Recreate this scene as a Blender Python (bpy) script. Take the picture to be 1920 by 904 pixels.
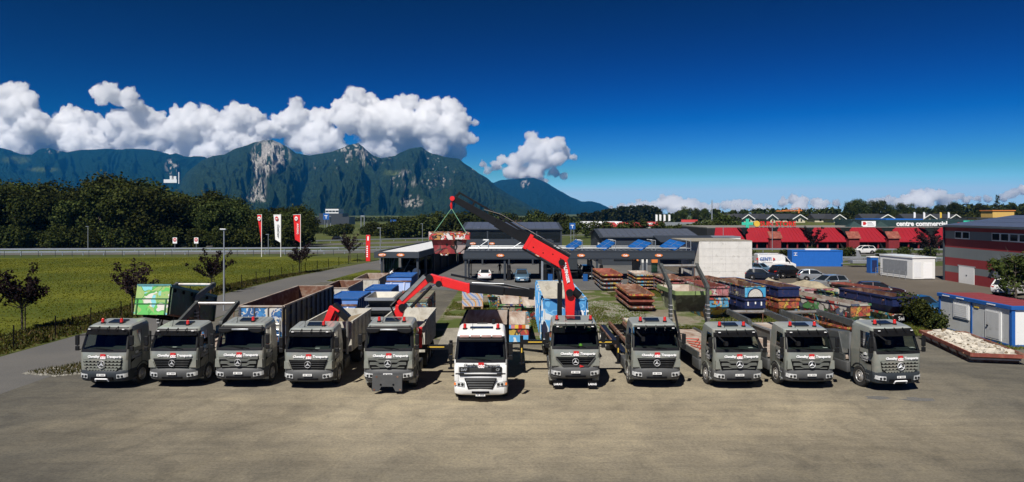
import bpy, math, random, bmesh
import numpy as np
from mathutils import Vector, Matrix
R = math.radians
random.seed(7); RNG = np.random.default_rng(7)
SC = bpy.context.scene; COL = SC.collection
for o in list(bpy.data.objects): bpy.data.objects.remove(o)

# ---------------------------------------------------------------- camera
CAMZ = 8.7; F = 1280.0; HY = 400.0
cam = bpy.data.cameras.new('camera'); camo = bpy.data.objects.new('camera', cam); COL.objects.link(camo)
camo.location = (0, 0, CAMZ); camo.rotation_euler = (R(90), 0, 0)
cam.sensor_width = 36; cam.lens = 24; cam.shift_y = -52/1920; cam.clip_start = .5; cam.clip_end = 60000
SC.camera = camo
# ---------------------------------------------------------------- light
SUN_EL = 50.0; SUN_H = Vector((-.38, -.925, 0)).normalized()      # horizontal direction towards the sun
w = bpy.data.worlds.new('World'); SC.world = w; w.use_nodes = True
nt = w.node_tree; nt.nodes.clear()
sky = nt.nodes.new('ShaderNodeTexSky'); sky.sky_type = 'NISHITA'; sky.sun_disc = False
sky.sun_elevation = R(SUN_EL); sky.sun_rotation = math.atan2(SUN_H.x, SUN_H.y)
sky.altitude = 400; sky.air_density = 1.0; sky.dust_density = .1; sky.ozone_density = .35
# a polarised, contrasty summer sky: one contrast curve over the whole dome
sm_ = nt.nodes.new('ShaderNodeVectorMath'); sm_.operation = 'SCALE'; sm_.inputs['Scale'].default_value = .1
sn_ = nt.nodes.new('ShaderNodeVectorMath'); sn_.operation = 'MINIMUM'; sn_.inputs[1].default_value = (.95, .95, .95)
gam = nt.nodes.new('ShaderNodeGamma'); gam.inputs[1].default_value = 4.0
tint = nt.nodes.new('ShaderNodeVectorMath'); tint.operation = 'MULTIPLY'; tint.inputs[1].default_value = (4.6, 6.9, 11.4)
tsub = nt.nodes.new('ShaderNodeVectorMath'); tsub.operation = 'SUBTRACT'; tsub.inputs[1].default_value = (.17, 0, 0)
tmax = nt.nodes.new('ShaderNodeVectorMath'); tmax.operation = 'MAXIMUM'; tmax.inputs[1].default_value = (0, 0, 0)
sx_ = nt.nodes.new('ShaderNodeSeparateXYZ'); cx_ = nt.nodes.new('ShaderNodeCombineXYZ'); gm_ = nt.nodes.new('ShaderNodeMath'); gm_.operation = 'MULTIPLY'; gm_.inputs[1].default_value = 1.3
bm_ = nt.nodes.new('ShaderNodeMath'); bm_.operation = 'MAXIMUM'      # keep the horizon a clean blue
bg = nt.nodes.new('ShaderNodeBackground'); bg.inputs[1].default_value = .1
wo = nt.nodes.new('ShaderNodeOutputWorld')
for a_, b_ in ((sky.outputs[0], sm_.inputs[0]), (sm_.outputs[0], sn_.inputs[0]), (sn_.outputs[0], gam.inputs[0]), (gam.outputs[0], tint.inputs[0]), (tint.outputs[0], tsub.inputs[0]), (tsub.outputs[0], tmax.inputs[0]), (tmax.outputs[0], sx_.inputs[0]), (sx_.outputs[0], cx_.inputs[0]), (sx_.outputs[1], cx_.inputs[1]), (sx_.outputs[1], gm_.inputs[0]), (gm_.outputs[0], bm_.inputs[0]), (sx_.outputs[2], bm_.inputs[1]), (bm_.outputs[0], cx_.inputs[2]), (cx_.outputs[0], bg.inputs[0]), (bg.outputs[0], wo.inputs[0])): nt.links.new(a_, b_)
sl = bpy.data.lights.new('sun', 'SUN'); sl.energy = 5.0; sl.angle = R(.5); sl.color = (1, .95, .87)
so = bpy.data.objects.new('sun', sl); COL.objects.link(so)
sd = (SUN_H*math.cos(R(SUN_EL)) + Vector((0, 0, math.sin(R(SUN_EL))))).normalized()
so.rotation_euler = sd.to_track_quat('Z', 'Y').to_euler()
SC.view_settings.view_transform = 'Standard'; SC.view_settings.look = 'None'
SC.view_settings.exposure = 0.25; SC.view_settings.gamma = 1
SC.render.engine = 'CYCLES'
SC.cycles.max_bounces = 32; SC.cycles.diffuse_bounces = 2; SC.cycles.glossy_bounces = 3
SC.cycles.transparent_max_bounces = 12; SC.cycles.transmission_bounces = 4; SC.cycles.volume_bounces = 32
SC.cycles.use_denoising = True; SC.cycles.caustics_reflective = False; SC.cycles.caustics_refractive = False

# ---------------------------------------------------------------- helpers
def P(px, py, Y): return Vector(((px-960)/F*Y, Y, CAMZ-(py-HY)/F*Y))
def G(px, py): Y = F*CAMZ/(py-HY); return Vector(((px-960)/F*Y, Y, 0))

def tag(o, label=None, cat=None, group=None, kind=None):
    if label: o['label'] = label
    if cat: o['category'] = cat
    if group: o['group'] = group
    if kind: o['kind'] = kind
    return o
def thing(name, label, cat, loc=(0, 0, 0), rz=0, group=None):
    o = bpy.data.objects.new(name, None); COL.objects.link(o); o.empty_display_size = .3
    o.location = loc; o.rotation_euler = (0, 0, rz)
    return tag(o, label, cat, group)
def link(name, me, parent=None, loc=None, rot=None):
    o = bpy.data.objects.new(name, me); COL.objects.link(o)
    if parent: o.parent = parent
    if loc is not None: o.location = loc
    if rot is not None: o.rotation_euler = rot
    return o
def dup(o, parent=None):
    c = o.copy(); COL.objects.link(c)
    if parent is not None: c.parent = parent
    for ch in list(o.children): dup(ch, c)
    return c

class MB:
    def __init__(s): s.v = []; s.f = []; s.m = []
    def add(s, vs, fs, m=0):
        b = len(s.v); s.v += [tuple(v) for v in vs]; s.f += [tuple(b+i for i in f) for f in fs]; s.m += [m]*len(fs); return s
    def box(s, c, d, m=0, rz=0):
        x, y, z = d[0]/2, d[1]/2, d[2]/2; cs, sn = math.cos(rz), math.sin(rz)
        vs = []
        for k in range(8):
            a = (x if k & 1 else -x); b = (y if k & 2 else -y); e = (z if k & 4 else -z)
            vs.append((c[0]+a*cs-b*sn, c[1]+a*sn+b*cs, c[2]+e))
        return s.add(vs, [(0, 2, 3, 1), (4, 5, 7, 6), (0, 1, 5, 4), (2, 6, 7, 3), (0, 4, 6, 2), (1, 3, 7, 5)], m)
    def b2(s, x0, x1, y0, y1, z0, z1, m=0): return s.box(((x0+x1)/2, (y0+y1)/2, (z0+z1)/2), (x1-x0, y1-y0, z1-z0), m)
    def bar(s, p, q, wd, ht, m=0, w2=None, h2=None, up=(0, 0, 1)):
        p = Vector(p); q = Vector(q); d = (q-p).normalized(); u = Vector(up)
        if abs(d.dot(u)) > .99: u = Vector((0, 1, 0))
        r = d.cross(u).normalized(); u = r.cross(d)
        w2 = w2 or wd; h2 = h2 or ht; vs = []
        for c, a, b in ((p, wd/2, ht/2), (q, w2/2, h2/2)):
            vs += [c-r*a-u*b, c+r*a-u*b, c+r*a+u*b, c-r*a+u*b]
        return s.add(vs, [(3, 2, 1, 0), (4, 5, 6, 7), (0, 1, 5, 4), (1, 2, 6, 5), (2, 3, 7, 6), (3, 0, 4, 7)], m)
    def tube(s, p, q, r, n=8, m=0, r2=None, cap=True):
        p = Vector(p); q = Vector(q); d = (q-p).normalized(); u = Vector((0, 0, 1)) if abs(d.z) < .95 else Vector((0, 1, 0))
        a = d.cross(u).normalized(); b = d.cross(a); r2 = r if r2 is None else r2; vs = []
        for c, rr in ((p, r), (q, r2)):
            for k in range(n):
                t = 2*math.pi*k/n; vs.append(c+a*(rr*math.cos(t))+b*(rr*math.sin(t)))
        fs = [(k, (k+1) % n, n+(k+1) % n, n+k) for k in range(n)]
        if cap: fs += [tuple(range(n-1, -1, -1)), tuple(range(n, 2*n))]
        return s.add(vs, fs, m)
    def path(s, pts, r, n=6, m=0):
        for a, b in zip(pts, pts[1:]): s.tube(a, b, r, n, m)
        return s
    def prism(s, poly, ax, a, b, m=0):       # polygon (u,v) extruded along axis ax from a to b
        n = len(poly)
        def mk(u, v, t): return (t, u, v) if ax == 0 else ((u, t, v) if ax == 1 else (u, v, t))
        vs = [mk(u, v, a) for u, v in poly]+[mk(u, v, b) for u, v in poly]
        return s.add(vs, [tuple(range(n)), tuple(range(2*n-1, n-1, -1))]+[((k+1) % n, k, n+k, n+(k+1) % n) for k in range(n)], m)
    def lathe(s, prof, c, ax, n=20, m=0):    # prof: (radius, offset along axis)
        k = len(prof); vs = []
        for i in range(n):
            t = 2*math.pi*i/n; ct, st = math.cos(t), math.sin(t)
            for r, h in prof:
                vs.append((c[0]+h, c[1]+r*ct, c[2]+r*st) if ax == 0 else ((c[0]+r*ct, c[1]+h, c[2]+r*st) if ax == 1 else (c[0]+r*ct, c[1]+r*st, c[2]+h)))
        fs = [(i*k+j, ((i+1) % n)*k+j, ((i+1) % n)*k+j+1, i*k+j+1) for i in range(n) for j in range(k-1)]
        return s.add(vs, fs, m)
    def mesh(s, name, mats, smooth=False):
        me = bpy.data.meshes.new(name); me.from_pydata([tuple(v) for v in s.v], [], s.f)
        for mm in (mats if isinstance(mats, (list, tuple)) else [mats]): me.materials.append(mm)
        if any(s.m): me.polygons.foreach_set('material_index', s.m)
        bm = bmesh.new(); bm.from_mesh(me); bmesh.ops.recalc_face_normals(bm, faces=bm.faces); bm.to_mesh(me); bm.free()
        if smooth:
            me.polygons.foreach_set('use_smooth', [True]*len(me.polygons)); me.set_sharp_from_angle(angle=R(35))
        return me
    def build(s, name, mats, parent=None, loc=None, rot=None, smooth=False, bevel=0):
        o = link(name, s.mesh(name, mats, smooth), parent, loc, rot)
        if bevel:
            b = o.modifiers.new('bevel', 'BEVEL'); b.width = bevel; b.segments = 2; b.limit_method = 'ANGLE'; b.angle_limit = R(40)
        return o
def fast_mesh(name, V, Fc, mat, smooth=False):
    V = np.asarray(V, np.float32); Fc = np.asarray(Fc, np.int32); me = bpy.data.meshes.new(name)
    me.vertices.add(len(V)); me.vertices.foreach_set('co', V.ravel()); k = Fc.shape[1]
    me.loops.add(Fc.size); me.loops.foreach_set('vertex_index', Fc.ravel())
    me.polygons.add(len(Fc)); me.polygons.foreach_set('loop_start', np.arange(len(Fc), dtype=np.int32)*k)
    if smooth: me.polygons.foreach_set('use_smooth', np.ones(len(Fc), bool))
    me.update(calc_edges=True); me.materials.append(mat); return me

# value noise (numpy)
def vnoise(x, y, seed=0):
    xi = np.floor(x).astype(np.int64); yi = np.floor(y).astype(np.int64); xf = x-xi; yf = y-yi
    def h(a, b):
        n = (a*374761393+b*668265263+seed*1442695041) & 0xffffffff; n = ((n ^ (n >> 13))*1274126177) & 0xffffffff
        return ((n ^ (n >> 16)) & 0xffff)/65535.0
    u = xf*xf*(3-2*xf); v = yf*yf*(3-2*yf)
    return (h(xi, yi)*(1-u)+h(xi+1, yi)*u)*(1-v)+(h(xi, yi+1)*(1-u)+h(xi+1, yi+1)*u)*v
def fbm(x, y, o=5, seed=0):
    s = 0; a = .5
    for k in range(o): s = s+a*vnoise(x, y, seed+k); x = x*2.03+17; y = y*2.03+9; a *= .5
    return s
def ridged(x, y, o=5, seed=0):
    s = 0; a = .5
    for k in range(o): s = s+a*(1-np.abs(2*vnoise(x, y, seed+k)-1)); x = x*2.07+5; y = y*2.07+3; a *= .5
    return s

# ---------------------------------------------------------------- materials
def nmat(name):
    m = bpy.data.materials.new(name); m.use_nodes = True; t = m.node_tree
    return m, t, t.nodes['Principled BSDF'], t.nodes, t.links
def ramp(n, stops, interp='LINEAR'):
    r = n.new('ShaderNodeValToRGB'); r.color_ramp.interpolation = interp
    e = r.color_ramp.elements
    while len(e) < len(stops): e.new(.5)
    for k, (p, c) in enumerate(stops): e[k].position = p; e[k].color = (c[0], c[1], c[2], 1)
    return r
def noise(n, l, vec, scale, detail=5, rough=.6, dist=0):
    t = n.new('ShaderNodeTexNoise'); t.inputs['Scale'].default_value = scale; t.inputs['Detail'].default_value = detail
    t.inputs['Roughness'].default_value = rough; t.inputs['Distortion'].default_value = dist
    if vec: l.new(vec, t.inputs['Vector'])
    return t
def mix(n, l, a, b, fac, blend='MIX'):
    x = n.new('ShaderNodeMix'); x.data_type = 'RGBA'; x.blend_type = blend
    for s, v in ((0, fac), (6, a), (7, b)):
        if hasattr(v, 'links'): l.new(v, x.inputs[s])
        elif s == 0: x.inputs[0].default_value = v
        else: x.inputs[s].default_value = (v[0], v[1], v[2], 1)
    return x.outputs[2]
def pmat(name, col, rough=.5, metal=0, var=.25, scale=3.0, dirt=None, dirtamt=.35, bump=0, spec=.5, coat=0, world=False):
    """paint, metal, plastic: base colour with fine tonal wear and optional dirt patches"""
    m, t, b, n, l = nmat(name); tc = n.new('ShaderNodeNewGeometry').outputs['Position'] if world else n.new('ShaderNodeTexCoord').outputs['Object']
    a = noise(n, l, tc, scale, 6, .65)
    r = ramp(n, [(.3, [c*(1-var) for c in col]), (.7, [min(1, c*(1+var)) for c in col])]); l.new(a.outputs[0], r.inputs[0])
    out = r.outputs[0]
    if dirt is not None:
        d = noise(n, l, tc, scale*.6+1.1, 8, .7, .4); dr = ramp(n, [(.62-dirtamt*.5, (0, 0, 0)), (.85-dirtamt*.4, (1, 1, 1))]); l.new(d.outputs[0], dr.inputs[0])
        out = mix(n, l, out, dirt, dr.outputs[0])
    l.new(out, b.inputs['Base Color'])
    b.inputs['Roughness'].default_value = rough; b.inputs['Metallic'].default_value = metal
    b.inputs['Specular IOR Level'].default_value = spec; b.inputs['Coat Weight'].default_value = coat
    if bump:
        bp = n.new('ShaderNodeBump'); bp.inputs['Strength'].default_value = bump; bp.inputs['Distance'].default_value = .02
        bn = noise(n, l, tc, scale*8, 4); l.new(bn.outputs[0], bp.inputs['Height']); l.new(bp.outputs[0], b.inputs['Normal'])
    return m
def graff(name, pal, scale=1.3, line=(.01, .01, .012), lw=.035, rust=.25, dist=1.0, grime=.55):
    """spray-painted artwork: distorted colour cells with dark outlines, scratches and rust"""
    m, t, b, n, l = nmat(name); tc = n.new('ShaderNodeTexCoord').outputs['Object']
    dn = noise(n, l, tc, scale*.9, 2); v = n.new('ShaderNodeVectorMath'); v.operation = 'MULTIPLY_ADD'
    l.new(dn.outputs['Color'], v.inputs[0]); v.inputs[1].default_value = (dist,)*3; l.new(tc, v.inputs[2])
    vo = n.new('ShaderNodeTexVoronoi'); vo.inputs['Scale'].default_value = scale; l.new(v.outputs[0], vo.inputs['Vector'])
    k = len(pal); r = ramp(n, [(i/k, c) for i, c in enumerate(pal)], 'CONSTANT')
    sp = n.new('ShaderNodeSeparateColor'); l.new(vo.outputs['Color'], sp.inputs[0]); l.new(sp.outputs[0], r.inputs[0])
    wv = n.new('ShaderNodeTexVoronoi'); wv.feature = 'DISTANCE_TO_EDGE'; wv.inputs['Scale'].default_value = scale; l.new(v.outputs[0], wv.inputs['Vector'])
    lr = ramp(n, [(lw, (1, 1, 1)), (lw*1.6, (0, 0, 0))]); l.new(wv.outputs['Distance'], lr.inputs[0])
    out = mix(n, l, r.outputs[0], line, lr.outputs[0])
    v2 = n.new('ShaderNodeTexVoronoi'); v2.inputs['Scale'].default_value = scale*3.1; l.new(v.outputs[0], v2.inputs['Vector'])
    s2 = n.new('ShaderNodeSeparateColor'); l.new(v2.outputs['Color'], s2.inputs[0])
    r2 = ramp(n, [(i/k, pal[-1-i]) for i in range(k)], 'CONSTANT'); l.new(s2.outputs[1], r2.inputs[0])
    g2 = ramp(n, [(.72, (0, 0, 0)), (.74, (1, 1, 1))]); l.new(s2.outputs[2], g2.inputs[0])
    out = mix(n, l, out, r2.outputs[0], g2.outputs[0])
    d = noise(n, l, tc, 2.3, 9, .72); dr = ramp(n, [(.66-rust*.4, (0, 0, 0)), (.74-rust*.3, (1, 1, 1))]); l.new(d.outputs[0], dr.inputs[0])
    out = mix(n, l, out, (.10, .045, .025), dr.outputs[0])
    gd = noise(n, l, tc, 1.1, 7, .7); gr_ = ramp(n, [(.35, (grime*.27,)*3), (.7, (grime,)*3)]); l.new(gd.outputs[0], gr_.inputs[0]); out = mix(n, l, out, (.13, .10, .075), gr_.outputs[0])
    l.new(out, b.inputs['Base Color']); b.inputs['Roughness'].default_value = .6
    return m
def glassmat(name, tint=(.42, .5, .47), rough=.02, ior=1.5):
    m, t, b, n, l = nmat(name); n.remove(b); o = n['Material Output']
    tr = n.new('ShaderNodeBsdfTransparent'); tr.inputs[0].default_value = (*tint, 1)
    gl = n.new('ShaderNodeBsdfGlossy'); gl.inputs['Roughness'].default_value = rough
    fr = n.new('ShaderNodeFresnel'); fr.inputs[0].default_value = ior; mx = n.new('ShaderNodeMixShader')
    l.new(fr.outputs[0], mx.inputs[0]); l.new(tr.outputs[0], mx.inputs[1]); l.new(gl.outputs[0], mx.inputs[2]); l.new(mx.outputs[0], o.inputs[0])
    return m
def leafmat(name, a, b_, c, trans=.25):
    m, t, b, n, l = nmat(name); o = n['Material Output']; n.remove(b)
    g = n.new('ShaderNodeNewGeometry'); oi = n.new('ShaderNodeObjectInfo')
    r = ramp(n, [(0, a), (.55, b_), (1, c)]); l.new(g.outputs['Random Per Island'], r.inputs[0])
    h = n.new('ShaderNodeHueSaturation'); l.new(r.outputs[0], h.inputs['Color'])
    mp = n.new('ShaderNodeMapRange'); mp.inputs[3].default_value = .55; mp.inputs[4].default_value = 1.35; l.new(oi.outputs['Random'], mp.inputs[0]); l.new(mp.outputs[0], h.inputs['Value'])
    mh = n.new('ShaderNodeMapRange'); mh.inputs[3].default_value = .478; mh.inputs[4].default_value = .515; l.new(oi.outputs['Random'], mh.inputs[0]); l.new(mh.outputs[0], h.inputs['Hue'])
    df = n.new('ShaderNodeBsdfDiffuse'); tl = n.new('ShaderNodeBsdfTranslucent'); mx = n.new('ShaderNodeMixShader'); mx.inputs[0].default_value = trans
    for s in (df, tl): l.new(h.outputs[0], s.inputs[0])
    l.new(df.outputs[0], mx.inputs[1]); l.new(tl.outputs[0], mx.inputs[2]); l.new(mx.outputs[0], o.inputs[0])
    return m
def rustmat(name, a=(.16, .07, .04), b_=(.09, .04, .025), c=(.30, .24, .19), scale=1.2):
    m, t, b, n, l = nmat(name); tc = n.new('ShaderNodeTexCoord').outputs['Object']
    x = noise(n, l, tc, scale, 9, .7, .5); r = ramp(n, [(.33, b_), (.5, a), (.66, c)]); l.new(x.outputs[0], r.inputs[0])
    l.new(r.outputs[0], b.inputs['Base Color']); b.inputs['Roughness'].default_value = .8
    return m
def groundmat(name, base, alt, scale=.3, fine=12, spots=None, rough=.9, bump=.3, a=.4, b_=.62):
    m, t, b, n, l = nmat(name); tc = n.new('ShaderNodeTexCoord').outputs['Object']
    x = noise(n, l, tc, scale, 8, .62, .3); r = ramp(n, [(a, base), (b_, alt)]); l.new(x.outputs[0], r.inputs[0])
    y = noise(n, l, tc, fine, 4, .7); ry = ramp(n, [(.3, (.66, .66, .66)), (.7, (1.25, 1.25, 1.25))]); l.new(y.outputs[0], ry.inputs[0])
    out = mix(n, l, r.outputs[0], ry.outputs[0], 1.0, 'MULTIPLY')
    if spots:
        col, sc, lo, hi = spots
        z = noise(n, l, tc, sc, 7, .68, .6); rz = ramp(n, [(lo, (0, 0, 0)), (hi, (1, 1, 1))]); l.new(z.outputs[0], rz.inputs[0]); out = mix(n, l, out, col, rz.outputs[0])
    l.new(out, b.inputs['Base Color']); b.inputs['Roughness'].default_value = rough; b.inputs['Specular IOR Level'].default_value = .25
    if bump:
        bp = n.new('ShaderNodeBump'); bp.inputs['Strength'].default_value = bump; bp.inputs['Distance'].default_value = .03
        l.new(y.outputs[0], bp.inputs['Height']); l.new(bp.outputs[0], b.inputs['Normal'])
    return m
M = {}
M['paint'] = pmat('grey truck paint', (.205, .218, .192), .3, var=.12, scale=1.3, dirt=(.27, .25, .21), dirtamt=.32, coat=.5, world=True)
M['paint_roof_lit'] = pmat('sunlit roof paint', (.29, .315, .30), .3, var=.1, scale=1.3, dirt=(.34, .33, .30), dirtamt=.3, coat=.5, world=True)  # cab paint lightened: the roofs' sun and sky brightness is put into the colour
M['paint_dark'] = pmat('dark grey plastic', (.075, .077, .078), .55, var=.15, spec=.3)
M['grille_grey'] = pmat('grey grille bars', (.115, .12, .108), .45, var=.12, spec=.4)
M['paint_arocs'] = pmat('slate bumper plastic', (.03, .036, .042), .5, var=.15, spec=.3)
M['black'] = pmat('black plastic', (.011, .011, .012), .4, var=.2, spec=.25)
M['matt'] = pmat('matt black', (.007, .007, .008), .9, var=.2, spec=.05)
M['rubber'] = pmat('tyre rubber', (.022, .021, .02), .85, var=.3, scale=9, dirt=(.09, .08, .065), dirtamt=.15)
M['steel'] = pmat('weathered steel', (.42, .41, .39), .4, .7, var=.2, dirt=(.2, .12, .07), dirtamt=.2)
M['rim'] = pmat('wheel rim steel', (.45, .44, .42), .4, .5, var=.2, dirt=(.14, .11, .08), dirtamt=.3)
M['chrome'] = pmat('chrome', (.75, .76, .78), .15, 1, var=.05)
M['white'] = pmat('white paint', (.78, .78, .76), .35, var=.03, dirt=(.55, .52, .46), dirtamt=.05, coat=.2)
M['letter'] = pmat('white lettering', (.85, .85, .85), .5, var=.02)
M['letter_dark'] = pmat('dark lettering', (.04, .04, .045), .5, var=.05)
M['letter_dim'] = pmat('grey lettering', (.38, .38, .38), .5, var=.03)
M['logo'] = pmat('red logo', (.55, .02, .02), .5, var=.04)
M['red'] = pmat('red crane paint', (.74, .02, .02), .38, var=.06, dirt=(.12, .05, .03), dirtamt=.06, coat=.2)
M['beacon'] = pmat('red beacon lens', (.55, .02, .008), .15, var=.1, coat=.6)
M['amber'] = pmat('amber lens', (.8, .2, .03), .25, var=.1)
M['lamp'] = pmat('headlight lens', (.66, .68, .69), .12, .3, var=.45, scale=16, coat=.8)
M['emblem'] = pmat('emblem silver', (.62, .63, .65), .3, .2, var=.05)
M['yellow'] = pmat('yellow marking', (.72, .48, .06), .5, var=.1)
M['plate'] = pmat('number plate', (.8, .8, .78), .4, var=.03)
M['glass'] = glassmat('tinted glass', (.62, .68, .64), .02, 1.36)
M['glass_side'] = glassmat('dark side glass', (.5, .56, .53), .02, 1.4)
M['glass_green'] = glassmat('green visor glass', (.07, .2, .13), .06, 1.6)
M['glass_dark'] = pmat('dark window glass', (.012, .016, .02), .05, var=.1, spec=.8)
M['seat'] = pmat('seat fabric', (.025, .027, .03), .9, var=.2)
M['dash'] = pmat('dashboard', (.04, .05, .047), .7, var=.2)
M['concrete_in'] = pmat('dusty steel tub', (.52, .50, .44), .8, var=.15, scale=1.5, dirt=(.24, .2, .14), dirtamt=.25)
M['earth'] = groundmat('earth', (.17, .13, .085), (.23, .18, .12), 1.2, 14)
M['rust'] = rustmat('rusty steel'); M['rust_pale'] = rustmat('worn steel floor', (.36, .29, .24), (.19, .1, .06), (.48, .44, .39), .9)
M['rust_red'] = rustmat('red rusted paint', (.22, .05, .035), (.13, .05, .03), (.3, .13, .08))
M['blue'] = pmat('blue bin paint', (.02, .11, .36), .4, var=.15, dirt=(.22, .12, .08), dirtamt=.12)
M['navy'] = pmat('navy skip paint', (.012, .022, .085), .5, var=.2, dirt=(.12, .06, .04), dirtamt=.18)
M['steelgrey'] = pmat('anthracite cladding', (.036, .044, .055), .5, var=.1)
M['hook_grey'] = pmat('worn grey arm paint', (.062, .068, .068), .45, var=.15, dirt=(.2, .17, .14), dirtamt=.15)
M['galv'] = pmat('galvanised steel', (.42, .44, .46), .4, .6, var=.12)
# ---------------------------------------------------------------- lettering and emblems
_TX = {}
def text_mesh(s, size, mat, bold=.0, shear=0, depth=.006, spacing=1.0):
    k = (s, size, mat.name, bold, shear, spacing)
    if k in _TX: return _TX[k]
    c = bpy.data.curves.new('lettering', 'FONT'); c.body = s; c.size = size; c.offset = bold; c.shear = shear; c.extrude = depth
    c.align_x = 'CENTER'; c.align_y = 'CENTER'; c.space_character = spacing; c.resolution_u = 2
    o = bpy.data.objects.new('tmp', c); COL.objects.link(o); bpy.context.view_layer.update()
    me = bpy.data.meshes.new_from_object(o.evaluated_get(bpy.context.evaluated_depsgraph_get()))
    bpy.data.objects.remove(o); bpy.data.curves.remove(c); me.name = 'lettering'; me.materials.clear(); me.materials.append(mat)
    _TX[k] = me; return me
def text(s, size, mat, parent, loc, rot=(R(90), 0, 0), name='lettering', **kw): return link(name, text_mesh(s, size, mat, **kw), parent, loc, rot)
_ST = {}
def star(parent, loc, r=.15):
    if r not in _ST:
        mb = MB(); n = 24; prof = [(r*.84, 0), (r*.92, -.035), (r, 0), (r*.92, .02), (r*.84, 0)]
        mb.lathe(prof, (0, 0, 0), 1, n)
        for k in range(3):
            a = R(90+120*k); tip = (r*.9*math.cos(a), -.005, r*.9*math.sin(a)); vs = [tip]
            for d in (-60, 60): vs.append((r*.24*math.cos(a+R(d)), -.005, r*.24*math.sin(a+R(d))))
            vs += [(0, -.04, 0), (0, .02, 0)]
            mb.add(vs, [(0, 1, 3), (0, 3, 2), (0, 4, 1), (0, 2, 4)])
        _ST[r] = mb.mesh('emblem', M['emblem'], False)
    return link('emblem', _ST[r], parent, loc)
# ---------------------------------------------------------------- lorries
FX = [-1, -.66, -.33, 0, .33, .66, 1]; SYF = [0, .07, .56, .63, .92, 1.0]
ROWS = [(.86, 1.19, .06, .2), (1.1, 1.21, .02, .2), (1.45, 1.215, .015, .2), (1.84, 1.22, .04, .15), (1.98, 1.215, .09, .12),
        (2.38, 1.175, .235, .11), (2.78, 1.135, .385, .11), (2.88, 1.115, .42, .13), (2.98, 1.085, .49, .16), (3.03, 1.0, .60, .2)]
DEP = 2.12
def cab_ring(row, off=0, hz=1.0, zoff=0):
    z, hw, f, r = row; hw += off; f -= off; y1 = DEP+off-(0 if z < 2.9 else (z-2.86)*.9)
    zz = (z if z < 1.98 else 1.98+(z-1.98)*hz)+zoff
    def Z(y): return zz+(max(0, z-2.7)/.3)*.09*y
    right = []
    for k in (1, 2, 3):
        a = R(30*k); right.append((hw-r+r*math.sin(a), f+r-r*math.cos(a)))
    ya, yb = f+r, y1-.12
    for s in SYF[1:]: right.append((hw, ya+s*(yb-ya)))
    right += [(hw-.04, y1-.04), (hw-.12, y1)]
    front = [(t*(hw-r), f-.05*(1-t*t)) for t in FX]
    loop = front+right+[(-x, y) for x, y in reversed(right)]
    return [(x, y, Z(y)) for x, y in loop]
NP_ = 27
WIN_ROWS = (4, 5)                       # row cells 1.98-2.35-2.70
WINC = {'front': list(range(6)), 'right': [10], 'left': [22]}
def is_win(r, c): return r in WIN_ROWS and (c < 6 or c in (10, 22))
_ME = {}
def shared(key, fn):
    if key not in _ME: _ME[key] = fn()
    return _ME[key]
def cab_shell(hz, pillar_black, lining=False, paint='paint'):
    mb = MB(); rows = ROWS[:-2] if lining else ROWS; rings = [cab_ring(r, -.035 if lining else 0, hz) for r in rows]
    for r in range(len(rows)-1):
        for c in range(NP_):
            if is_win(r, c): continue
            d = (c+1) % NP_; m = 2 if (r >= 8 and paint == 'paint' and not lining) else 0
            if not lining:
                if r == 3 and (c <= 6 or c == 26): m = 1
                if pillar_black and r in (4, 5, 6) and (c in (6, 7, 8, 9, 23, 24, 25, 26)): m = 1
                if r in (4, 5, 6) and c in (7, 25, 6, 26): m = 1
                if r == 6 and c < 6: m = 1
                if r == 7 and paint != 'white' and (c < 7 or c == 26): m = 1
            mb.add([rings[r][c], rings[r][d], rings[r+1][d], rings[r+1][c]], [(0, 1, 2, 3)], m)
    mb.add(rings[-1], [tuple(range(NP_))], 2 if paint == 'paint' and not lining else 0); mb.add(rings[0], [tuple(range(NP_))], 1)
    me = mb.mesh('cab_lining' if lining else 'cab_shell', [M['seat'] if lining else M[paint], M['black'], M['paint_roof_lit']], not lining)
    if not lining:
        bm = bmesh.new(); bm.from_mesh(me); bmesh.ops.remove_doubles(bm, verts=bm.verts, dist=1e-4); bm.to_mesh(me); bm.free(); me.set_sharp_from_angle(angle=R(38))
    return me
def cab_patch(name, cells, rows, off, mat, hz, smooth=True):
    mb = MB(); rings = {r: cab_ring(ROWS[r], off, hz) for r in range(min(rows), max(rows)+2)}
    for r in rows:
        for c in cells:
            d = (c+1) % NP_; mb.add([rings[r][c], rings[r][d], rings[r+1][d], rings[r+1][c]], [(0, 1, 2, 3)])
    me = mb.mesh(name, mat, False); bm = bmesh.new(); bm.from_mesh(me); bmesh.ops.remove_doubles(bm, verts=bm.verts, dist=1e-4); bm.to_mesh(me); bm.free()
    if smooth: me.polygons.foreach_set('use_smooth', [True]*len(me.polygons))
    return me
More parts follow.
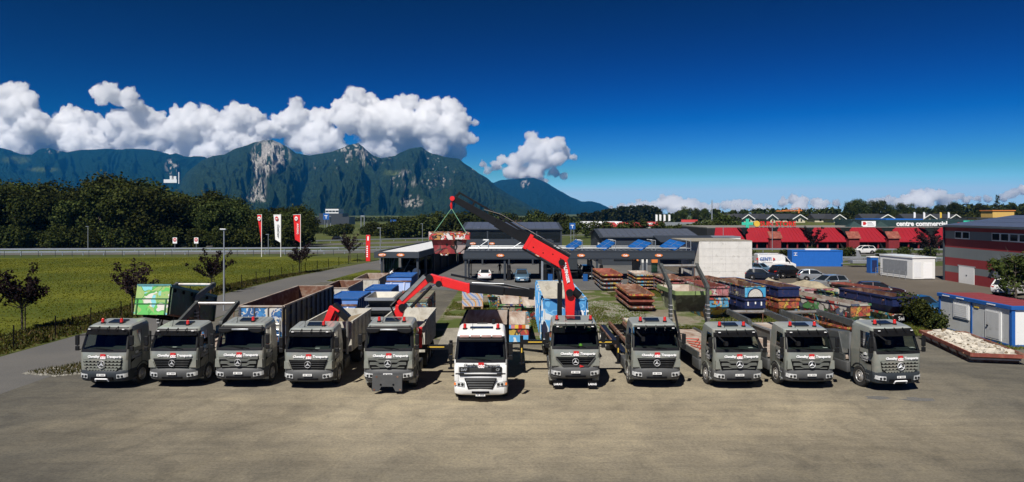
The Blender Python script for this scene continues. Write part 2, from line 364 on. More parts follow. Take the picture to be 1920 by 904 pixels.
def wheel(root, x, y, r=.5, wd=.3, front=True):
    s = 1 if x > 0 else -1
    def ty():
        mb = MB(); h = wd/2
        mb.lathe([(r*.58, -h*.8), (r*.8, -h), (r*.96, -h*.92), (r, -h*.6), (r, -.01), (r*.97, -.01), (r*.97, .01), (r, .01), (r, h*.6), (r*.96, h*.92), (r*.8, h), (r*.58, h*.8)], (0, 0, 0), 0, 28)
        return mb.mesh('wheel', M['rubber'], True)
    def ri():
        mb = MB(); h = wd/2; d = .06 if front else -.06
        mb.lathe([(r*.6, h*.75), (r*.57, h*.9), (r*.52, h*.72), (r*.5, h*.4), (r*.34, h*.5+d), (r*.2, h*.55+d), (r*.17, h*.8+d), (0, h*.85+d)], (0, 0, 0), 0, 24)
        for k in range(10):
            a = 2*math.pi*k/10; mb.tube((h*.5+d, r*.27*math.cos(a), r*.27*math.sin(a)), (h*.62+d, r*.27*math.cos(a), r*.27*math.sin(a)), .018, 6)
        mb.lathe([(r*.6, -h*.7), (0, -h*.7)], (0, 0, 0), 0, 20)
        return mb.mesh('rim', M['rim'], True)
    wo_ = link('wheel', shared(('tyre', r, wd), ty), root, (x, y, r), (0, 0, 0 if s > 0 else math.pi))
    link('rim', shared(('rim', r, wd, front), ri), wo_)
    return wo_
def box_me(key, name, boxes, mat, bevel=0):
    def f():
        mb = MB()
        for b in boxes: mb.b2(*b)
        me = mb.mesh(name, mat)
        if bevel:
            bm = bmesh.new(); bm.from_mesh(me); bmesh.ops.bevel(bm, geom=bm.edges[:], offset=bevel, segments=2, affect='EDGES', profile=.5); bm.to_mesh(me); bm.free()
            me.polygons.foreach_set('use_smooth', [True]*len(me.polygons)); me.set_sharp_from_angle(angle=R(50))
        return me
    return shared(key, f)
def bumper_me(style):
    mats = {'arocs': 'paint_arocs', 'mp2': 'paint_dark', 'mp3': 'paint_dark', 'daf': 'white'}[style]
    def f():
        mb = MB(); rr = .3; rows = [(.40, 1.13, .1), (.47, 1.2, .02), (.74, 1.225, -.04), (.93, 1.22, -.02), (1.0, 1.2, .05)]; rings = []
        if style == 'daf': rows = [(.36, 1.14, .1), (.43, 1.22, .01), (.66, 1.235, -.06), (.9, 1.22, -.01), (.98, 1.2, .05)]
        for z, hw, f0 in rows:
            p = [(t*(hw-rr), f0-.07*(1-t*t)) for t in FX]
            rt = [(hw-rr+rr*math.sin(R(a)), f0+rr-rr*math.cos(R(a))) for a in (30, 60, 90)]+[(hw, .8)]
            loop = p+rt+[(-x, y) for x, y in reversed(rt)]; rings.append([(x, y, z) for x, y in loop])
        n = len(rings[0])
        for r in range(len(rings)-1):
            for c in range(n): d = (c+1) % n; mb.add([rings[r][c], rings[r][d], rings[r+1][d], rings[r+1][c]], [(0, 1, 2, 3)])
        mb.add(rings[0], [tuple(range(n))]); mb.add(rings[-1], [tuple(range(n))])
        me = mb.mesh('bumper', M[mats]); bm = bmesh.new(); bm.from_mesh(me); bmesh.ops.remove_doubles(bm, verts=bm.verts, dist=1e-4); bm.to_mesh(me); bm.free()
        me.polygons.foreach_set('use_smooth', [True]*len(me.polygons)); me.set_sharp_from_angle(angle=R(40)); return me
    return shared(('bumper', style), f)

def front_arocs(root):
    g = MB(); g.prism([(-.98, 1.5), (.98, 1.5), (.9, 1.06), (.74, 1.0), (-.74, 1.0), (-.9, 1.06)], 1, -.045, .03)
    gr = g.build('grille', M['matt'], root)
    for k, z in enumerate((1.47, 1.32, 1.17, 1.04)):
        def f(k=k):
            mb = MB(); hw = (.97, .95, .93, .76)[k]; mb.b2(-hw, hw, -.085, -.045, -.028, .028)
            for i in range(10):
                x = -hw+hw*2*(i+.5)/10; mb.prism([(x-.055, -.025), (x+.055, -.025), (x+.035, -.075), (x-.035, -.075)], 1, -.082, -.047)
            return mb.mesh('slat', M['paint'])
        link('slat', shared(('aslat', k), f), gr, (0, 0, z))
    link('tow_hoop', shared('hoop', lambda: MB().path([(-.33, -.06, .44), (-.29, -.14, .56), (.29, -.14, .56), (.33, -.06, .44)], .035, 8).mesh('tow_hoop', M['letter'], True)), root)
    link('bumper_intake', box_me('aint', 'bumper_intake', [(-.55, .55, -.118, -.02, .5, .64)], M['matt']), root)
    star(root, (0, -.13, 1.27), .19)
def front_mp2(root, vee):
    g = MB()
    if vee: g.prism([(-.98, 1.48), (.98, 1.48), (.9, 1.36), (.62, 1.03), (-.62, 1.03), (-.9, 1.36)], 1, -.05, .03)
    else: g.prism([(-.95, 1.48), (.95, 1.48), (.78, 1.02), (-.78, 1.02)], 1, -.05, .03)
    gr = g.build('grille', M['matt'], root)
    for k in range(4):
        z = 1.09+.11*k; hw = ((.6, .68, .77, .86) if vee else (.78, .82, .86, .89))[k]
        link('slat', box_me(('m2slat', vee, k), 'slat', [(-hw, hw, -.082, -.05, -.03, .03)], M['matt'] if vee else M['black'], .012), gr, (0, 0, z))
        link('slat_edge', box_me(('m2edge', vee, k), 'slat_edge', [(-hw*.98, hw*.98, -.088, -.081, .012, .02)], M['hook_grey']), gr, (0, 0, z))
    if vee: link('grille_frame', shared('veeframe', lambda: MB().path([(-.97, -.07, 1.47), (-.6, -.07, 1.04), (.6, -.07, 1.04), (.97, -.07, 1.47)], .022, 8).mesh('grille_frame', M['paint_dark'], True)), gr)
    star(root, (0, -.105, 1.26), .165)
    link('bumper_intake', box_me('m2int', 'bumper_intake', [(-.5, .5, -.125, -.02, .5, .58)], M['matt'], .01), root)
    for s in (-1, 1):
        def f(s=s):
            mb = MB(); mb.prism([(s*.97, 1.34), (s*1.17, 1.42), (s*1.17, 1.05), (s*.84, 1.05)], 1, -.05, .12); return mb.mesh('corner_flap', M['paint'])
        link('corner_flap', shared(('flap', s), f), root)
def front_mp3(root):
    g = MB(); g.prism([(-.98, 1.5), (.98, 1.5), (.86, 1.0), (-.86, 1.0)], 1, -.045, .03); gr = g.build('grille', M['matt'], root)
    for k, z in enumerate((1.4, 1.16)):
        def f(k=k):
            mb = MB(); hw = (.96, .88)[k]; d = (.09, .1)[k]
            for s in (-1, 1): mb.bar((s*hw, -.06, d), (s*hw*.62, -.075, d), .06, .11); mb.bar((s*hw*.62, -.075, d), (s*hw*.45, -.085, 0), .06, .11); 
            mb.bar((-hw*.46, -.085, -.0), (hw*.46, -.085, -.0), .06, .13)
            mb.bar((-hw*.9, -.06, -.085), (hw*.9, -.06, -.085), .04, .05)
            return mb.mesh('slat', M['grille_grey'])
        link('slat', shared(('m3slat', k), f), gr, (0, 0, z))
    star(root, (0, -.16, 1.28), .175)
    link('bumper_intake', box_me('m3int', 'bumper_intake', [(-.6, .6, -.125, -.02, .5, .58)], M['matt'], .01), root)
    for s in (-1, 1):
        def f(s=s):
            mb = MB(); mb.prism([(s*.98, 1.38), (s*1.16, 1.44), (s*1.17, 1.04), (s*.92, 1.04)], 1, -.045, .12); return mb.mesh('corner_flap', M['paint'])
        link('corner_flap', shared(('flap3', s), f), root)
def front_daf(root):
    for name, z0, z1, hw in (('upper_grille', 1.42, 1.66, .98), ('lower_grille', 1.25, 1.34, .96)):
        g = MB(); g.b2(-hw, hw, -.055, .03, z0, z1); gr = g.build(name, M['black'], root, bevel=.015)
        if z1 > 1.6:
            text('DAF', .15, M['galv'], gr, (-.76, -.062, 1.54), bold=.008); text('CF', .15, M['galv'], gr, (.79, -.062, 1.54), bold=.006)
            for z in (1.48, 1.54, 1.6): link('slat', box_me(('dsl', z), 'slat', [(-.5, .5, -.07, -.054, z-.012, z+.012)], M['paint_dark']), gr)
    g = MB(); g.prism([(-.74, 1.16), (.74, 1.16), (.57, .66), (-.57, .66)], 1, -.13, .03); gr = g.build('radiator_grille', M['black'], root, bevel=.02)
    for k in range(4):
        z = .74+.115*k; hw = .52+.05*k; link('slat', box_me(('drs', k), 'slat', [(-hw, hw, -.16, -.13, z-.035, z+.035)], M['paint_dark'], .015), gr)
    link('bumper_intake', box_me('dint', 'bumper_intake', [(-.4, .4, -.15, -.02, .47, .57)], M['matt'], .02), root)
    for s in (-1, 1):
        link('corner_flap', box_me(('dafflap', s), 'corner_flap', [(min(s*1.0, s*1.2), max(s*1.0, s*1.2), -.01, .12, 1.0, 1.72)], M['white'], .03), root)
        link('rung', box_me(('dstep', s), 'rung', [(min(s*.75, s*1.15), max(s*.75, s*1.15), -.02, .06, 1.32, 1.38)], M['black'], .01), root)

def cab(root, style, hz=1.0, zo=0, paint='paint', vee=False, visor='black', pillar=False, beacons=(-.6, .6), beacon_m='beacon', ribs=False, hatch=True, reg=True, arm_mirror=False, hatred=False, lights=False):
    link('cab_shell', shared(('shell', hz, pillar, paint), lambda: cab_shell(hz, pillar, False, paint)), root)
    link('cab_lining', shared(('lining', hz), lambda: cab_shell(hz, False, True)), root)
    gm = M['glass']
    link('windshield', shared(('ws', hz), lambda: cab_patch('windshield', range(6), WIN_ROWS, -.01, gm, hz)), root)
    for sname, c in (('left', 22), ('right', 10)):
        link('side_window', shared(('sw', sname, hz), lambda: cab_patch('side_window', [c], WIN_ROWS, -.01, M['glass_side'], hz)), root)
        dr = link('door', shared(('door', sname, hz, paint), lambda: cab_patch('door', [c], (0, 1, 2, 3), .008, M[paint], hz)), root)
        s = 1 if sname == 'right' else -1
        link('handle', box_me(('dh', s, hz), 'handle', [(s*1.235-.02, s*1.235+.02, 1.0, 1.2, 1.72, 1.77)], M['black'], .01), dr)
        [link('door_seam', box_me(('seam', s, y), 'door_seam', [(s*1.222-.004, s*1.222+.004, y, y+.014, .9, 1.92)], M['matt']), root) for y in (.33, 1.24)]
        # mirrors
        mb = lambda s=s: MB().box((s*1.38, .12, 2.42), (.2, .1, .5)).box((s*1.38, .12, 2.02), (.2, .1, .24)).mesh('mirror', M['black'])
        mr = link('mirror', shared(('mir', s), mb), root, (0, 0, (hz-1)*.6)); bv = mr.modifiers.new('bevel', 'BEVEL'); bv.width = .035; bv.segments = 2
        link('mirror_arm', shared(('mira', s), lambda: MB().tube((s*1.15, .42, 2.62), (s*1.38, .14, 2.66), .022).tube((s*1.2, .3, 1.95), (s*1.38, .14, 1.93), .022).tube((s*1.38, .14, 1.93), (s*1.38, .14, 2.66), .018).mesh('mirror_arm', M['black'])), root, (0, 0, (hz-1)*.6))
        link('fender', shared(('fend', s, style == 'arocs'), lambda: fender_me(s, 'paint_arocs' if style == 'arocs' else 'paint')), root, (0, 1.32, .5))
        st = link('entry_step', box_me(('step', s), 'entry_step', [(s*1.14-.1, s*1.14+.1, .5, .8, .42, .5), (s*1.14-.1, s*1.14+.1, .52, .82, .74, .8), (s*1.1-.06, s*1.1+.06, .5, .84, .42, .86)], M['paint_dark'], .012), root)
        wheel(root, s*1.09, 1.3, .52)
    link('bumper', bumper_me(style), root)
    {'arocs': front_arocs, 'mp2': lambda r: front_mp2(r, vee), 'mp3': front_mp3, 'daf': front_daf}[style](root)
    for s in (-1, 1):
        x = s*.98; z = .68 if style != 'daf' else .88
        hl = link('headlight', shared(('hl', s, style), lambda: lamp_me(s, z, -.0 if style != 'daf' else -.025)), root)
        hl.rotation_euler = (0, 0, 0)
        link('lens', shared(('lens', s, style), lambda: MB().tube((s*.82, -.085-.025*(style == 'daf'), z), (s*.82, .05, z), .068, 14).tube((s*.985, -.062-.025*(style == 'daf'), z), (s*.985, .05, z), .06, 14).mesh('lens', M['glass_dark'])), hl)
        if style == 'daf': link('indicator', box_me(('ind', s, style), 'indicator', [(x-.06+s*.17, x+.06+s*.17, .0, .15, z-.05, z+.05)], M['amber']), hl)
        link('wiper', shared(('wip', s), lambda: MB().path([(s*.15+.35, .0, 1.95), (s*.15-.25, .04, 2.03), (s*.15-.55, .07, 2.06)], .012, 6).mesh('wiper', M['matt'])), root)
    def dk(): 
        mb = MB(); mb.b2(-1.1, 1.1, .22, .72, 1.7, 1.96); mb.b2(.2, .9, .5, .8, 1.9, 2.04); return mb.mesh('dashboard', M['dash'])
    dz = 0
    link('dashboard', shared('dash', dk), root, (0, 0, dz))
    link('steering_wheel', shared('stw', lambda: MB().lathe([(.2, 0), (.22, .02), (.24, 0), (.22, -.02), (.2, 0)], (0, 0, 0), 2, 20).tube((0, 0, -.15), (0, 0, 0), .03).bar((-.2, 0, 0), (.2, 0, 0), .05, .02).mesh('steering_wheel', M['black'])), root, (.55, .86, 2.08+dz), (R(-35), 0, 0))
    for s in (-1, 1):
        link('seat', box_me(('seat', s), 'seat', [(s*.55-.26, s*.55+.26, 1.0, 1.5, 1.45, 1.6), (s*.55-.26, s*.55+.26, 1.42, 1.58, 1.6, 2.3), (s*.55-.14, s*.55+.14, 1.45, 1.57, 2.3, 2.52)], M['seat'], .03), root, (0, 0, dz))
    zt = 1.98+1.04*hz
    if hatch: link('roof_hatch', shared('hatch', lambda: MB().prism([(-.34, .95), (.34, .95), (.4, 1.55), (-.4, 1.55)], 2, .0, .05).mesh('roof_hatch', M['glass_dark'])), root, (0, 0, zt+.035), (R(5.4), 0, 0))
    if ribs:
        for x in (-.75, -.5, .5, .75): link('roof_rib', box_me('rrib', 'roof_rib', [(-.018, .018, .85, 1.9, 0, .03)], M['paint_roof_lit']), root, (x, 0, zt+.0), (R(5.4), 0, 0))
    for x in beacons:
        b = link('beacon', shared(('bcn', beacon_m), lambda: MB().lathe([(0, .27), (.05, .265), (.072, .23), (.078, .06), (0, .05)], (0, 0, 0), 2, 14).mesh('beacon', M[beacon_m], True)), root, (x, .95, zt+.1))
        link('beacon_base', shared('bbase', lambda: MB().lathe([(0, .07), (.1, .065), (.115, -.06)], (0, 0, 0), 2, 14).mesh('beacon_base', M['black'], True)), b)
    link('antenna', shared('ant', lambda: MB().tube((0, 0, 0), (.03, .12, .5), .012, 5).tube((0, 0, 0), (0, 0, .05), .03, 8).mesh('antenna', M['black'])), root, (-.42, .8, zt+.05))
    if visor == 'black':
        link('sun_visor', shared(('vis', hz), lambda: visor_me([(-1.06, .1), (-.5, .04), (.5, .04), (1.06, .1)], 2.62, 2.88, 'matt', hz)), root)
    elif visor == 'green': link('sun_visor', shared(('visg', hz), lambda: visor_me([(-1.08, .02), (-.5, -.05), (.5, -.05), (1.08, .02)], 2.58, 2.92, 'glass_green', hz)), root)
    elif visor == 'dip':
        v = link('sun_visor', shared('visd', lambda: MB().prism([(-1.1, 2.96), (-1.12, 2.76), (-.9, 2.68), (-.55, 2.72), (-.4, 2.82), (.4, 2.82), (.55, 2.72), (.9, 2.68), (1.12, 2.76), (1.1, 2.96)], 1, .14, .5).mesh('sun_visor', M['black'])), root)
        bv = v.modifiers.new('bevel', 'BEVEL'); bv.width = .05; bv.segments = 2
        link('visor_trim', box_me('vtrim', 'visor_trim', [(-.42, .42, .105, .18, 2.83, 2.91)], M['galv'], .02), v)
    if visor != 'dip' and style != 'daf':
        for s in (-1, 1): link('marker_light', box_me('mkl', 'marker_light', [(-.06, .06, -.02, .03, -.018, .018)], M['letter'], .01), root, (s*.86, .26 if visor == 'black' else .14, 1.98+.96*hz))
    if visor in ('black', 'green'):
        for x in (-.45, 0.05, .5): link('visor_bracket', shared('vbr', lambda: MB().bar((0, 0, 0), (0, .28, .13), .03, .03).mesh('visor_bracket', M['black'])), root, (x, .12 if visor == 'green' else .18, 1.98+.94*hz))
    if arm_mirror:
        link('front_mirror', shared('fmir', lambda: MB().tube((-1.05, .42, 2.86), (-.75, -.1, 2.52), .04, 8).box((-.7, -.16, 2.46), (.16, .2, .2)).mesh('front_mirror', M['black'])), root, (0, 0, (hz-1)*.9))
    if style != 'daf':
        text('Chevalley', .152, M['letter'], root, (-.45, -.055, 1.64), bold=.008, shear=.2); text('Transports', .165, M['letter'], root, (.585, -.055, 1.64), bold=.008, shear=.2)
    else:
        text('Chevalley', .16, M['letter_dark'], root, (-.46, -.055, 1.745), bold=.006, shear=.2); text('Transports', .16, M['letter_dark'], root, (.52, -.055, 1.745), bold=.006, shear=.2)
    zl = 1.65 if style != 'daf' else 1.75; yl = -.055
    lg = link('logo_panel', box_me('lgp', 'logo_panel', [(-.13, .13, -.006, .006, -.12, .12)], M['logo']), root, (.03, yl, zl))
    text('ctc', .23, M['letter'], lg, (0, -.008, -.045), bold=.012, shear=.1)
    def platef():
        mb = MB(); mb.b2(-.22, .22, -.006, .006, -.055, .055, 0)
        for k, x in enumerate((-.15, -.1, .0, .05, .1, .15)): mb.b2(x-.014, x+.014, -.009, -.0065, -.03, .03, 1)
        return mb.mesh('number_plate', [M['plate'], M['letter_dark']])
    link('number_plate', shared('plate', platef), root, (0, -.155 if style != 'daf' else -.1, .76 if style not in ('daf',) else .40))
    for ch in root.children:
        if not ch.name.startswith(('wheel', 'fender')): ch.location.z += zo
    link('engine_block', box_me('eng', 'engine_block', [(-.6, .6, .2, 2.0, .55, .85), (-.5, .5, .9, 1.8, .35, .6)], M['matt']), root)
def lamp_me(s, z, dy):
    mb = MB(); pts = [(.73, -.082), (.83, -.074), (.925, -.058), (1.0, -.046), (1.08, -.018), (1.14, .035), (1.19, .1)]; vs = []
    for k, (x, y) in enumerate(pts):
        h0, h1 = z-.1+.01*k, z+.1+.008*k; vs += [(s*x, y+dy, h0), (s*x, y+dy, h1), (s*x, y+.12, h0), (s*x, y+.12, h1)]
    n = len(pts)
    for k in range(n-1):
        a, c = 4*k, 4*k+4; mb.add([vs[a], vs[c], vs[c+1], vs[a+1]], [(0, 1, 2, 3)]); mb.add([vs[a+1], vs[c+1], vs[c+3], vs[a+3]], [(0, 1, 2, 3)]); mb.add([vs[a], vs[a+2], vs[c+2], vs[c]], [(0, 1, 2, 3)])
    mb.add(vs[:4], [(0, 1, 3, 2)]); mb.add(vs[-4:], [(0, 1, 3, 2)]); return mb.mesh('headlight', M['lamp'])
def fender_me(s, mat):
    mb = MB(); n = 10; pts = []
    for k in range(n+1):
        a = R(-14+208*k/n); pts.append((.64*math.cos(a), .64*math.sin(a)))
    for k in range(n):
        (a, b), (c, d) = pts[k], pts[k+1]; q = 1.06
        for m_ in (1,):
            x0, x1 = s*.9, s*1.235
            vs = [(x0, a, b), (x1, a, b), (x1, c, d), (x0, c, d), (x0, a*q, b*q), (x1, a*q, b*q), (x1, c*q, d*q), (x0, c*q, d*q)]
            mb.add(vs, [(0, 1, 2, 3), (4, 7, 6, 5), (0, 4, 5, 1), (1, 5, 6, 2), (3, 2, 6, 7)])
    return mb.mesh('fender', M[mat])
def visor_me(pts, z0, z1, mat, hz):
    z0 += .06; z1 += .04
    mb = MB(); z0 = 1.98+(z0-1.98)*hz; z1 = 1.98+(z1-1.98)*hz; top = []; bot = []
    for x, y in pts: bot.append((x, y+.14, z0)); top.append((x*.97, y+.34, z1))
    fin = [(-1.1, .55, z0+.06)]; n = len(pts)
    for k in range(n-1):
        mb.add([bot[k], bot[k+1], top[k+1], top[k]], [(0, 1, 2, 3)])
        o = .02; mb.add([(bot[k][0], bot[k][1]+o, bot[k][2]), (bot[k+1][0], bot[k+1][1]+o, bot[k+1][2]), (top[k+1][0], top[k+1][1]+o, top[k+1][2]), (top[k][0], top[k][1]+o, top[k][2])], [(3, 2, 1, 0)])
    for k in (0, n-1):
        s = -1 if k == 0 else 1; mb.add([bot[k], top[k], (s*1.1, .62, z1), (s*1.14, .5, z0)], [(0, 1, 2, 3)])
    me = mb.mesh('sun_visor', M[mat]); return me

def chassis(root, L, axles=2, tank=True):
    mb = MB()
    for s in (-1, 1): mb.b2(s*.42-.05, s*.42+.05, 1.6, L, .82, 1.08)
    for y in (2.4, 3.6, L-2.4, L-1.2, L-.1): mb.b2(-.42, .42, y-.05, y+.05, .86, 1.04)
    mb.build('chassis_frame', M['matt'], root)
    for k in range(axles):
        y = L-1.1-1.35*k
        for s in (-1, 1):
            wheel(root, s*.93, y, .5, .55, False)
        MB().tube((-.9, y, .5), (.9, y, .5), .09, 8).build('axle', M['matt'], root)
    if tank:
        for s in (-1, 1): link('fuel_tank', box_me(('tank', s), 'fuel_tank', [(s*.95-.28, s*.95+.28, 2.3, 3.5, .45, 1.0)], M['black'] if s > 0 else M['paint_dark'], .05), root)
    for s in (-1, 1):
        link('tail_light', box_me('tail', 'tail_light', [(-.15, .15, -.03, .03, -.06, .06)], M['beacon']), root, (s*.9, L+.02, .9))
def tipper(root, y0, y1, zt, zf=1.25, ext='concrete_in', inn='concrete_in', floor='concrete_in', hw=1.22):
    mb = MB(); t = .05
    mb.b2(-hw, hw, y0, y1, zf-.15, zf, 2)
    for s in (-1, 1):
        x0, x1 = sorted((s*hw, s*(hw-t))); mb.b2(x0, x1, y0, y1, zf, zt, 0)
        x0, x1 = sorted((s*(hw-t-.002), s*(hw-t-.012))); mb.b2(x0, x1, y0+.06, y1-.06, zf+.01, zt-.02, 1)
    mb.b2(-hw+t, hw-t, y0, y0+t, zf, zt, 0); mb.b2(-hw+t, hw-t, y1-t, y1, zf, zt, 1)
    mb.b2(-hw+t+.01, hw-t-.01, y0+t+.01, y1-t-.01, zf+.001, zf+.012, 2)
    bd = mb.build('tipper_body', [M[ext], M[inn], M[floor]], root)
    for s in (-1, 1):
        MB().b2(s*hw-.05, s*hw+.05, y0, y1, zt-.1, zt+.02).build('top_rail', M[ext], bd)
        for k in range(5):
            y = y0+(y1-y0)*(k+.5)/5; MB().b2(s*(hw+.03)-.028, s*(hw+.03)+.028, y-.05, y+.05, zf-.1, zt-.1).build('rib', M[ext], bd)
    MB().b2(-hw, hw, y1-.04, y1+.05, zt-.1, zt+.015).build('tail_rail', M[ext], bd)
    return bd
def skip_arms(root, pts, hw=1.15, col='hook_grey', stripes=True, w0=.22):
    for s in (-1, 1):
        mb = MB()
        for (a, b), (c, d) in zip(pts, pts[1:]): mb.bar((s*hw, a, b), (s*hw, c, d), .16, w0*1.6, h2=w0*1.25)
        for a, b in pts: mb.tube((s*hw-.1, a, b), (s*hw+.1, a, b), w0*.72, 12)
        ar = mb.build('lift_arm', M[col], root, bevel=.02)
        (a, b), (c, d) = pts[0], pts[1]
        if stripes:
            for k in range(4):
                t = .35+.09*k; p = Vector((s*hw, a+(c-a)*t, b+(d-b)*t))
                MB().b2(p.x-.084, p.x+.084, p.y-.2, p.y+.19, p.z-.03, p.z+.03).build('stripe', M['letter_dim'], ar)
        (e, f) = pts[-1]
        MB().path([(s*(hw-.15), e, f), (s*(hw-.18), e-.05, f-.8), (s*(hw-.15), e+.05, f-1.3)], .025, 6).build('chain', M['rust'], ar)
        MB().tube((s*(hw-.25), pts[0][0]-1.2, 1.2), (s*(hw-.25), (a+c)/2, (b+d)/2), .07, 10).build('hydraulic_cylinder', M['black'], root)
    (e, f) = pts[-1]; MB().tube((-hw, e, f), (hw, e, f), .1, 12).build('cross_bar', M['steel'], root, smooth=True)
def skip_deck(root, L):
    MB().b2(-1.15, 1.15, 2.6, L, 1.09, 1.2).build('deck', M['rust_pale'], root)
    for s in (-1, 1): MB().b2(s*1.15-.05, s*1.15+.05, 2.6, L, 1.02, 1.34).build('side_rail', M['hook_grey'], root)
    for s in (-1, 1): MB().b2(s*1.05-.04, s*1.05+.04, 2.28, 2.34, 1.0, 2.5).b2(s*.7-.04, s*.7+.04, 2.28, 2.34, 1.0, 2.5).b2(s*.875-.2, s*.875+.2, 2.28, 2.34, 2.46, 2.52).build('guard_frame', M['galv'], root)
def outrigger(root, y, sides, z=1.55, reach=2.2):
    for s in sides:
        b = MB().b2(min(s*.5, s*reach), max(s*.5, s*reach), y-.09, y+.09, z-.12, z+.12).build('outrigger_beam', M['black'], root)
        MB().b2(min(s*1.5, s*(reach-.35)), max(s*1.5, s*(reach-.35)), y-.094, y-.091, z-.01, z+.045).build('hazard_stripe', M['yellow'], b)
        lg = MB().tube((s*reach, y, z-.9), (s*reach, y, z+.35), .09, 10).tube((s*reach, y, z-1.1), (s*reach, y, z-.8), .06, 8).tube((s*reach, y, z-1.15), (s*reach, y, z-1.1), .16, 12).build('outrigger_leg', M['black'], root)
        MB().b2(s*reach-.03, s*reach+.03, y-.1, y-.091, z-.55, z-.3).build('hazard_stripe', M['yellow'], lg)

def truck(px, gy, rot, label):
    p = G(px, gy); return thing('lorry', label, 'lorry', p, R(rot), 'lorries lined up in the yard')
# ---------------------------------------------------------------- the eleven lorries, left to right
T = {}
T[1] = truck(193, 731, -2.5, 'grey lorry at the left end of the row, green container tilted on its back')
cab(T[1], 'arocs', visor='black', pillar=True, beacons=(-.62, .35))
chassis(T[1], 9.2); skip_deck(T[1], 9.2); skip_arms(T[1], [(7.2, 1.4), (6.7, 3.7), (9.0, 4.25)])
T[2] = truck(324, 728, 0, 'grey skip lorry with single beacon and low raised arms in front of blue painted container')
cab(T[2], 'mp2', hz=.86, visor='black', beacons=(.3,), pillar=True)
chassis(T[2], 8.2); skip_deck(T[2], 8.2); skip_arms(T[2], [(4.3, 1.4), (3.0, 2.75), (5.1, 3.55)])
T[3] = truck(448, 729, 0, 'grey lorry carrying the long dark blue graffiti container with rusty inside')
cab(T[3], 'mp3', zo=.05, visor='dip', ribs=True, beacons=(.35,))
chassis(T[3], 10.0, 3)
T[4] = truck(578, 731, 0, 'grey tipper lorry with small folded red crane behind the cab and earthy load bed')
cab(T[4], 'mp2', hz=.86, visor='black', ribs=True, beacons=(.5,), pillar=True)
chassis(T[4], 9.0); tipper(T[4], 3.9, 9.0, 2.75)
T[5] = truck(728, 737, 0, 'grey lorry with snow plough plate on its bumper and long red crane arm reaching right')
cab(T[5], 'mp3', zo=.17, visor='dip', ribs=True, beacons=(-.62, .62))
chassis(T[5], 9.6, 3); tipper(T[5], 4.3, 9.6, 2.8); outrigger(T[5], 3.2, (1,), 1.6, 2.75)
pl = MB().prism([(-.72, .95), (.72, .95), (.72, .16), (.4, .16), (.28, .38), (-.28, .38), (-.4, .16), (-.72, .16)], 1, -.32, -.26).build('plough_plate', M['paint_dark'], T[5], bevel=.01)
for x, z in ((-.3, .48), (.3, .48), (-.62, .24), (.62, .24), (-.5, .86), (.5, .86)): MB().tube((x, -.33, z), (x, -.3, z), .05, 10).build('bolt_hole', M['matt'] if abs(x) < .4 else M['rust'], pl)
MB().b2(-.5, .5, -.27, .0, .4, .8).build('plough_mount', M['matt'], T[5])
T[6] = truck(901, 756, 0, 'white lorry with black grilles standing forward of the grey row')
cab(T[6], 'daf', hz=1.1, paint='white', visor=None, beacons=(-.78, .78), hatch=False)
text('Chevalley', .2, M['letter_dim'], T[6], (1.245, .75, 1.6), (R(90), 0, R(90)))
chassis(T[6], 9.4, 3); tipper(T[6], 4.0, 9.4, 2.95, ext='matt', inn='rust_pale', floor='rust_pale')
zr = 3.05
v = MB().b2(-1.05, 1.05, .18, .5, zr-.28, zr-.12).build('sun_visor', M['black'], T[6], bevel=.05)
for k in range(4): MB().b2(-1.0+.5*k+.03, -.5+.5*k-.03, .16, .3, zr-.07, zr+.03).build('light_bar', pmat('pink lens', (.42, .26, .24), .3) if k == 0 else bpy.data.materials['pink lens'], v, bevel=.02)
MB().b2(-.55, .55, 1.0, 1.35, zr+.2, zr+.25).build('roof_hatch', M['glass_dark'], T[6], bevel=.03)
MB().path([(-.25, 1.9, zr+.3), (.25, 1.9, zr+.3)], .03).tube((0, 1.9, zr+.25), (0, 1.9, zr+.55), .025).tube((.55, 1.9, zr+.2), (.55, 1.9, zr+.5), .09).build('roof_horn', M['black'], T[6])
T[7] = truck(1079, 732, 0, 'grey lorry with raised red crane lifting a red skip, and two roof lamps')
cab(T[7], 'mp2', zo=.17, vee=True, visor='green', beacons=(-.85, .85))
chassis(T[7], 12.5, 3); outrigger(T[7], 3.3, (-1, 1), 1.75, 2.6)
for s in (-1, 1):
    fl = MB().b2(s*.85-.24, s*.85+.24, .12, .15, .08, .44).build('mud_flap', M['matt'], T[7]); text('LARAG', .13, M['letter'], fl, (s*.85, .115, .27), bold=.006)
    ln = MB().tube((s*.68, .28, 2.98), (s*.68, .42, 3.0), .12, 16).build('roof_lamp', M['chrome'], T[7]); MB().tube((s*.68, .27, 2.98), (s*.68, .282, 2.98), .105, 16).build('lens', M['lamp'], ln)
    MB().tube((s*.68+.1*s, .3, 2.9), (s*.9, .6, 3.3), .025).build('roof_bar', M['chrome'], T[7])
MB().tube((-.8, .38, 2.86), (.8, .38, 2.86), .025).build('lamp_rail', M['chrome'], T[7])
fr = MB().tube((.28, .0, 1.98), (.28, .0, 2.1), .06, 10).build('green_figure', pmat('green toy', (.2, .5, .05), .5), T[7], (0, .25, 0)); MB().lathe([(0, .1), (.08, .06), (.1, 0), (.08, -.06), (0, -.08)], (.28, .0, 2.16), 2, 12).build('figure_head', bpy.data.materials['green toy'], fr)
MB().prism([(.2, 1.14), (.42, 1.2), (.2, 1.28)], 1, -.1, -.09).build('pennant', M['logo'], T[7])
T[8] = truck(1231, 730, 0, 'grey lorry with plain black grille and green visor, bare hook frame behind')
cab(T[8], 'mp2', zo=.06, visor='green', beacons=(-.62, .62), arm_mirror=True)
chassis(T[8], 13.5, 3)
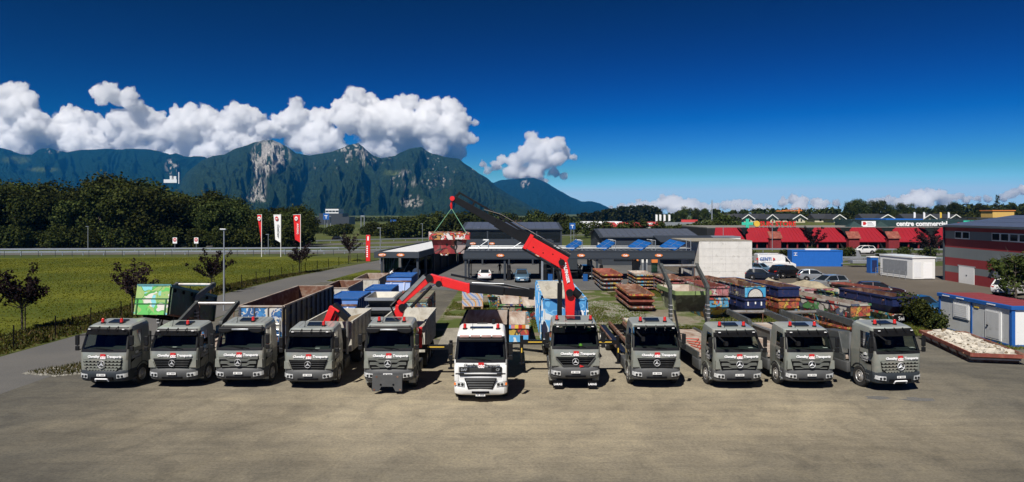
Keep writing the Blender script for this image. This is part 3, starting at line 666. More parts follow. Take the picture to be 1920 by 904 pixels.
MB().b2(-.55, -.4, 4, 13, 1.1, 1.3).b2(.4, .55, 4, 13, 1.1, 1.3).build('hook_frame', M['rust'], T[8])
MB().bar((0, 9, 1.2), (0, 4.2, 1.35), .3, .25).bar((0, 4.2, 1.3), (0, 3.9, 2.2), .25, .2).build('hook_arm', M['black'], T[8], bevel=.02)
for s in (-1, 1):
    MB().b2(s*1.0-.2, s*1.0+.2, 3.6, 12.8, 1.02, 1.1).build('mudguard', M['black'], T[8]); MB().b2(s*1.2-.03, s*1.2+.03, 3.6, 12.8, 1.05, 1.16).build('side_rail', M['rust'], T[8])
T[9] = truck(1385, 731, 3.0, 'grey skip lorry holding up its arms with the camouflage skip behind')
cab(T[9], 'mp3', hz=.84, visor='black', beacons=(-.62, .62), arm_mirror=True)
chassis(T[9], 10.5); skip_deck(T[9], 10.5); skip_arms(T[9], [(7.8, 1.4), (7.9, 4.2), (9.9, 5.35)], w0=.24)
for k in range(4): MB().path([(-.9+.2*k, 2.8+k, 1.24), (-.5+.25*k, 3.8+k, 1.26), (-.8+.1*k, 5.0+k*.7, 1.24)], .03, 6).build('hose', pmat('red hose', (.45, .08, .05), .6) if k == 0 else bpy.data.materials['red hose'], T[9])
T[10] = truck(1520, 731, 1.0, 'grey skip lorry with folded arms, second from the right end of the row')
cab(T[10], 'mp3', hz=.84, visor='black', beacons=(-.62, .62), arm_mirror=True)
chassis(T[10], 10.5); skip_deck(T[10], 10.5); skip_arms(T[10], [(5.0, 1.4), (5.2, 2.5), (8.7, 2.6)], w0=.26)
T[11] = truck(1686, 735, 7.0, 'grey skip lorry with toothed grille at the right end of the row beside rubble tray')
cab(T[11], 'arocs', visor='black', pillar=True, beacons=(-.62, .45), arm_mirror=True)
chassis(T[11], 10.5); skip_deck(T[11], 10.5); skip_arms(T[11], [(5.0, 1.4), (5.3, 2.45), (9.0, 2.6)], w0=.26)
MB().prism([(3.0, 1.3), (4.6, 1.3), (4.9, 2.3), (3.4, 2.4)], 0, -1.0, -.3).build('hydraulic_box', M['hook_grey'], T[11], bevel=.03)
for k in (9, 10):
    for ch in list(T[k].children):
        if ch.name.startswith('entry_step'): ch.data = ch.data.copy(); ch.data.materials[0] = M['galv']
# dashboard odds and door lettering
for k, (x, z) in {2: (-.1, 0), 4: (.35, 0), 5: (-.35, 0), 8: (-.05, .02), 9: (.75, .02), 11: (.95, .1), 10: (.9, .03)}.items():
    MB().b2(x-.11, x+.11, .3, .45, 1.975+z, 1.98+z).build('paper', M['letter'], T[k])
for k, s in ((1, 1), (2, 1), (3, 1), (4, 1), (5, 1), (7, 1), (9, -1), (10, -1), (11, -1)):
    x = s*1.245; rt = (R(90), 0, R(90*s))
    text('Chevalley', .2, M['letter_dim'], T[k], (x, .78, 1.55), rt, bold=.004, shear=.2); text('Transports', .11, M['letter_dim'], T[k], (x, .84, 1.42), rt, shear=.2)
    text('ctc', .2, M['letter'], T[k], (x, .78, 1.75), rt, bold=.01)
bn = pmat('red perforated panel', (.62, .03, .02), .5)
for s in (-1, 1): MB().b2(s*1.2-.01, s*1.2+.01, .45, .85, 1.75, 2.45).build('window_panel', bn, T[3], bevel=.004)

# ---------------------------------------------------------------- cranes (bolted to their lorries)
def loc(t, px, py, Y):
    return t.matrix_world_inv @ P(px, py, Y)
class _W: pass
def L(k, px, py, Y):
    t = T[k]; v = P(px, py, Y)-t.location; a = -t.rotation_euler.z
    return Vector((v.x*math.cos(a)-v.y*math.sin(a), v.x*math.sin(a)+v.y*math.cos(a), v.z))
# lorry 7: tall crane
Y7 = T[7].location.y+3.1
col = MB().b2(-.45, .45, 2.7, 3.6, 1.1, 1.7).tube((L(7, 1075, 600, Y7).x, 3.1, 1.4), (L(7, 1075, 600, Y7).x, 3.1, 2.9), .28, 14).build('crane_base', M['black'], T[7], bevel=.02)
b0 = L(7, 1068, 592, Y7); b1 = L(7, 1069, 548, Y7); b2_ = L(7, 1056, 486, Y7); b3 = L(7, 1046, 492, Y7)
def off(v, dx=0, dz=0, dy=0): return Vector((v.x+dx, v.y+dy, v.z+dz))
MB().bar(off(b0, 0, -.6), b1, .4, .42, h2=.56, up=(1, 0, 0)).bar(b1, b2_, .4, .58, h2=.38, up=(1, 0, 0)).build('crane_mast', M['red'], T[7], bevel=.03)
MB().bar(off(b0, -.55, -.4), off(b1, -.55, .5), .2, .26, up=(1, 0, 0)).bar(off(b1, -.5, .4), off(b2_, -.45, -.15), .14, .16, up=(1, 0, 0)).build('hydraulic_cylinder', M['black'], T[7], bevel=.02)
MB().tube(off(b1, -.05, 0, -.4), off(b1, -.05, 0, .4), .2, 14).tube(off(b2_, -.1, -.15, -.35), off(b2_, -.1, -.15, .35), .17, 14).build('crane_pivot', M['black'], T[7])
MB().tube(off(b1, .5, -.2, -.1), off(b1, .15, .1, -.1), .22, 12).build('swing_motor', M['black'], T[7])
text('PALFINGER', .22, M['letter'], T[7], (b2_.x*.55+b1.x*.45-.02, b2_.y-.245, b2_.z*.6+b1.z*.4), (R(90), R(78.5), 0), bold=.008)
e0 = L(7, 1060, 494, Y7); e1 = L(7, 987, 452, Y7); e2 = L(7, 930, 417, Y7); e3 = L(7, 852, 373, Y7)
d_ = (e3-e0).normalized(); n_ = Vector((-d_.z, 0, d_.x)); n_ = n_ if n_.z > 0 else -n_
MB().bar(e0, e1, .42, .72, h2=.7).build('crane_boom', M['red'], T[7], bevel=.03)
MB().bar(off(e1, .05, .03), e2, .34, .52, h2=.48).build('boom_extension', M['black'], T[7], bevel=.02)
MB().bar(e2, e3, .28, .4, h2=.34).build('boom_extension', M['black'], T[7], bevel=.02)
MB().bar(e0+n_*.44, e1+n_*.42, .3, .14).bar(e1+n_*.38, e2+n_*.36, .22, .12).build('boom_channel', M['black'], T[7], bevel=.01)
MB().bar(e2+n_*.4, e3+n_*.42, .07, .1).bar(e3+n_*.42+Vector((.1, 0, -.02)), e3+n_*.05, .2, .14).bar(e2+(e3-e2)*.6+n_*.42, e2+(e3-e2)*.6+n_*.1, .12, .1).build('ram_bracket', M['black'], T[7], bevel=.01)
MB().path([e0+n_*.6+Vector((0, -.12, 0)), e1+n_*.58+Vector((0, -.12, 0)), e2+n_*.52+Vector((0, -.1, 0)), e2+(e3-e2)*.35+n_*.3+Vector((0, -.1, 0))], .03, 8).build('hydraulic_pipe', M['chrome'], T[7])
MB().bar(e0-n_*.46, e1-n_*.46, .3, .1).build('boom_channel', M['black'], T[7])
MB().bar(e1-n_*.41-d_*.1, e1+n_*.45-d_*.1, .44, .2).build('boom_collar', M['red'], T[7], bevel=.01)
for t_ in (.15, .35, .55, .8): MB().tube(e0+(e1-e0)*t_+n_*(.1-.2*(t_ > .5))+Vector((0, -.22, 0)), e0+(e1-e0)*t_+n_*(.1-.2*(t_ > .5))+Vector((0, -.205, 0)), .035, 8).build('bolt', M['matt'], T[7])
hk = L(7, 846, 384, Y7)
MB().tube(e3+Vector((-.1, -.2, .02)), e3+Vector((-.1, .2, .02)), .13, 12).tube(e3+Vector((-.1, 0, 0)), hk, .05, 8).tube(hk, off(hk, .02, -.25), .08, 10, r2=.04).build('crane_hook', M['red'], T[7])
# lorry 5: arm reaching right
Y5 = T[5].location.y+3.3
a0 = L(5, 741, 606, Y5); a1 = L(5, 752, 572, Y5); a2 = L(5, 806, 521, Y5); a3 = L(5, 828, 527, Y5); a4 = L(5, 878, 540, Y5); a5 = L(5, 945, 546, Y5); a6 = L(5, 1001, 551, Y5+.3)
MB().b2(-.5, .5, 2.6, 3.7, 1.1, 1.6).tube(off(a0, 0, -1.3), off(a0, 0, .1), .26, 14).build('crane_base', M['black'], T[5], bevel=.02)
MB().bar(off(a0, 0, -.4), a1, .44, .42, h2=.5, up=(1, 0, 0)).build('crane_mast', M['red'], T[5], bevel=.03)
MB().bar(off(a1, -.1, .05), a2, .4, .34, h2=.36).bar(a2, a3, .4, .45).build('crane_mast', M['red'], T[5], bevel=.03)
MB().bar(off(a1, .02, .3, -.22), off(a2, -.25, .12, -.22), .04, .2).build('hose_cover', M['steel'], T[5])
MB().path([off(a1, -.1, .4, -.2), off(a2, -.2, .22, -.2)], .04, 6).path([off(a1, -.3, -.5, -.3), off(a1, -.5, 0, -.3), off(a1, -.2, .3, -.2)], .05, 6).build('hose', M['black'], T[5])
MB().tube(off(a1, .55, -.1, -.12), off(a2, .1, -.42, -.12), .09, 10).build('hydraulic_cylinder', M['black'], T[5]); MB().tube(off(a2, -.5, -.75, -.12), off(a2, .55, -.25, -.12), .05, 10).build('piston_rod', M['chrome'], T[5])
MB().tube(off(a2, 0, 0, -.3), off(a2, 0, 0, .3), .2, 14).tube(off(a1, .1, -.1, -.3), off(a1, .1, -.1, .3), .2, 14).tube(off(a2, .5, -.3, -.3), off(a2, .5, -.3, .1), .17, 12).build('crane_pivot', M['black'], T[5])
MB().bar(a3, a4, .36, .5, h2=.48).build('crane_boom', M['red'], T[5], bevel=.03)
MB().bar(a4, a5, .3, .46, h2=.44).build('boom_extension', M['black'], T[5], bevel=.02); MB().bar(a5, a6, .26, .38, h2=.4).build('boom_extension', M['black'], T[5], bevel=.02)
MB().bar(off(a3, .5, .34), off(a5, 0, .32), .2, .1).bar(off(a5, 0, .32), off(a6, 0, .22), .12, .08).bar(off(a6, -.15, -.3), off(a6, -.1, .3), .3, .3, up=(1, 0, 0)).build('boom_channel', M['black'], T[5])
MB().bar(off(a4, 0, -.27), off(a4, 0, .27), .42, .16, up=(1, 0, 0)).build('boom_collar', M['red'], T[5], bevel=.01)
MB().path([off(a4, .2, .29, -.1), off(a5, 0, .4, -.1), off(a6, -.2, .26, -.1)], .025, 6).build('hydraulic_pipe', M['galv'], T[5])
MB().b2(1.12, 1.3, 2.45, 2.8, 1.7, 2.75).build('valve_bank', M['red'], T[5], bevel=.02)
for k in range(4): MB().path([(1.0+.1*k, 2.5, 2.9-.1*k), (1.15+.07*k, 2.45, 2.3), (1.1+.1*k, 2.6, 1.7)], .02, 5).build('hose', M['black'], T[5])
# lorry 4: folded crane
c0 = L(4, 604, 608, T[4].location.y+2.9); c1 = L(4, 630, 578, T[4].location.y+2.9)
MB().b2(-.6, .6, 2.5, 3.4, 1.1, 1.7).build('crane_base', M['black'], T[4])
for k in range(3): MB().bar(off(c0, .05+.22*k, -.45, -.2+.15*k), off(c1, -.1+.12*k, .1-.03*k, -.2+.15*k), .22, .3, h2=.36).build('crane_boom', M['red'], T[4], bevel=.02)
MB().bar(off(c1, -.12, .18), off(c1, .65, -.55), .55, .34).build('crane_knuckle', M['black'], T[4], bevel=.03)
MB().bar(off(c1, -.2, .14, -.2), off(c1, .25, -.15, -.3), .14, .1).build('crane_link', M['red'], T[4], bevel=.02)
MB().tube((.85, 2.7, 1.5), (.85, 2.7, 2.55), .35, 14).build('oil_tank', M['black'], T[4]); MB().tube((1.25, 2.75, 1.2), (1.25, 2.75, 3.1), .07, 10).build('exhaust_stack', M['steel'], T[4])
MB().path([(.6, 2.4, 2.3), (.85, 2.35, 2.6), (1.0, 2.35, 2.3), (.95, 2.4, 1.9)], .035, 6).build('hose', M['red'], T[4])
ea = MB(); g_ = 14; V = []; 
for i in range(g_+1):
    for j in range(g_+1):
        x = -1.1+2.2*i/g_; y = 6.2+2.7*j/g_; V.append((x, y, 1.27+max(0, (j/g_)**1.6*1.15+.25*(vnoise(np.array(x*3), np.array(y*3), 3)-.5)*min(1, j/4)-.05)))
ea.add(V, [(i*(g_+1)+j, (i+1)*(g_+1)+j, (i+1)*(g_+1)+j+1, i*(g_+1)+j+1) for i in range(g_) for j in range(g_)])
tag(ea.build('earth_heap', M['earth'], None, T[4].location, smooth=True), 'brown earth heaped against the back wall of a tipper bed', 'earth')
# ---------------------------------------------------------------- skips, trays and containers
WHT = (.62, .6, .54); BLK = (.02, .02, .022); CY = (.05, .35, .6); RD = (.5, .03, .03); YL = (.65, .45, .06); OR = (.6, .18, .03); GN = (.06, .3, .08); NV = (.02, .05, .2); PK = (.55, .2, .22); BG = (.45, .38, .27)
GF = {
 'multi': graff('mixed spray painting', [RD, CY, YL, WHT, NV, OR, GN, BG], 1.6),
 'warm': graff('warm spray painting', [RD, OR, BG, WHT, (.3, .05, .04), YL, PK, (.2, .05, .04)], 2.2, rust=.5),
 'pale': graff('pale spray painting', [WHT, CY, OR, (.3, .5, .5), RD, WHT, YL, NV], 2.4, rust=.35),
 'camo': graff('camouflage paint', [(.09, .12, .05), (.16, .2, .09), (.05, .07, .03), (.22, .26, .14)], 1.0, (.1, .13, .06), .01, rust=.05, dist=2.0),
 'pink': graff('pink spray painting', [PK, (.35, .06, .08), WHT, (.45, .1, .12), (.2, .03, .05), PK], 1.5, rust=.3),
 'green': graff('green creature painting', [(.1, .45, .09), (.32, .45, .16), (.2, .55, .6), (.14, .5, .1), WHT, (.28, .42, .13)], 1.1, (.06, .3, .05), .03, rust=-.4, dist=1.8, grime=.05),
 'dkgreen': graff('dark green painting', [(.02, .09, .05), (.03, .11, .12), (.02, .07, .04), (.04, .12, .05)], .9, (.015, .05, .03), .02, rust=-.3, dist=1.8),
 'blue': graff('blue figure painting', [(.03, .18, .42), (.03, .12, .3), (.05, .25, .55), WHT, (.25, .1, .05), (.02, .1, .28)], 1.7, (.6, .6, .58), .03, rust=.05, grime=.12),
 'dkblue': graff('dark blue figure painting', [(.012, .02, .045), (.015, .03, .07), (.02, .025, .04), (.1, .08, .03), (.012, .025, .06), (.03, .05, .09)], 1.4, rust=.1),
 'sky': graff('sky and cloud painting', [(.08, .35, .7), (.12, .42, .75), (.65, .7, .72), (.1, .38, .72), (.06, .28, .6)], .8, (.2, .5, .8), .01, rust=.02, dist=1.6, grime=.12),
 'skip_red': graff('red shattered painting', [(.42, .05, .06), (.5, .08, .08), (.34, .04, .05), (.5, .4, .38), (.3, .04, .05), (.45, .12, .08)], 1.3, BLK, .03, rust=.15, grime=.05),
 'skip_rim': graff('red and white shards', [(.75, .7, .68), (.6, .03, .04), (.75, .7, .68), (.55, .05, .05), (.5, .25, .08)], 2.6, BLK, .05, rust=-.2, grime=.05),
 'teal': graff('teal lettering painting', [(.02, .1, .16), (.03, .2, .25), BLK, (.45, .55, .1), WHT, (.02, .08, .14)], 1.9, rust=.1),
 'italia': graff('white green red painting', [WHT, GN, RD, BLK, WHT, (.3, .4, .3), (.05, .1, .2), WHT], 1.1, rust=-.1),
 'yellow': graff('yellow and blue painting', [YL, CY, (.6, .3, .05), WHT, RD, CY], 1.4, rust=.05),
 'red': graff('red yellow painting', [RD, (.55, .1, .04), YL, (.3, .04, .03), OR], 2.2, rust=.3),
 'dark': graff('black and crimson painting', [BLK, (.1, .02, .025), BLK, (.2, .03, .04), WHT, BLK], 1.0, rust=.2),
 'dkstar': graff('night sky painting', [(.02, .03, .10), (.03, .04, .13), (.02, .03, .1), (.4, .38, .26), (.03, .05, .14)], 1.4, (.35, .33, .25), .02, rust=.05),
 'dome': graff('light blue painting', [CY, (.12, .45, .7), CY, (.08, .38, .62)], .7, CY, .001, rust=-.2, grime=.1),
 'bands': None, 'marble': None}
def wavemat(name, stops, scale, dist):
    m, t, b, n, l = nmat(name); tc = n.new('ShaderNodeTexCoord').outputs['Object']; mp = n.new('ShaderNodeMapping'); mp.inputs['Rotation'].default_value = (0, R(35), 0); l.new(tc, mp.inputs[0])
    wv = n.new('ShaderNodeTexWave'); wv.inputs['Scale'].default_value = scale; wv.inputs['Distortion'].default_value = dist; wv.inputs['Detail'].default_value = 1.5; wv.inputs['Detail Scale'].default_value = .9
    l.new(mp.outputs[0], wv.inputs[0]); r = ramp(n, stops, 'CONSTANT'); l.new(wv.outputs[0], r.inputs[0]); l.new(r.outputs[0], b.inputs['Base Color']); b.inputs['Roughness'].default_value = .6; return m
GF['marble'] = wavemat('marbled stripes', [(0, (.2, .3, .55)), (.18, WHT), (.33, OR), (.42, WHT), (.55, (.3, .4, .6)), (.68, (.06, .1, .3)), (.75, WHT), (.88, (.55, .3, .12))], .55, 9)
GRPS = 'skips stored behind the lorries'
def tub(mb, L_, W, H, ins=.18, rf=.5, rb=.5, t=.05, mo=0, mi=1, vb=0):
    """open trapezoid tub, origin at front ground centre, long axis +y; mo outside, mi inside"""
    top = [(-W/2, 0, H), (W/2, 0, H), (W/2, L_, H), (-W/2, L_, H)]; bot = [(-W/2+ins, rf, 0), (W/2-ins, rf, 0), (W/2-ins, L_-rb, 0), (-W/2+ins, L_-rb, 0)]
    it = [(x-math.copysign(t, x), y+(t if y == 0 else -t), z) for x, y, z in top]; ib = [(x-math.copysign(t, x), y+(t if y == rf else -t), t) for x, y, z in bot]
    sides = [(0, 1, 5, 4), (1, 2, 6, 5), (2, 3, 7, 6), (3, 0, 4, 7)]
    if vb:
        lo = [(x, y, H-vb) for x, y, z in top]; li = [(x, y, H-vb) for x, y, z in it]
        mb.add(top+lo, sides, mo); mb.add(lo+bot, sides+[(4, 5, 6, 7)], mo); mb.add(it+li, [tuple(reversed(f)) for f in sides], mi); mb.add(li+ib, [tuple(reversed(f)) for f in sides]+[(7, 6, 5, 4)], mi)
    else:
      mb.add(top+bot, sides+[(4, 5, 6, 7)], mo)
      mb.add(it+ib, [(4, 5, 1, 0), (5, 6, 2, 1), (6, 7, 3, 2), (7, 4, 0, 3), (7, 6, 5, 4)], mi)
    mb.add(top+it, [(0, 4, 5, 1), (1, 5, 6, 2), (2, 6, 7, 3), (3, 7, 4, 0)], mo); return mb
def skip(label, loc, rz, L_, W, H, ext, inn, rim=None, ribs=4, rimh=.14, face=None, ins=.18, rf=.5, rb=.5, name='skip', group=GRPS, lugs=True, cat='skip', vb=0):
    t = thing(name, label, cat, loc, rz, group)
    s = tub(MB(), L_, W, H, ins, rf, rb, vb=vb).build('tub', [ext, inn], t)
    mb = MB(); e = .04; rim = rim or ext
    for a, b in (((-W/2-e, -e), (W/2+e, -e)), ((-W/2-e, L_+e), (W/2+e, L_+e))): mb.b2(a[0], b[0], a[1]-.03, a[1]+.04, H-rimh, H+.01)
    for x in (-W/2-e, W/2+e): mb.b2(x-.04, x+.04, .005-e, L_-.005+e, H-rimh+.002, H+.012)
    mb.build('rim', rim, t)
    for k in range(ribs):
        y = rf+.1+(L_-rf-rb-.2)*k/max(1, ribs-1)
        for sx in (-1, 1): (MB().b2(sx*(W/2+.03)-.032, sx*(W/2+.03)+.032, y-.05, y+.05, H-vb+.02, H-rimh) if vb else MB().bar((sx*(W/2-ins+.02), y, .02), (sx*(W/2+.03), y, H-rimh), .09, .07, up=(0, 1, 0))).build('rib', ext, s)
    if lugs:
        for y in (rf+.3, L_-rb-.3):
            for sx in (-1, 1): MB().tube((sx*(W/2), y, H*.72), (sx*(W/2+.14), y, H*.72), .05, 8).build('lug', M['rust'], t)
    if face and vb: MB().b2(-W/2+.03, W/2-.03, -.03, -.003, H-vb+.03, H-rimh-.01).build('front_panel', face, t)
    elif face: MB().prism([(-W/2+.1, H-rimh-.02), (W/2-.1, H-rimh-.02), (W/2-ins+.02, .08), (-W/2+ins-.02, .08)], 1, -.012, 0).build('front_panel', face, t)
    return t
def tray_stack(label0, px, gy, n, L_, W, H, exts, inn, rz=0, dz=None, Y=None, X=None):
    p = G(px, gy) if X is None else Vector((X, Y, 0)); dz = dz or H+.06
    for k in range(n):
        lab = label0 % {3: ('bottom of its stack', 'in the middle of its stack', 'topmost of its stack'), 4: ('bottom of its stack', 'second from bottom', 'second from top', 'topmost of its stack'), 5: ('bottom of its stack', 'second from bottom', 'in the middle of its stack', 'second from top', 'topmost of its stack')}[n][k]
        skip(lab, (p.x+random.uniform(-.04, .04), p.y+random.uniform(-.1, .1), .06+k*dz), rz+random.uniform(-.01, .01), L_, W, H, exts[k % len(exts)], inn, ribs=6, rimh=min(.16, H*.45), rf=.35, rb=.35, name='skip_tray', cat='skip tray')
# stacked shallow trays at centre right
tray_stack('red orange tray in the stack nearest the gravel, %s', 1204, 585, 3, 8.4, 2.1, .46, [GF['warm'], M['rust_red'], GF['red']], M['rust'], dz=.53)
tray_stack('red painted tray in the stack nearest the wash bay, %s', 1148, 546, 4, 8.2, 2.2, .42, [GF['pale'], GF['pale'], GF['warm'], GF['red']], M['rust_red'], dz=.47)
tray_stack('patchwork painted tray in the narrow whitish stack, %s', 1210, 545, 5, 5.6, 2.1, .3, [GF['warm'], GF['pale'], GF['pale'], GF['red'], GF['pale']], M['rust_pale'], dz=.36)
tray_stack('brown mottled tray in the stack behind the raised arm, %s', 1266, 556, 5, 6.0, 2.1, .3, [GF['warm'], GF['pale'], GF['warm'], GF['pink'], GF['warm']], M['rust'], dz=.37)
# camouflage skip held in the raised arms of lorry 9
skip('olive camouflage skip hanging between the raised grey arms', P(1300, 0, 44.2).xy.to_3d()+Vector((0, 0, 2.2)), R(4), 4.2, 2.25, 1.45, GF['camo'], M['rust_pale'], ribs=2, rf=.9, rb=.9, rimh=.24, rim=pmat('pale green rim', (.2, .27, .1), .5, var=.3, scale=2), group=None)
def sk(label, px, gy, rz, L_, W, H, z=0, **k):
    p = G(px, gy); p.z = z; return skip(label, p, R(rz), L_, W, H, k.pop('ext'), k.pop('inn', M['rust']), **k)
sk('pink and white checkered skip just right of the raised arms', 1333, 566, 6, 5.0, 1.9, 1.3, ext=GF['pink'], ribs=5)
sk('crimson striped skip with dark portrait painting', 1306, 560, 4, 5.0, 1.9, 1.5, ext=GF['pink'], inn=M['rust_red'])
sk('black and white skip by the concrete block wall', 1375, 556, 8, 5.0, 1.9, 1.5, ext=GF['dark'], ribs=5)
sk('skip with light blue lid edge below the concrete block', 1408, 553, 9, 5.2, 1.9, 1.4, ext=GF['sky'], ribs=5)
sk('yellow and blue cartoonish lettered skip under the pink checkered ones', 1345, 600, 5, 5.2, 1.9, 1.8, ext=GF['yellow'], ribs=3, rf=1.3, rb=1.2, ins=.3, vb=.75)
sk('mottled pink grey skip stacked on the yellow and blue one', 1345, 599, 5, 5.2, 1.9, 1.8, z=.9, ext=GF['pink'], inn=M['rust_red'], ribs=4, rf=1.3, rb=1.2, ins=.3, vb=.75)
s_ = sk('navy skip beneath the one with the dome painting', 1416, 602, 6, 5.2, 1.75, 1.8, ext=M['navy'], ribs=3, rf=1.4, rb=1.2, ins=.3, vb=.78)
for x in (-.62, 0, .5): MB().b2(x-.05, x+.05, -.06, -.03, 1.25+.12*(x == 0), 1.55).build('white_mark', M['letter'], s_)
d_s = sk('dark skip with light blue front and white dome painting', 1416, 601, 6, 5.2, 1.8, 1.8, z=.98, ext=GF['dkstar'], ribs=3, rf=1.4, rb=1.2, ins=.3, vb=.9, face=GF['dome'], rimh=.06, rim=GF['multi'])
dm = MB(); dm.prism([(.68*math.cos(R(a)), .94+.72*math.sin(R(a))) for a in range(0, 181, 15)], 1, -.05, -.031); dm.build('dome_picture', M['navy'], d_s)
dm = MB(); dm.prism([(.59*math.cos(R(a)), .95+.62*math.sin(R(a))) for a in range(0, 181, 15)], 1, -.056, -.051); dp = dm.build('dome_picture', wavemat('hatched white', [(0, WHT), (.72, (.08, .05, .04)), (.85, WHT)], 3.2, 3), d_s)
sk('red skip with yellow drawings under the navy ribbed one', 1479, 601, 7, 5.4, 1.75, 1.75, ext=GF['red'], ribs=3, rf=1.3, rb=1.2, ins=.3, vb=.75)
sk('plain navy ribbed skip on top of the red drawn one', 1479, 600, 7, 5.6, 1.8, 1.75, z=.95, ext=M['navy'], ribs=4, rf=1.3, rb=1.2, ins=.3, vb=.8)
sk('pink ribbed skip with a blue heart on its end', 1509, 583, 9, 5.6, 1.9, 1.35, z=.6, ext=GF['pink'], inn=M['concrete_in'], ribs=4, face=pmat('pale pink end', (.55, .4, .38), .6))
sk('rusty red skip under the pink ribbed one', 1509, 585, 9, 5.4, 1.8, .55, ext=M['rust_red'], ribs=3)
sk('teal and black lettered skip before the silver estate car', 1590, 578, 16, 6.8, 2.0, 1.3, z=.2, ext=GF['teal'], inn=M['concrete_in'], ribs=6)
sk('black and crimson skip beside the dark car', 1655, 572, 14, 6.2, 2.0, 1.35, z=.2, ext=GF['dark'], inn=M['rust_red'], ribs=3)
sk('long open skip with car pictures in white green and red', 1613, 616, 13, 8.6, 1.75, 1.85, ext=GF['italia'], inn=M['rust_pale'], ribs=0, rf=1.3, rb=1.2, ins=.3, vb=.95, face=GF['red'])
sk('low skip with red panel under the picture skip', 1606, 626, 12, 5.0, 1.7, .5, ext=GF['red'], ribs=3, rf=.4)
sk('navy blue skip with rusty load space at the right end of the skips', 1696, 608, 8, 6.8, 2.05, 1.3, z=.85, ext=M['navy'], ribs=4, rf=.7, rb=.7, vb=.75)
bs = sk('skip with chalk writing on a black panel under the navy one', 1696, 609, 8, 6.0, 1.95, .85, ext=GF['multi'], ribs=3, rf=.4)
MB().b2(-.95, .1, -.095, -.075, .3, .8).build('chalk_panel', M['matt'], bs); text('Sol', .42, M['letter'], bs, (-.35, -.1, .5))
GF['olive'] = graff('olive lettering painting', [(.2, .2, .1), (.3, .3, .28), (.1, .14, .06), (.4, .3, .12), (.05, .05, .05)], 1.6)
tarp = pmat('dusty beige tarpaulin', (.34, .29, .2), .9, var=.2, scale=2, bump=.4)
def tarped(label, px, gy, rz, L_, W, H, ext):
    t = sk(label, px, gy, rz, L_, W, H, ext=ext, ribs=4); V = []; n1, n2 = 5, 9
    for j in range(n2+1):
        for i in range(n1+1): u, v = i/n1, j/n2; V.append((-W/2-.06+(W+.12)*u, .05+(L_-.1)*v, H+.03+.5*math.sin(math.pi*u)*math.sin(math.pi*min(1, v*1.1))**.5*(.6+.8*random.random())))
    MB().add(V, [(j*(n1+1)+i, j*(n1+1)+i+1, (j+1)*(n1+1)+i+1, (j+1)*(n1+1)+i) for j in range(n2) for i in range(n1)]).build('tarpaulin', tarp, t); return t
tarped('skip under a dusty beige tarpaulin beside the pink ribbed one', 1545, 571, 10, 5.2, 1.9, 1.5, GF['pink'])
tarped('olive lettered skip with a humped tarpaulin near the silver hatchback', 1470, 559, 8, 5.0, 1.9, 1.2, GF['olive'])
sk('narrow rusty skip between the black one and the concrete block', 1350, 553, 7, 5.0, 1.7, 1.6, ext=GF['warm'], ribs=5)
sk('small teal skip behind the night sky one', 1430, 575, 6, 4.6, 1.8, 1.9, ext=GF['teal'], ribs=4, vb=.6, rf=1, rb=1)
sk('rusty brown skip behind the pink checkered one', 1325, 553, 6, 5.0, 1.8, 1.5, ext=M['rust'], ribs=4)
sk('faded painted skip under the low end of the picture skip', 1560, 612, 12, 5.0, 1.7, .9, ext=GF['multi'], ribs=3)
sk('dark olive skip at the foot of the navy stack', 1640, 628, 10, 4.6, 1.8, .75, ext=GF['olive'], inn=M['concrete_in'], ribs=3)
# odd steel hopper with chains behind lorry 11
hp = thing('steel_hopper', 'dark grey tipped steel hopper with rusty chains behind the rightmost lorries', 'hopper', (16.1, 39.6, .1), R(6))
MB().prism([(0, 0), (2.0, 0), (2.9, 1.7), (-.5, 1.7)], 0, -.9, .9).build('body', M['hook_grey'], hp, bevel=.02); MB().b2(-.98, .98, -.6, 3.0, 1.7, 1.8).build('rim', M['galv'], hp); MB().b2(-.85, .85, -.4, 2.8, 1.801, 1.82).build('load', M['rust_pale'], hp)
for x in (-.6, .1, .55): MB().path([(x, -.55, 1.85), (x+.12, -.62, 1.2), (x-.05, -.5, .5)], .03, 6).build('chain', M['rust'], hp)
# white tray between lorries 8 and 9
skip('whitish flat tray lying between two lorries at centre right', (9.75, 46.0, .1), R(2), 6.5, 2.0, .55, GF['pale'], M['concrete_in'], ribs=4, group=None, name='skip_tray', cat='skip tray')
# graffiti skips between the white lorry and the tall crane lorry
f_ = skip('skip with striped pop art end between white lorry and crane lorry', (.3, 45.4, .05), R(1), 6.2, 1.75, 1.25, GF['multi'], M['rust_pale'], ribs=4, ins=.1, rf=.2, rb=.4)
for k, c in enumerate([RD, (.1, .3, .6), PK, YL, RD, OR, WHT]): MB().b2(-.84+.24*k, -.60+.24*k, -.1, -.075, 1.0, 1.24).build('colour_block', pmat('block colour %d' % k, c, .5), f_)
MB().b2(-.8, .8, -.03, .0, .55, .98).build('painted_band', GF['yellow'], f_); MB().b2(-.78, .78, -.03, .0, .1, .55).build('painted_band', GF['sky'], f_)
skip('painted skip with dark load behind the pop art one', (-.15, 53.4, .05), R(1), 5.6, 1.8, 1.55, GF['multi'], M['rust_pale'], ribs=4, ins=.1, rf=.2)
skip('rusty skip with green painted edge left of sky painted container', (1.55, 55.0, .05), R(1), 6.0, 1.5, 1.2, GF['multi'], M['rust_pale'], ribs=4)
skip('faded painted skip behind the black crane tip', (-1.1, 62.2, .05), R(1), 6.0, 2.1, 1.2, GF['multi'], M['rust_pale'], ribs=4)

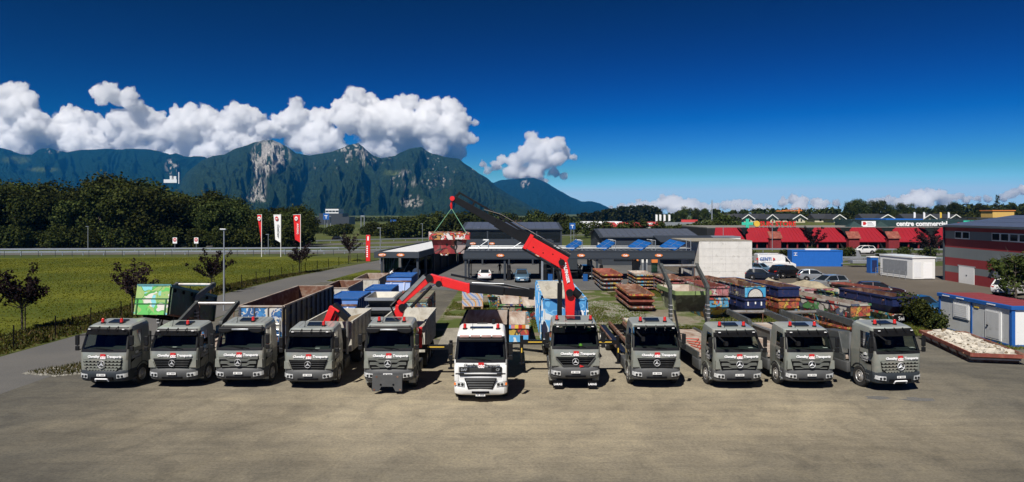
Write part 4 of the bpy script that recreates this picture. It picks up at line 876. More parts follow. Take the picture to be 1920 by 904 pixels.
# roll containers --------------------------------------------------------
def roll(label, loc, rz, L_, W, H, ext, inn, face=None, pitch=0, closed=False, ribs=11, group=None, ladder=True, name='roll_container', floor=None, cat='container', top=None):
    t = thing(name, label, cat, loc, rz, group)
    if pitch: t.rotation_euler = (pitch, 0, rz)
    mb = MB(); th = .06
    mb.b2(-W/2, W/2, 0, L_, .14, .2, 2)
    for s in (-1, 1):
        x0, x1 = sorted((s*W/2, s*(W/2-th))); mb.b2(x0, x1, 0, L_, .2, H, 0); x0, x1 = sorted((s*(W/2-th-.002), s*(W/2-th-.012))); mb.b2(x0, x1, th+.01, L_-th-.01, .21, H-.02, 1)
    mb.b2(-W/2+th, W/2-th, 0, th, .2, H, 0); mb.b2(-W/2+th+.002, W/2-th-.002, th+.002, th+.01, .21, H-.02, 1); mb.b2(-W/2+th, W/2-th, L_-th, L_, .2, H, 1)
    mb.b2(-W/2+th+.02, W/2-th-.02, th+.012, L_-th-.012, .202, .215, 2)
    s = mb.build('tub', [ext, inn, floor or inn], t)
    mb = MB()
    for x in (-W/2, W/2): mb.b2(x-.05, x+.05, 0, L_, H-.06, H+.03)
    for y in (0, L_): mb.b2(-W/2+.052, W/2-.052, y-.05, y+.05, H-.06, H+.028)
    mb.build('top_rail', ext if not top else top, t)
    for k in range(ribs):
        y = .15+(L_-.3)*k/(ribs-1)
        for sx in (-1, 1): MB().b2(sx*(W/2+.045)-.044, sx*(W/2+.045)+.044, y-.05, y+.05, .16, H-.07).build('rib', ext, s)
    if face:
        for k in range(3): MB().b2(-W/2+.06+k*(W-.12)/3+.04, -W/2+.06+(k+1)*(W-.12)/3-.04, -.03, -.001, .35, H-.12).build('front_panel', face, t)
        for k in range(4): MB().b2(-W/2+.06+k*(W-.12)/3-.035, -W/2+.06+k*(W-.12)/3+.035, -.07, -.002, .2, H-.07).build('rib', ext, s)
    if closed: MB().b2(-W/2-.03, W/2+.03, -.03, L_+.03, H+.031, H+.08).build('lid', top or ext, t)
    if ladder:
        mb = MB()
        for x in (W/2-.62, W/2-.2): mb.tube((x, -.12, .3), (x, -.12, H-.7), .025, 6)
        for k in range(5): z = .4+.3*k; mb.tube((W/2-.62, -.12, z), (W/2-.2, -.12, z), .02, 6)
        mb.build('ladder', M['galv'], t)
    for sx in (-1, 1): MB().b2(sx*.4-.08, sx*.4+.08, .1, L_-.1, .0, .14).build('skid', M['matt'], t)
    return t
y3 = T[3].location.y+3.2
roll('long dark blue open roll container with figures painted on its ribbed side', (T[3].location.x-.05, y3, 1.12), 0, 10.2, 2.4, 2.55, GF['dkblue'], M['rust'], face=GF['blue'], floor=M['rust'], top=M['rust_pale'])
y7 = T[7].location.y+4.9
c7 = roll('tall roll container painted as blue sky with clouds and green grass', (T[7].location.x-.15, y7, 1.12), 0, 10.4, 2.45, 2.75, GF['sky'], M['concrete_in'], face=GF['sky'], floor=M['concrete_in'], ladder=False)
MB().b2(-1.27, -1.235, .05, 6, .15, .85).build('painted_grass', graff('grass painting', [GN, (.15, .4, .06), (.1, .32, .05)], 3, GN, .01, rust=-.3), c7)
mb = MB()
for x in (-.35, .15): mb.tube((x, -.14, .3), (x, -.14, 1.9), .025, 6)
for k in range(6): mb.tube((-.35, -.14, .4+.27*k), (.15, -.14, .4+.27*k), .02, 6)
mb.build('ladder', M['galv'], c7); text('ent', .75, M['letter'], c7, (.85, -.05, 2.0), (R(90), 0, 0), bold=.02)
for k in range(4): MB().b2(.5, 1.1, -.045, -.032, 1.05+.16*k, 1.12+.16*k).build('white_stripe', M['letter'], c7)
# green creature container on lorry 1, tilted on its tail
t1 = T[1].location
gc = roll('green and light blue painted closed container tilted on the leftmost lorry', (t1.x+.35, t1.y+3.75, 3.02), R(-2), 5.6, 1.85, 1.72, GF['dkgreen'], M['rust'], pitch=R(-13), closed=True, ribs=2, ladder=False, top=pmat('teal lid', (.06, .2, .22), .5))
MB().b2(-.93, .93, -.05, -.035, .12, 1.72).build('front_panel', GF['green'], gc)
for z in (.72, 1.0): MB().b2(-.93, .93, -.09, -.05, z-.02, z+.02).build('fold_rail', pmat('dark green rail', (.03, .14, .04), .5) if z < .8 else bpy.data.materials['dark green rail'], gc)
for x in (-.8, .8): MB().b2(x-.035, x+.035, -.1, -.05, .15, .95).build('latch', bpy.data.materials['dark green rail'], gc)
for k in range(5): MB().tube((.92, .5+.95*k, 1.5), (.985, .5+.95*k, 1.5), .1, 12).build('lifting_eye', M['matt'], gc)
# open beige containers by the road, blue bins, grey skip stack
roll('open beige container with rusty inside nearest the road', (-16.3, 50.5, 0), R(1), 8, 2.3, 2.0, GF['pale'], M['rust'], ladder=False, top=M['rust_pale'])
roll('open weathered container behind the beige one by the road', (-15.6, 60, 0), R(1), 6.5, 2.3, 2.15, M['concrete_in'], M['rust'], ladder=False, top=M['rust_pale'])
roll('open pale container farthest along the road side row', (-14.4, 67.5, 0), R(1), 6.5, 2.4, 2.2, M['concrete_in'], M['rust_pale'], ladder=False, top=M['rust_pale'])
roll('low painted container with coloured lid edge behind dark blue one', (-17.5, 43, 0), R(2), 6, 2.2, 1.6, GF['pale'], M['rust_pale'], ladder=False)
def compactor(label, loc, rz, L_, W, H):
    t = thing('waste_compactor', label, 'compactor', loc, rz, 'blue compactor containers')
    MB().prism([(0, .15), (L_, .15), (L_, H), (1.9, H), (1.5, H-.45), (.9, H-.45), (0, .9)], 0, -W/2, W/2).build('body', M['blue'], t, bevel=.02)
    for k in range(8):
        y = 2.0+(L_-2.1)*k/7
        for s in (-1, 1): MB().b2(s*(W/2+.04)-.039, s*(W/2+.04)+.039, y-.05, y+.05, .2, H-.05).build('rib', M['blue'], t)
    MB().b2(-W/2-.04, W/2+.04, 1.75, 1.9, H-.02, H+.06).b2(-W/2-.04, W/2+.04, L_-.1, L_+.05, H-.02, H+.06).b2(-W/2-.04, -W/2+.04, 1.9, L_-.1, H-.021, H+.05).b2(W/2-.04, W/2+.04, 1.9, L_-.1, H-.021, H+.05).build('lid_frame', M['blue'], t)
    MB().b2(-W/2, W/2, 1.35, 1.5, H-.43, H-.3).build('hinge_bar', M['rust'], t)
    for s in (-1, 1): MB().bar((s*.6, .1, 1.05), (s*.6, .8, H-.42), .12, .1).build('hinge_arm', M['blue'], t)
    MB().b2(-.4, .4, .04, .06, .3, .7).build('label_plate', M['letter'], t)
    return t
compactor('blue compactor bin with rusty hinge nearest the folded red crane', (-11.9, 46.2, 0), R(1), 6.4, 2.2, 2.65)
compactor('blue compactor bin in the middle of the three', (-11.1, 55.0, 0), R(1), 5.5, 2.2, 2.35)
compactor('tall blue compactor bin nearest the wash hall', (-10.5, 62.0, 0), R(1), 6.0, 2.3, 2.75)
for k in range(4):
    skip('grey skip in the tall stack beside the red crane, %s' % ['bottom one', 'second from the ground', 'third from the ground', 'topmost'][k], (-8.45+random.uniform(-.05, .05), 43.6+random.uniform(-.1, .1), .3+.62*k), R(1), 3.4, 1.75, 1.15, M['hook_grey'], M['concrete_in'], rim=M['galv'], ribs=0, rimh=.18, ins=.35, rf=.7, rb=.7, lugs=False, name='grey_skip', group='stacked grey skips')
roll('lidded container with red and green painted top behind the tipper', (-7.0, 46.3, 0), R(1), 5.6, 2.4, 2.75, GF['pale'], M['rust'], closed=True, ladder=False, top=graff('faded red and green lid', [(.25, .24, .16), (.28, .05, .04), (.2, .22, .12), (.3, .27, .2)], .5, (.2, .18, .12), .01, rust=.3, dist=2), ribs=7)
# marbled box on its pallet
p = G(886, 581); pal = thing('pallet', 'wooden pallet under the marbled cabinet on the grass', 'pallet', p, R(2))
for k in range(5): MB().b2(-.95, .95, -.02+.36*k, .2+.36*k, .26, .3).build('plank', pmat('pallet wood %d' % k, (.3, .19, .1), .9), pal)
for x in (-.85, 0, .85): MB().b2(x-.09, x+.09, -.02, 1.66, .06, .255).build('skid', bpy.data.materials['pallet wood 0'], pal)
bx = thing('painted_cabinet', 'cabinet painted in blue white and orange marbled stripes standing on a pallet', 'cabinet', p+Vector((0, .1, .3)), R(2))
MB().b2(-.95, .95, 0, 1.4, 0, .62).build('lower_case', GF['marble'], bx, bevel=.015); MB().b2(-.95, .95, 0, 1.4, .64, 1.75).build('upper_case', GF['marble'], bx, bevel=.015); MB().b2(-.94, .94, .01, 1.39, .6, .66).build('joint', M['matt'], bx)
# red skip hanging from the crane
h = hk; wp = T[7].location+Vector((hk.x, hk.y, 0)); zt_ = P(0, 436, wp.y).z; zb_ = P(0, 474, wp.y).z
rs = skip('red skip with white shard pattern hanging from the crane hook', (wp.x+.02, wp.y-1.1, zb_), R(8), 2.3, 1.95, zt_-zb_, GF['skip_red'], M['rust'], rim=GF['skip_rim'], ribs=0, rimh=.34, ins=.22, rf=.25, rb=.25, group=None, lugs=False)
MB().path([(-.45, .2, .02), (-.43, .12, -.06), (-.1, .12, -.06), (-.08, .2, .02)], .035, 6).build('lifting_eye', GF['skip_rim'], rs)
sg = thing('lifting_sling', 'green and black lifting slings between crane hook and red skip', 'sling', (wp.x+.02, wp.y, zt_))
tp = Vector((0, 0, h.z-.2-zt_))
for (x, y, m) in ((-.85, -.9, 'gs'), (.85, -.9, 'gs'), (-.95, .9, 'bs'), (.6, .95, 'bs')):
    MB().tube(tp, (x, y, 0), .018, 6).build('sling_leg', pmat('green sling', (.12, .28, .17), .7) if m == 'gs' and 'green sling' not in bpy.data.materials else bpy.data.materials['green sling'] if m == 'gs' else M['matt'], sg)
# rubble tray at right
rt_p = G(1872, 684); rt = skip('long rusty flat tray full of pale rubble beside the blue trimmed cabin', rt_p, R(-12), 7.9, 2.75, .62, M['rust'], M['rust'], rim=M['rust_red'], ribs=6, rimh=.2, ins=.16, rf=.55, rb=.4, group=None, name='rubble_tray', cat='skip tray')
MB().b2(-1.3, -.4, .5, 7.2, -.0, .08).build('skid', M['rust'], rt)
rub = MB(); rr = random.Random(3)
for k in range(430):
    x = rr.uniform(-1.22, 1.22); y = rr.uniform(.35, 7.6); h_ = .46+.2*max(0, 1-abs(x)/1.3)*(.5+vnoise(np.array(y*.9), np.array(x), 4))
    s = rr.uniform(.07, .2)*(1.5 if rr.random() < .12 else 1); a, b, c = s*rr.uniform(.6, 1.2), s*rr.uniform(.6, 1.2), s*rr.uniform(.3, .8); vs = []
    q = Matrix.Rotation(rr.uniform(0, 3), 3, 'Z') @ Matrix.Rotation(rr.uniform(-.6, .6), 3, 'X')
    for i in range(8): vs.append(q @ Vector(((a if i & 1 else -a)*rr.uniform(.6, 1), (b if i & 2 else -b)*rr.uniform(.6, 1), (c if i & 4 else -c)*rr.uniform(.6, 1)))+Vector((x, y, h_)))
    rub.add(vs, [(0, 2, 3, 1), (4, 5, 7, 6), (0, 1, 5, 4), (2, 6, 7, 3), (0, 4, 6, 2), (1, 3, 7, 5)], 0 if rr.random() < .93 else 1)
rb_ = rub.build('rubble', [pmat('pale rubble', (.50, .46, .39), .9, var=.2, scale=4), M['earth']], None, rt_p, (0, 0, R(-12))); tag(rb_, 'pale broken plaster rubble heaped in the rusty tray', 'rubble', kind='stuff')
bd = MB(); bd.b2(-1.3, 1.3, .3, 7.6, .2, .5); tag(bd.build('rubble_bed', bpy.data.materials['pale rubble'], rt), kind='stuff')
# ---------------------------------------------------------------- ground sheets
def sheet(name, pts, z, mat, cut=1):
    mb = MB(); mb.add([(x, y, z) for x, y in pts], [tuple(range(len(pts)))]); return tag(mb.build(name, mat), kind='structure')
M['meadow'] = groundmat('meadow grass', (.062, .08, .004), (.12, .128, .008), .09, 2.2, ((.14, .10, .04), .35, .66, .78), bump=.6)
M['farland'] = groundmat('far meadow', (.05, .07, .015), (.10, .11, .03), .01, .4)
M['verge'] = groundmat('rough verge', (.05, .065, .014), (.10, .11, .024), .35, 5, ((.13, .1, .055), .8, .62, .75), bump=.8)
M['asphalt'] = groundmat('road asphalt', (.11, .108, .105), (.135, .13, .122), .12, 18, ((.08, .08, .08), .5, .6, .8))
def yardmat():
    m, t, b, n, l = nmat('worn yard asphalt'); tc = n.new('ShaderNodeTexCoord').outputs['Object']
    mg = n.new('ShaderNodeMapping'); mg.inputs['Location'].default_value = (-.09, -2.1, 0); mg.inputs['Scale'].default_value = (1/25, 1/15.5, 0); l.new(tc, mg.inputs[0]); gs_ = n.new('ShaderNodeTexGradient'); gs_.gradient_type = 'SPHERICAL'; l.new(mg.outputs[0], gs_.inputs[0])
    gn_ = noise(n, l, tc, .11, 6, .62, .8); ga_ = n.new('ShaderNodeMath'); ga_.operation = 'MULTIPLY_ADD'; l.new(gn_.outputs[0], ga_.inputs[0]); ga_.inputs[1].default_value = .7; l.new(gs_.outputs[0], ga_.inputs[2])
    dust = ramp(n, [(.34, (.56, .59, .64)), (.62, (.92, .92, .91)), (1.0, (1.5, 1.46, 1.36))]); l.new(ga_.outputs[0], dust.inputs[0])   # paler trodden dust in the middle of the yard
    big = noise(n, l, tc, .07, 6, .6, .6); r = ramp(n, [(.32, (.165, .146, .113)), (.5, (.205, .182, .14)), (.68, (.245, .219, .17))]); l.new(big.outputs[0], r.inputs[0]); out = mix(n, l, r.outputs[0], dust.outputs[0], 1.0, 'MULTIPLY')
    mid = noise(n, l, tc, .55, 8, .7, 1.0); rm = ramp(n, [(.32, (.74, .75, .78)), (.55, (1, 1, 1)), (.72, (1.16, 1.15, 1.1))]); l.new(mid.outputs[0], rm.inputs[0]); out = mix(n, l, out, rm.outputs[0], 1.0, 'MULTIPLY')
    mp = n.new('ShaderNodeMapping'); mp.inputs['Rotation'].default_value = (0, 0, R(14)); mp.inputs['Scale'].default_value = (.10, 1.6, 1); l.new(tc, mp.inputs[0])
    st = noise(n, l, mp.outputs[0], 1.0, 5, .65, .9); rs = ramp(n, [(.40, (.80, .80, .81)), (.5, (1, 1, 1)), (.62, (1.1, 1.09, 1.05))]); l.new(st.outputs[0], rs.inputs[0]); out = mix(n, l, out, rs.outputs[0], .5, 'MULTIPLY')
    dn = noise(n, l, tc, .16, 3); va = n.new('ShaderNodeVectorMath'); va.operation = 'MULTIPLY_ADD'; l.new(dn.outputs['Color'], va.inputs[0]); va.inputs[1].default_value = (5, 5, 0); l.new(tc, va.inputs[2])
    for sc, ang, msk_s, dark in ((.16, 20, .09, .72), (.11, -62, .12, .78)):      # faint tyre arcs, broken up
        mq = n.new('ShaderNodeMapping'); mq.inputs['Rotation'].default_value = (0, 0, R(ang)); l.new(va.outputs[0], mq.inputs[0]); wv = n.new('ShaderNodeTexWave'); wv.inputs['Scale'].default_value = sc; wv.inputs['Distortion'].default_value = 1.5; wv.inputs['Detail'].default_value = 3; l.new(mq.outputs[0], wv.inputs[0])
        rw = ramp(n, [(.82, (0, 0, 0)), (.95, (1, 1, 1))]); l.new(wv.outputs[0], rw.inputs[0]); nm = noise(n, l, tc, msk_s, 5, .7); rn = ramp(n, [(.44, (0, 0, 0)), (.6, (.4, .4, .4))]); l.new(nm.outputs[0], rn.inputs[0])
        fac = mix(n, l, rw.outputs[0], rn.outputs[0], 1.0, 'MULTIPLY'); out = mix(n, l, out, mix(n, l, out, (dark,)*3, 1.0, 'MULTIPLY'), fac)
    vo = n.new('ShaderNodeTexVoronoi'); vo.feature = 'DISTANCE_TO_EDGE'; vo.inputs['Scale'].default_value = .16; d2 = noise(n, l, tc, .9, 6, .7); vb = n.new('ShaderNodeVectorMath'); vb.operation = 'MULTIPLY_ADD'; l.new(d2.outputs['Color'], vb.inputs[0]); vb.inputs[1].default_value = (1.6, 1.6, 0); l.new(tc, vb.inputs[2]); l.new(vb.outputs[0], vo.inputs['Vector'])
    rc_ = ramp(n, [(.0035, (1, 1, 1)), (.008, (0, 0, 0))]); l.new(vo.outputs['Distance'], rc_.inputs[0]); cm = noise(n, l, tc, .13, 3); rcm = ramp(n, [(.56, (0, 0, 0)), (.68, (.4, .4, .4))]); l.new(cm.outputs[0], rcm.inputs[0]); out = mix(n, l, out, (.075, .065, .05), mix(n, l, rc_.outputs[0], rcm.outputs[0], 1.0, 'MULTIPLY'))
    fine = noise(n, l, tc, 9, 6, .75); rf = ramp(n, [(.28, (.62, .62, .63)), (.5, (1, 1, 1)), (.74, (1.36, 1.34, 1.28))]); l.new(fine.outputs[0], rf.inputs[0]); out = mix(n, l, out, rf.outputs[0], 1.0, 'MULTIPLY')
    sp = noise(n, l, tc, .34, 7, .72, .8); rsp = ramp(n, [(.67, (0, 0, 0)), (.74, (.6, .6, .6))]); l.new(sp.outputs[0], rsp.inputs[0]); out = mix(n, l, out, (.09, .083, .07), rsp.outputs[0])
    l.new(out, b.inputs['Base Color']); b.inputs['Roughness'].default_value = .92; b.inputs['Specular IOR Level'].default_value = .2
    bp = n.new('ShaderNodeBump'); bp.inputs['Strength'].default_value = .5; bp.inputs['Distance'].default_value = .03; l.new(fine.outputs[0], bp.inputs['Height']); l.new(bp.outputs[0], b.inputs['Normal']); return m
M['yard'] = yardmat()
M['court'] = groundmat('dark asphalt', (.105, .105, .104), (.14, .137, .132), .15, 12)
M['carpark'] = groundmat('car park asphalt', (.105, .09, .072), (.13, .112, .09), .1, 9)
M['lot'] = groundmat('bare lot', (.19, .16, .115), (.26, .235, .18), .5, 10, ((.07, .095, .02), .25, .43, .52), bump=.8)
M['gravel'] = groundmat('gravel', (.19, .18, .155), (.27, .26, .225), 1.2, 9, ((.07, .08, .03), .5, .6, .7), bump=1)
M['concrete'] = groundmat('concrete slab', (.25, .23, .19), (.33, .305, .25), .4, 8)
sheet('ground', [(-10500, -300), (10500, -300), (10500, 9250), (-10500, 9250)], -.02, M['farland'])
sheet('meadow', [(-150, 36), (-32.5, 36), (-32.3, 90), (-28.5, 118), (-27, 131), (-40, 137), (-150, 130)], -.012, M['meadow'])
sheet('grass_verge', [(-37, 36), (-31.2, 36), (-31.0, 75), (-30.4, 92), (-27.5, 110), (-25.2, 124), (-28, 124), (-30, 110), (-33.5, 92), (-36, 75)], -.006, M['verge'])
sheet('road', [(-31.0, -20), (-31.0, 75), (-30.2, 92), (-27.3, 110), (-24.6, 126), (-22, 138), (-16, 138), (-19.5, 120), (-22.5, 105), (-24, 92), (-24.6, 75), (-24.6, -20)], .004, M['asphalt'])
sheet('yard', [(-24.6, 5), (60, 5), (60, 41), (38, 45.5), (28, 48.5), (8.5, 47), (-3, 46), (-6, 76), (-24.3, 86), (-24.55, 39), (-23.5, 38.3), (-24.6, 36.8)], 0, M['yard'])
for k, (pts) in enumerate([[(-24.6, 20), (-24.6, 5), (60, 5), (60, 20)]]): pass
sheet('dirt_lot', [(-6.0, 47.5), (-3, 46.1), (8.5, 47.2), (28, 48.7), (38, 45.7), (42, 52), (36, 66), (33, 76), (-6, 77)], .008, M['lot'])
sheet('forecourt', [(-24.3, 86.2), (-6.05, 76.2), (-5.9, 77.2), (24, 77.2), (24, 138), (-16, 138), (-19.5, 120), (-22.5, 105), (-24, 92)], .012, M['court'])
sheet('car_park', [(24.1, 77.5), (33, 76.2), (36, 66.2), (42.2, 52), (60, 41.2), (120, 41), (75, 112), (24.1, 118)], .010, M['carpark'])
sheet('grass_wedge', [(-23.9, 87.5), (-15.2, 83.5), (-18.2, 92), (-18.6, 103), (-22.2, 105)], .018, M['meadow'])
sheet('concrete_apron', [(-4.9, 45.2), (-2.9, 45.4), (-3.4, 52), (-5.0, 51.6)], .012, M['concrete'])
sheet('concrete_apron', [(4.6, 38), (6.0, 38), (8.4, 50.5), (6.4, 51)], .012, M['concrete'])
sheet('gravel_bank', [(-26.6, 37.0), (-24.3, 36.4), (-20.6, 38.6), (-21.4, 42.5), (-23.8, 41.8)], .016, M['gravel'])
sheet('oil_stain', [(19.0+.7*math.cos(a*.52)*(1+.35*math.sin(a*2.3)), 31.9+.36*math.sin(a*.52)*(1+.3*math.cos(a*1.7))) for a in range(12)], .006, M['court'])
sheet('oil_stain', [(17.2+.55*math.cos(a*.52)*(1+.3*math.sin(a*1.9)), 32.2+.3*math.sin(a*.52)*(1+.3*math.cos(a*2.7))) for a in range(12)], .006, M['court'])
# motorway slip and carriageways
sheet('highway', [(-400, 128), (-150, 138.5), (-40, 147), (-10, 158), (40, 170), (40, 176), (-12, 168), (-40, 156), (-150, 146), (-400, 136)], .006, M['asphalt'])
sheet('highway', [(-400, 150), (-150, 158), (-50, 185), (0, 222), (60, 260), (60, 270), (-4, 233), (-55, 195), (-150, 168), (-400, 160)], .006, M['asphalt'])
sheet('highway', [(40, 126), (160, 119), (300, 117), (300, 124), (160, 127), (40, 134)], .006, M['asphalt'])
sheet('highway', [(40, 142), (160, 137), (300, 136), (300, 146), (160, 147), (40, 152)], .006, M['asphalt'])
for yy in (130.2, 147): 
    for k in range(14): sheet('lane_marking', [(44+k*9, yy-.33*k), (48+k*9, yy-.33*k-.1), (48+k*9, yy-.33*k+.1), (44+k*9, yy-.33*k+.2)], .011, M['letter'])
# grass blades and weeds --------------------------------------------------
def tufts(name, n, poly, hgt, col, mask=None, wid=.05, seed=1):
    rg = np.random.default_rng(seed); P_ = np.array(poly); x0, y0 = P_.min(0); x1, y1 = P_.max(0)
    pts = np.stack([rg.uniform(x0, x1, n*3), rg.uniform(y0, y1, n*3)], 1)
    ins = np.zeros(len(pts), bool); k = len(P_); j = k-1
    for i in range(k):
        a, b = P_[i], P_[j]; c = ((a[1] > pts[:, 1]) != (b[1] > pts[:, 1])) & (pts[:, 0] < (b[0]-a[0])*(pts[:, 1]-a[1])/(b[1]-a[1]+1e-9)+a[0]); ins ^= c; j = i
    pts = pts[ins]
    if mask is not None: pts = pts[mask(pts)]
    pts = pts[:n]; n = len(pts); th = rg.uniform(0, 6.28, n); h = hgt*rg.uniform(.4, 1.3, n); w_ = wid*rg.uniform(.6, 1.6, n)
    dx, dy = np.cos(th)*w_, np.sin(th)*w_; lx, ly = rg.normal(0, .35, n)*h, rg.normal(0, .35, n)*h; V = np.zeros((n, 3, 3), np.float32)
    V[:, 0] = np.stack([pts[:, 0]-dx, pts[:, 1]-dy, np.zeros(n)], 1); V[:, 1] = np.stack([pts[:, 0]+dx, pts[:, 1]+dy, np.zeros(n)], 1); V[:, 2] = np.stack([pts[:, 0]+lx, pts[:, 1]+ly, h], 1)
    return tag(link(name, fast_mesh(name, V.reshape(-1, 3), np.arange(n*3).reshape(n, 3), col)), kind='stuff')
M['blade'] = leafmat('grass blades', (.07, .09, .005), (.11, .125, .008), (.19, .17, .03), .4)
M['weed'] = leafmat('weeds', (.05, .065, .012), (.09, .10, .02), (.2, .16, .07), .3)
M['tuft'] = leafmat('lot grass', (.07, .10, .015), (.11, .14, .025), (.2, .17, .06), .3)
tag(tufts('meadow_grass', 60000, [(-85, 40), (-33, 40), (-32.5, 90), (-28.5, 122), (-60, 134), (-110, 128)], .10, M['blade'], wid=.05), 'long green and straw coloured grass on the meadow left', 'grass')
tag(tufts('verge_weeds', 9000, [(-36.5, 36), (-31.3, 36), (-31.2, 75), (-30.6, 92), (-27.7, 110), (-33.5, 92), (-36, 75)], .22, M['weed'], wid=.08, seed=3), 'rough weeds along the wire fence beside the road', 'weeds')
msk = lambda p: fbm(p[:, 0]*.22, p[:, 1]*.22, 3, 5) > .42
tag(tufts('lot_grass', 55000, [(-5.8, 52), (-2.5, 50.5), (8.3, 49), (28, 49.5), (38, 47), (41, 52), (35, 66), (32, 76), (-5.8, 76.8)], .15, M['tuft'], msk, wid=.03, seed=5), 'patchy grass between the stored skips', 'grass')
tag(tufts('wedge_grass', 6000, [(-23.8, 87.6), (-15.4, 83.8), (-18.3, 92), (-18.7, 102)], .15, M['tuft'], wid=.05, seed=6), 'grass wedge between road and wash hall', 'grass')
tag(tufts('cabin_grass', 8000, [(28, 48.7), (32, 43.5), (33.8, 43.6), (36, 52), (31, 54)], .17, M['tuft'], wid=.03, seed=7), 'grass around the blue trimmed cabin', 'grass')
# loose stones on the gravel bank and lot
def stones(name, n, poly, s0, s1, mat, label, seed):
    rg = random.Random(seed); mb = MB(); x0, x1 = min(p[0] for p in poly), max(p[0] for p in poly); y0, y1 = min(p[1] for p in poly), max(p[1] for p in poly)
    c = 0
    while c < n:
        x, y = rg.uniform(x0, x1), rg.uniform(y0, y1); ins = False; j = len(poly)-1
        for i in range(len(poly)):
            a, b = poly[i], poly[j]
            if (a[1] > y) != (b[1] > y) and x < (b[0]-a[0])*(y-a[1])/(b[1]-a[1])+a[0]: ins = not ins
            j = i
        if not ins: continue
        s = rg.uniform(s0, s1); a = rg.uniform(0, 6); vs = [(x+s*math.cos(a+t)*rg.uniform(.7, 1.2), y+s*math.sin(a+t)*rg.uniform(.7, 1.2), 0) for t in (0, 1.6, 3.1, 4.7)]+[(x+rg.uniform(-.3, .3)*s, y, s*rg.uniform(.5, 1))]
        mb.add(vs, [(0, 1, 4), (1, 2, 4), (2, 3, 4), (3, 0, 4)]); c += 1
    tag(mb.build(name, mat), label, 'stones', kind='stuff')
stones('gravel_stones', 2600, [(-26.6, 37.0), (-24.3, 36.4), (-20.6, 38.6), (-21.4, 42.5), (-23.8, 41.8)], .03, .13, M['gravel'], 'loose grey stones on the bank beside the road', 2)
stones('lot_stones', 3000, [(4.5, 52), (7, 50), (14, 51), (12, 58), (9, 68), (6, 66)], .03, .1, M['gravel'], 'loose stones on the bare lot', 4)
tag(tufts('bank_weeds', 3000, [(-26.4, 37.1), (-24.3, 36.5), (-20.7, 38.6), (-21.4, 42.3), (-23.8, 41.7)], .2, M['weed'], wid=.03, seed=8), 'weeds between the stones on the road bank', 'weeds')

# ---------------------------------------------------------------- mountains
def mountain(name, crest, Yc, Yf, cols, rows, amp, seed, base, rockfn=None, rough=1.0, meadow=None, fx=.02):
    px = np.linspace(crest[0][0], crest[-1][0], cols); cy = np.interp(px, [c[0] for c in crest], [c[1] for c in crest])
    cy = cy-(fbm(px*.05, px*0+seed, 5, seed)-.5)*5*rough
    t = np.linspace(0, 1, rows); PX, TT = np.meshgrid(px, t); CY = np.tile(cy, (rows, 1))
    D = Yf+(Yc-Yf)*TT; Hc = (HY-CY)/F*Yc+CAMZ
    prof = np.where(TT < .25, TT*.55, .1375+(TT-.25)*1.15)
    wx = PX*fx+(fbm(PX*.02, TT*3, 4, seed+3)-.5)*1.6
    rg = ridged(wx*2.0, TT*1.1, 6, seed+1); fine = fbm(PX*.12, TT*22, 5, seed+2)-.5
    rg = np.clip((rg-.62)*1.35+.62, 0, 1); Z = Hc*prof+Hc*amp*(rg-.62)*np.sin(np.pi*np.clip(TT, 0, 1))**.8+Hc*.085*rough*fine*np.sin(np.pi*TT)
    Z[0] = -5; D2 = D+(rg-.5)*300*np.sin(np.pi*TT); X = (PX-960)/F*D2
    V = np.stack([X, D2, Z], -1); back = V[-1].copy(); back[:, 1] += 900; back[:, 2] *= .5; V = np.concatenate([V, back[None]], 0); r2 = rows+1
    idx = np.arange(r2*cols).reshape(r2, cols); Fc = np.stack([idx[:-1, :-1], idx[:-1, 1:], idx[1:, 1:], idx[1:, :-1]], -1).reshape(-1, 4)
    SX = PX; SY = HY-(Z-CAMZ)/D2*F
    rock = np.zeros_like(PX) if rockfn is None else rockfn(SX, SY, TT, rg)
    nz = fbm(PX*.5, SY*.5, 4, seed+9); g = .75+.5*nz
    C = np.array(base)[None, None]*g[..., None]
    if meadow is not None: mm = meadow(SX, SY)[..., None]; C = C*(1-mm)+np.array((.075, .10, .03))*mm
    rk = (np.array((.36, .34, .31))*(.65+.7*fbm(PX*.7, SY*.25, 4, seed+11))[..., None]); C = C*(1-rock[..., None])+rk*rock[..., None]
    C = np.concatenate([C, C[-1:]], 0); me = fast_mesh(name, V.reshape(-1, 3), Fc, None, True)
    at = me.color_attributes.new('Col', 'FLOAT_COLOR', 'POINT'); at.data.foreach_set('color', np.concatenate([C.reshape(-1, 3), np.ones((C.shape[0]*cols, 1))], 1).astype(np.float32).ravel())
    m, tr, b, n, l = nmat(name+' slopes'); ca = n.new('ShaderNodeVertexColor'); ca.layer_name = 'Col'; tc = n.new('ShaderNodeTexCoord').outputs['Object']
    ns = noise(n, l, tc, .045, 7, .75); rr_ = ramp(n, [(.32, (.3,)*3), (.68, (1.75,)*3)]); l.new(ns.outputs[0], rr_.inputs[0]); l.new(mix(n, l, ca.outputs[0], rr_.outputs[0], 1.0, 'MULTIPLY'), b.inputs['Base Color'])
    b.inputs['Roughness'].default_value = 1; b.inputs['Specular IOR Level'].default_value = 0
    bp = n.new('ShaderNodeBump'); bp.inputs['Strength'].default_value = 1; bp.inputs['Distance'].default_value = 14; l.new(ns.outputs[0], bp.inputs['Height']); l.new(bp.outputs[0], b.inputs['Normal'])
    me.materials.clear(); me.materials.append(m); return tag(link(name, me), kind='structure')
def blob(x, y, cx, cy, rx, ry): return np.clip(1.4-((x-cx)/rx)**2-((y-cy)/ry)**2, 0, 1)
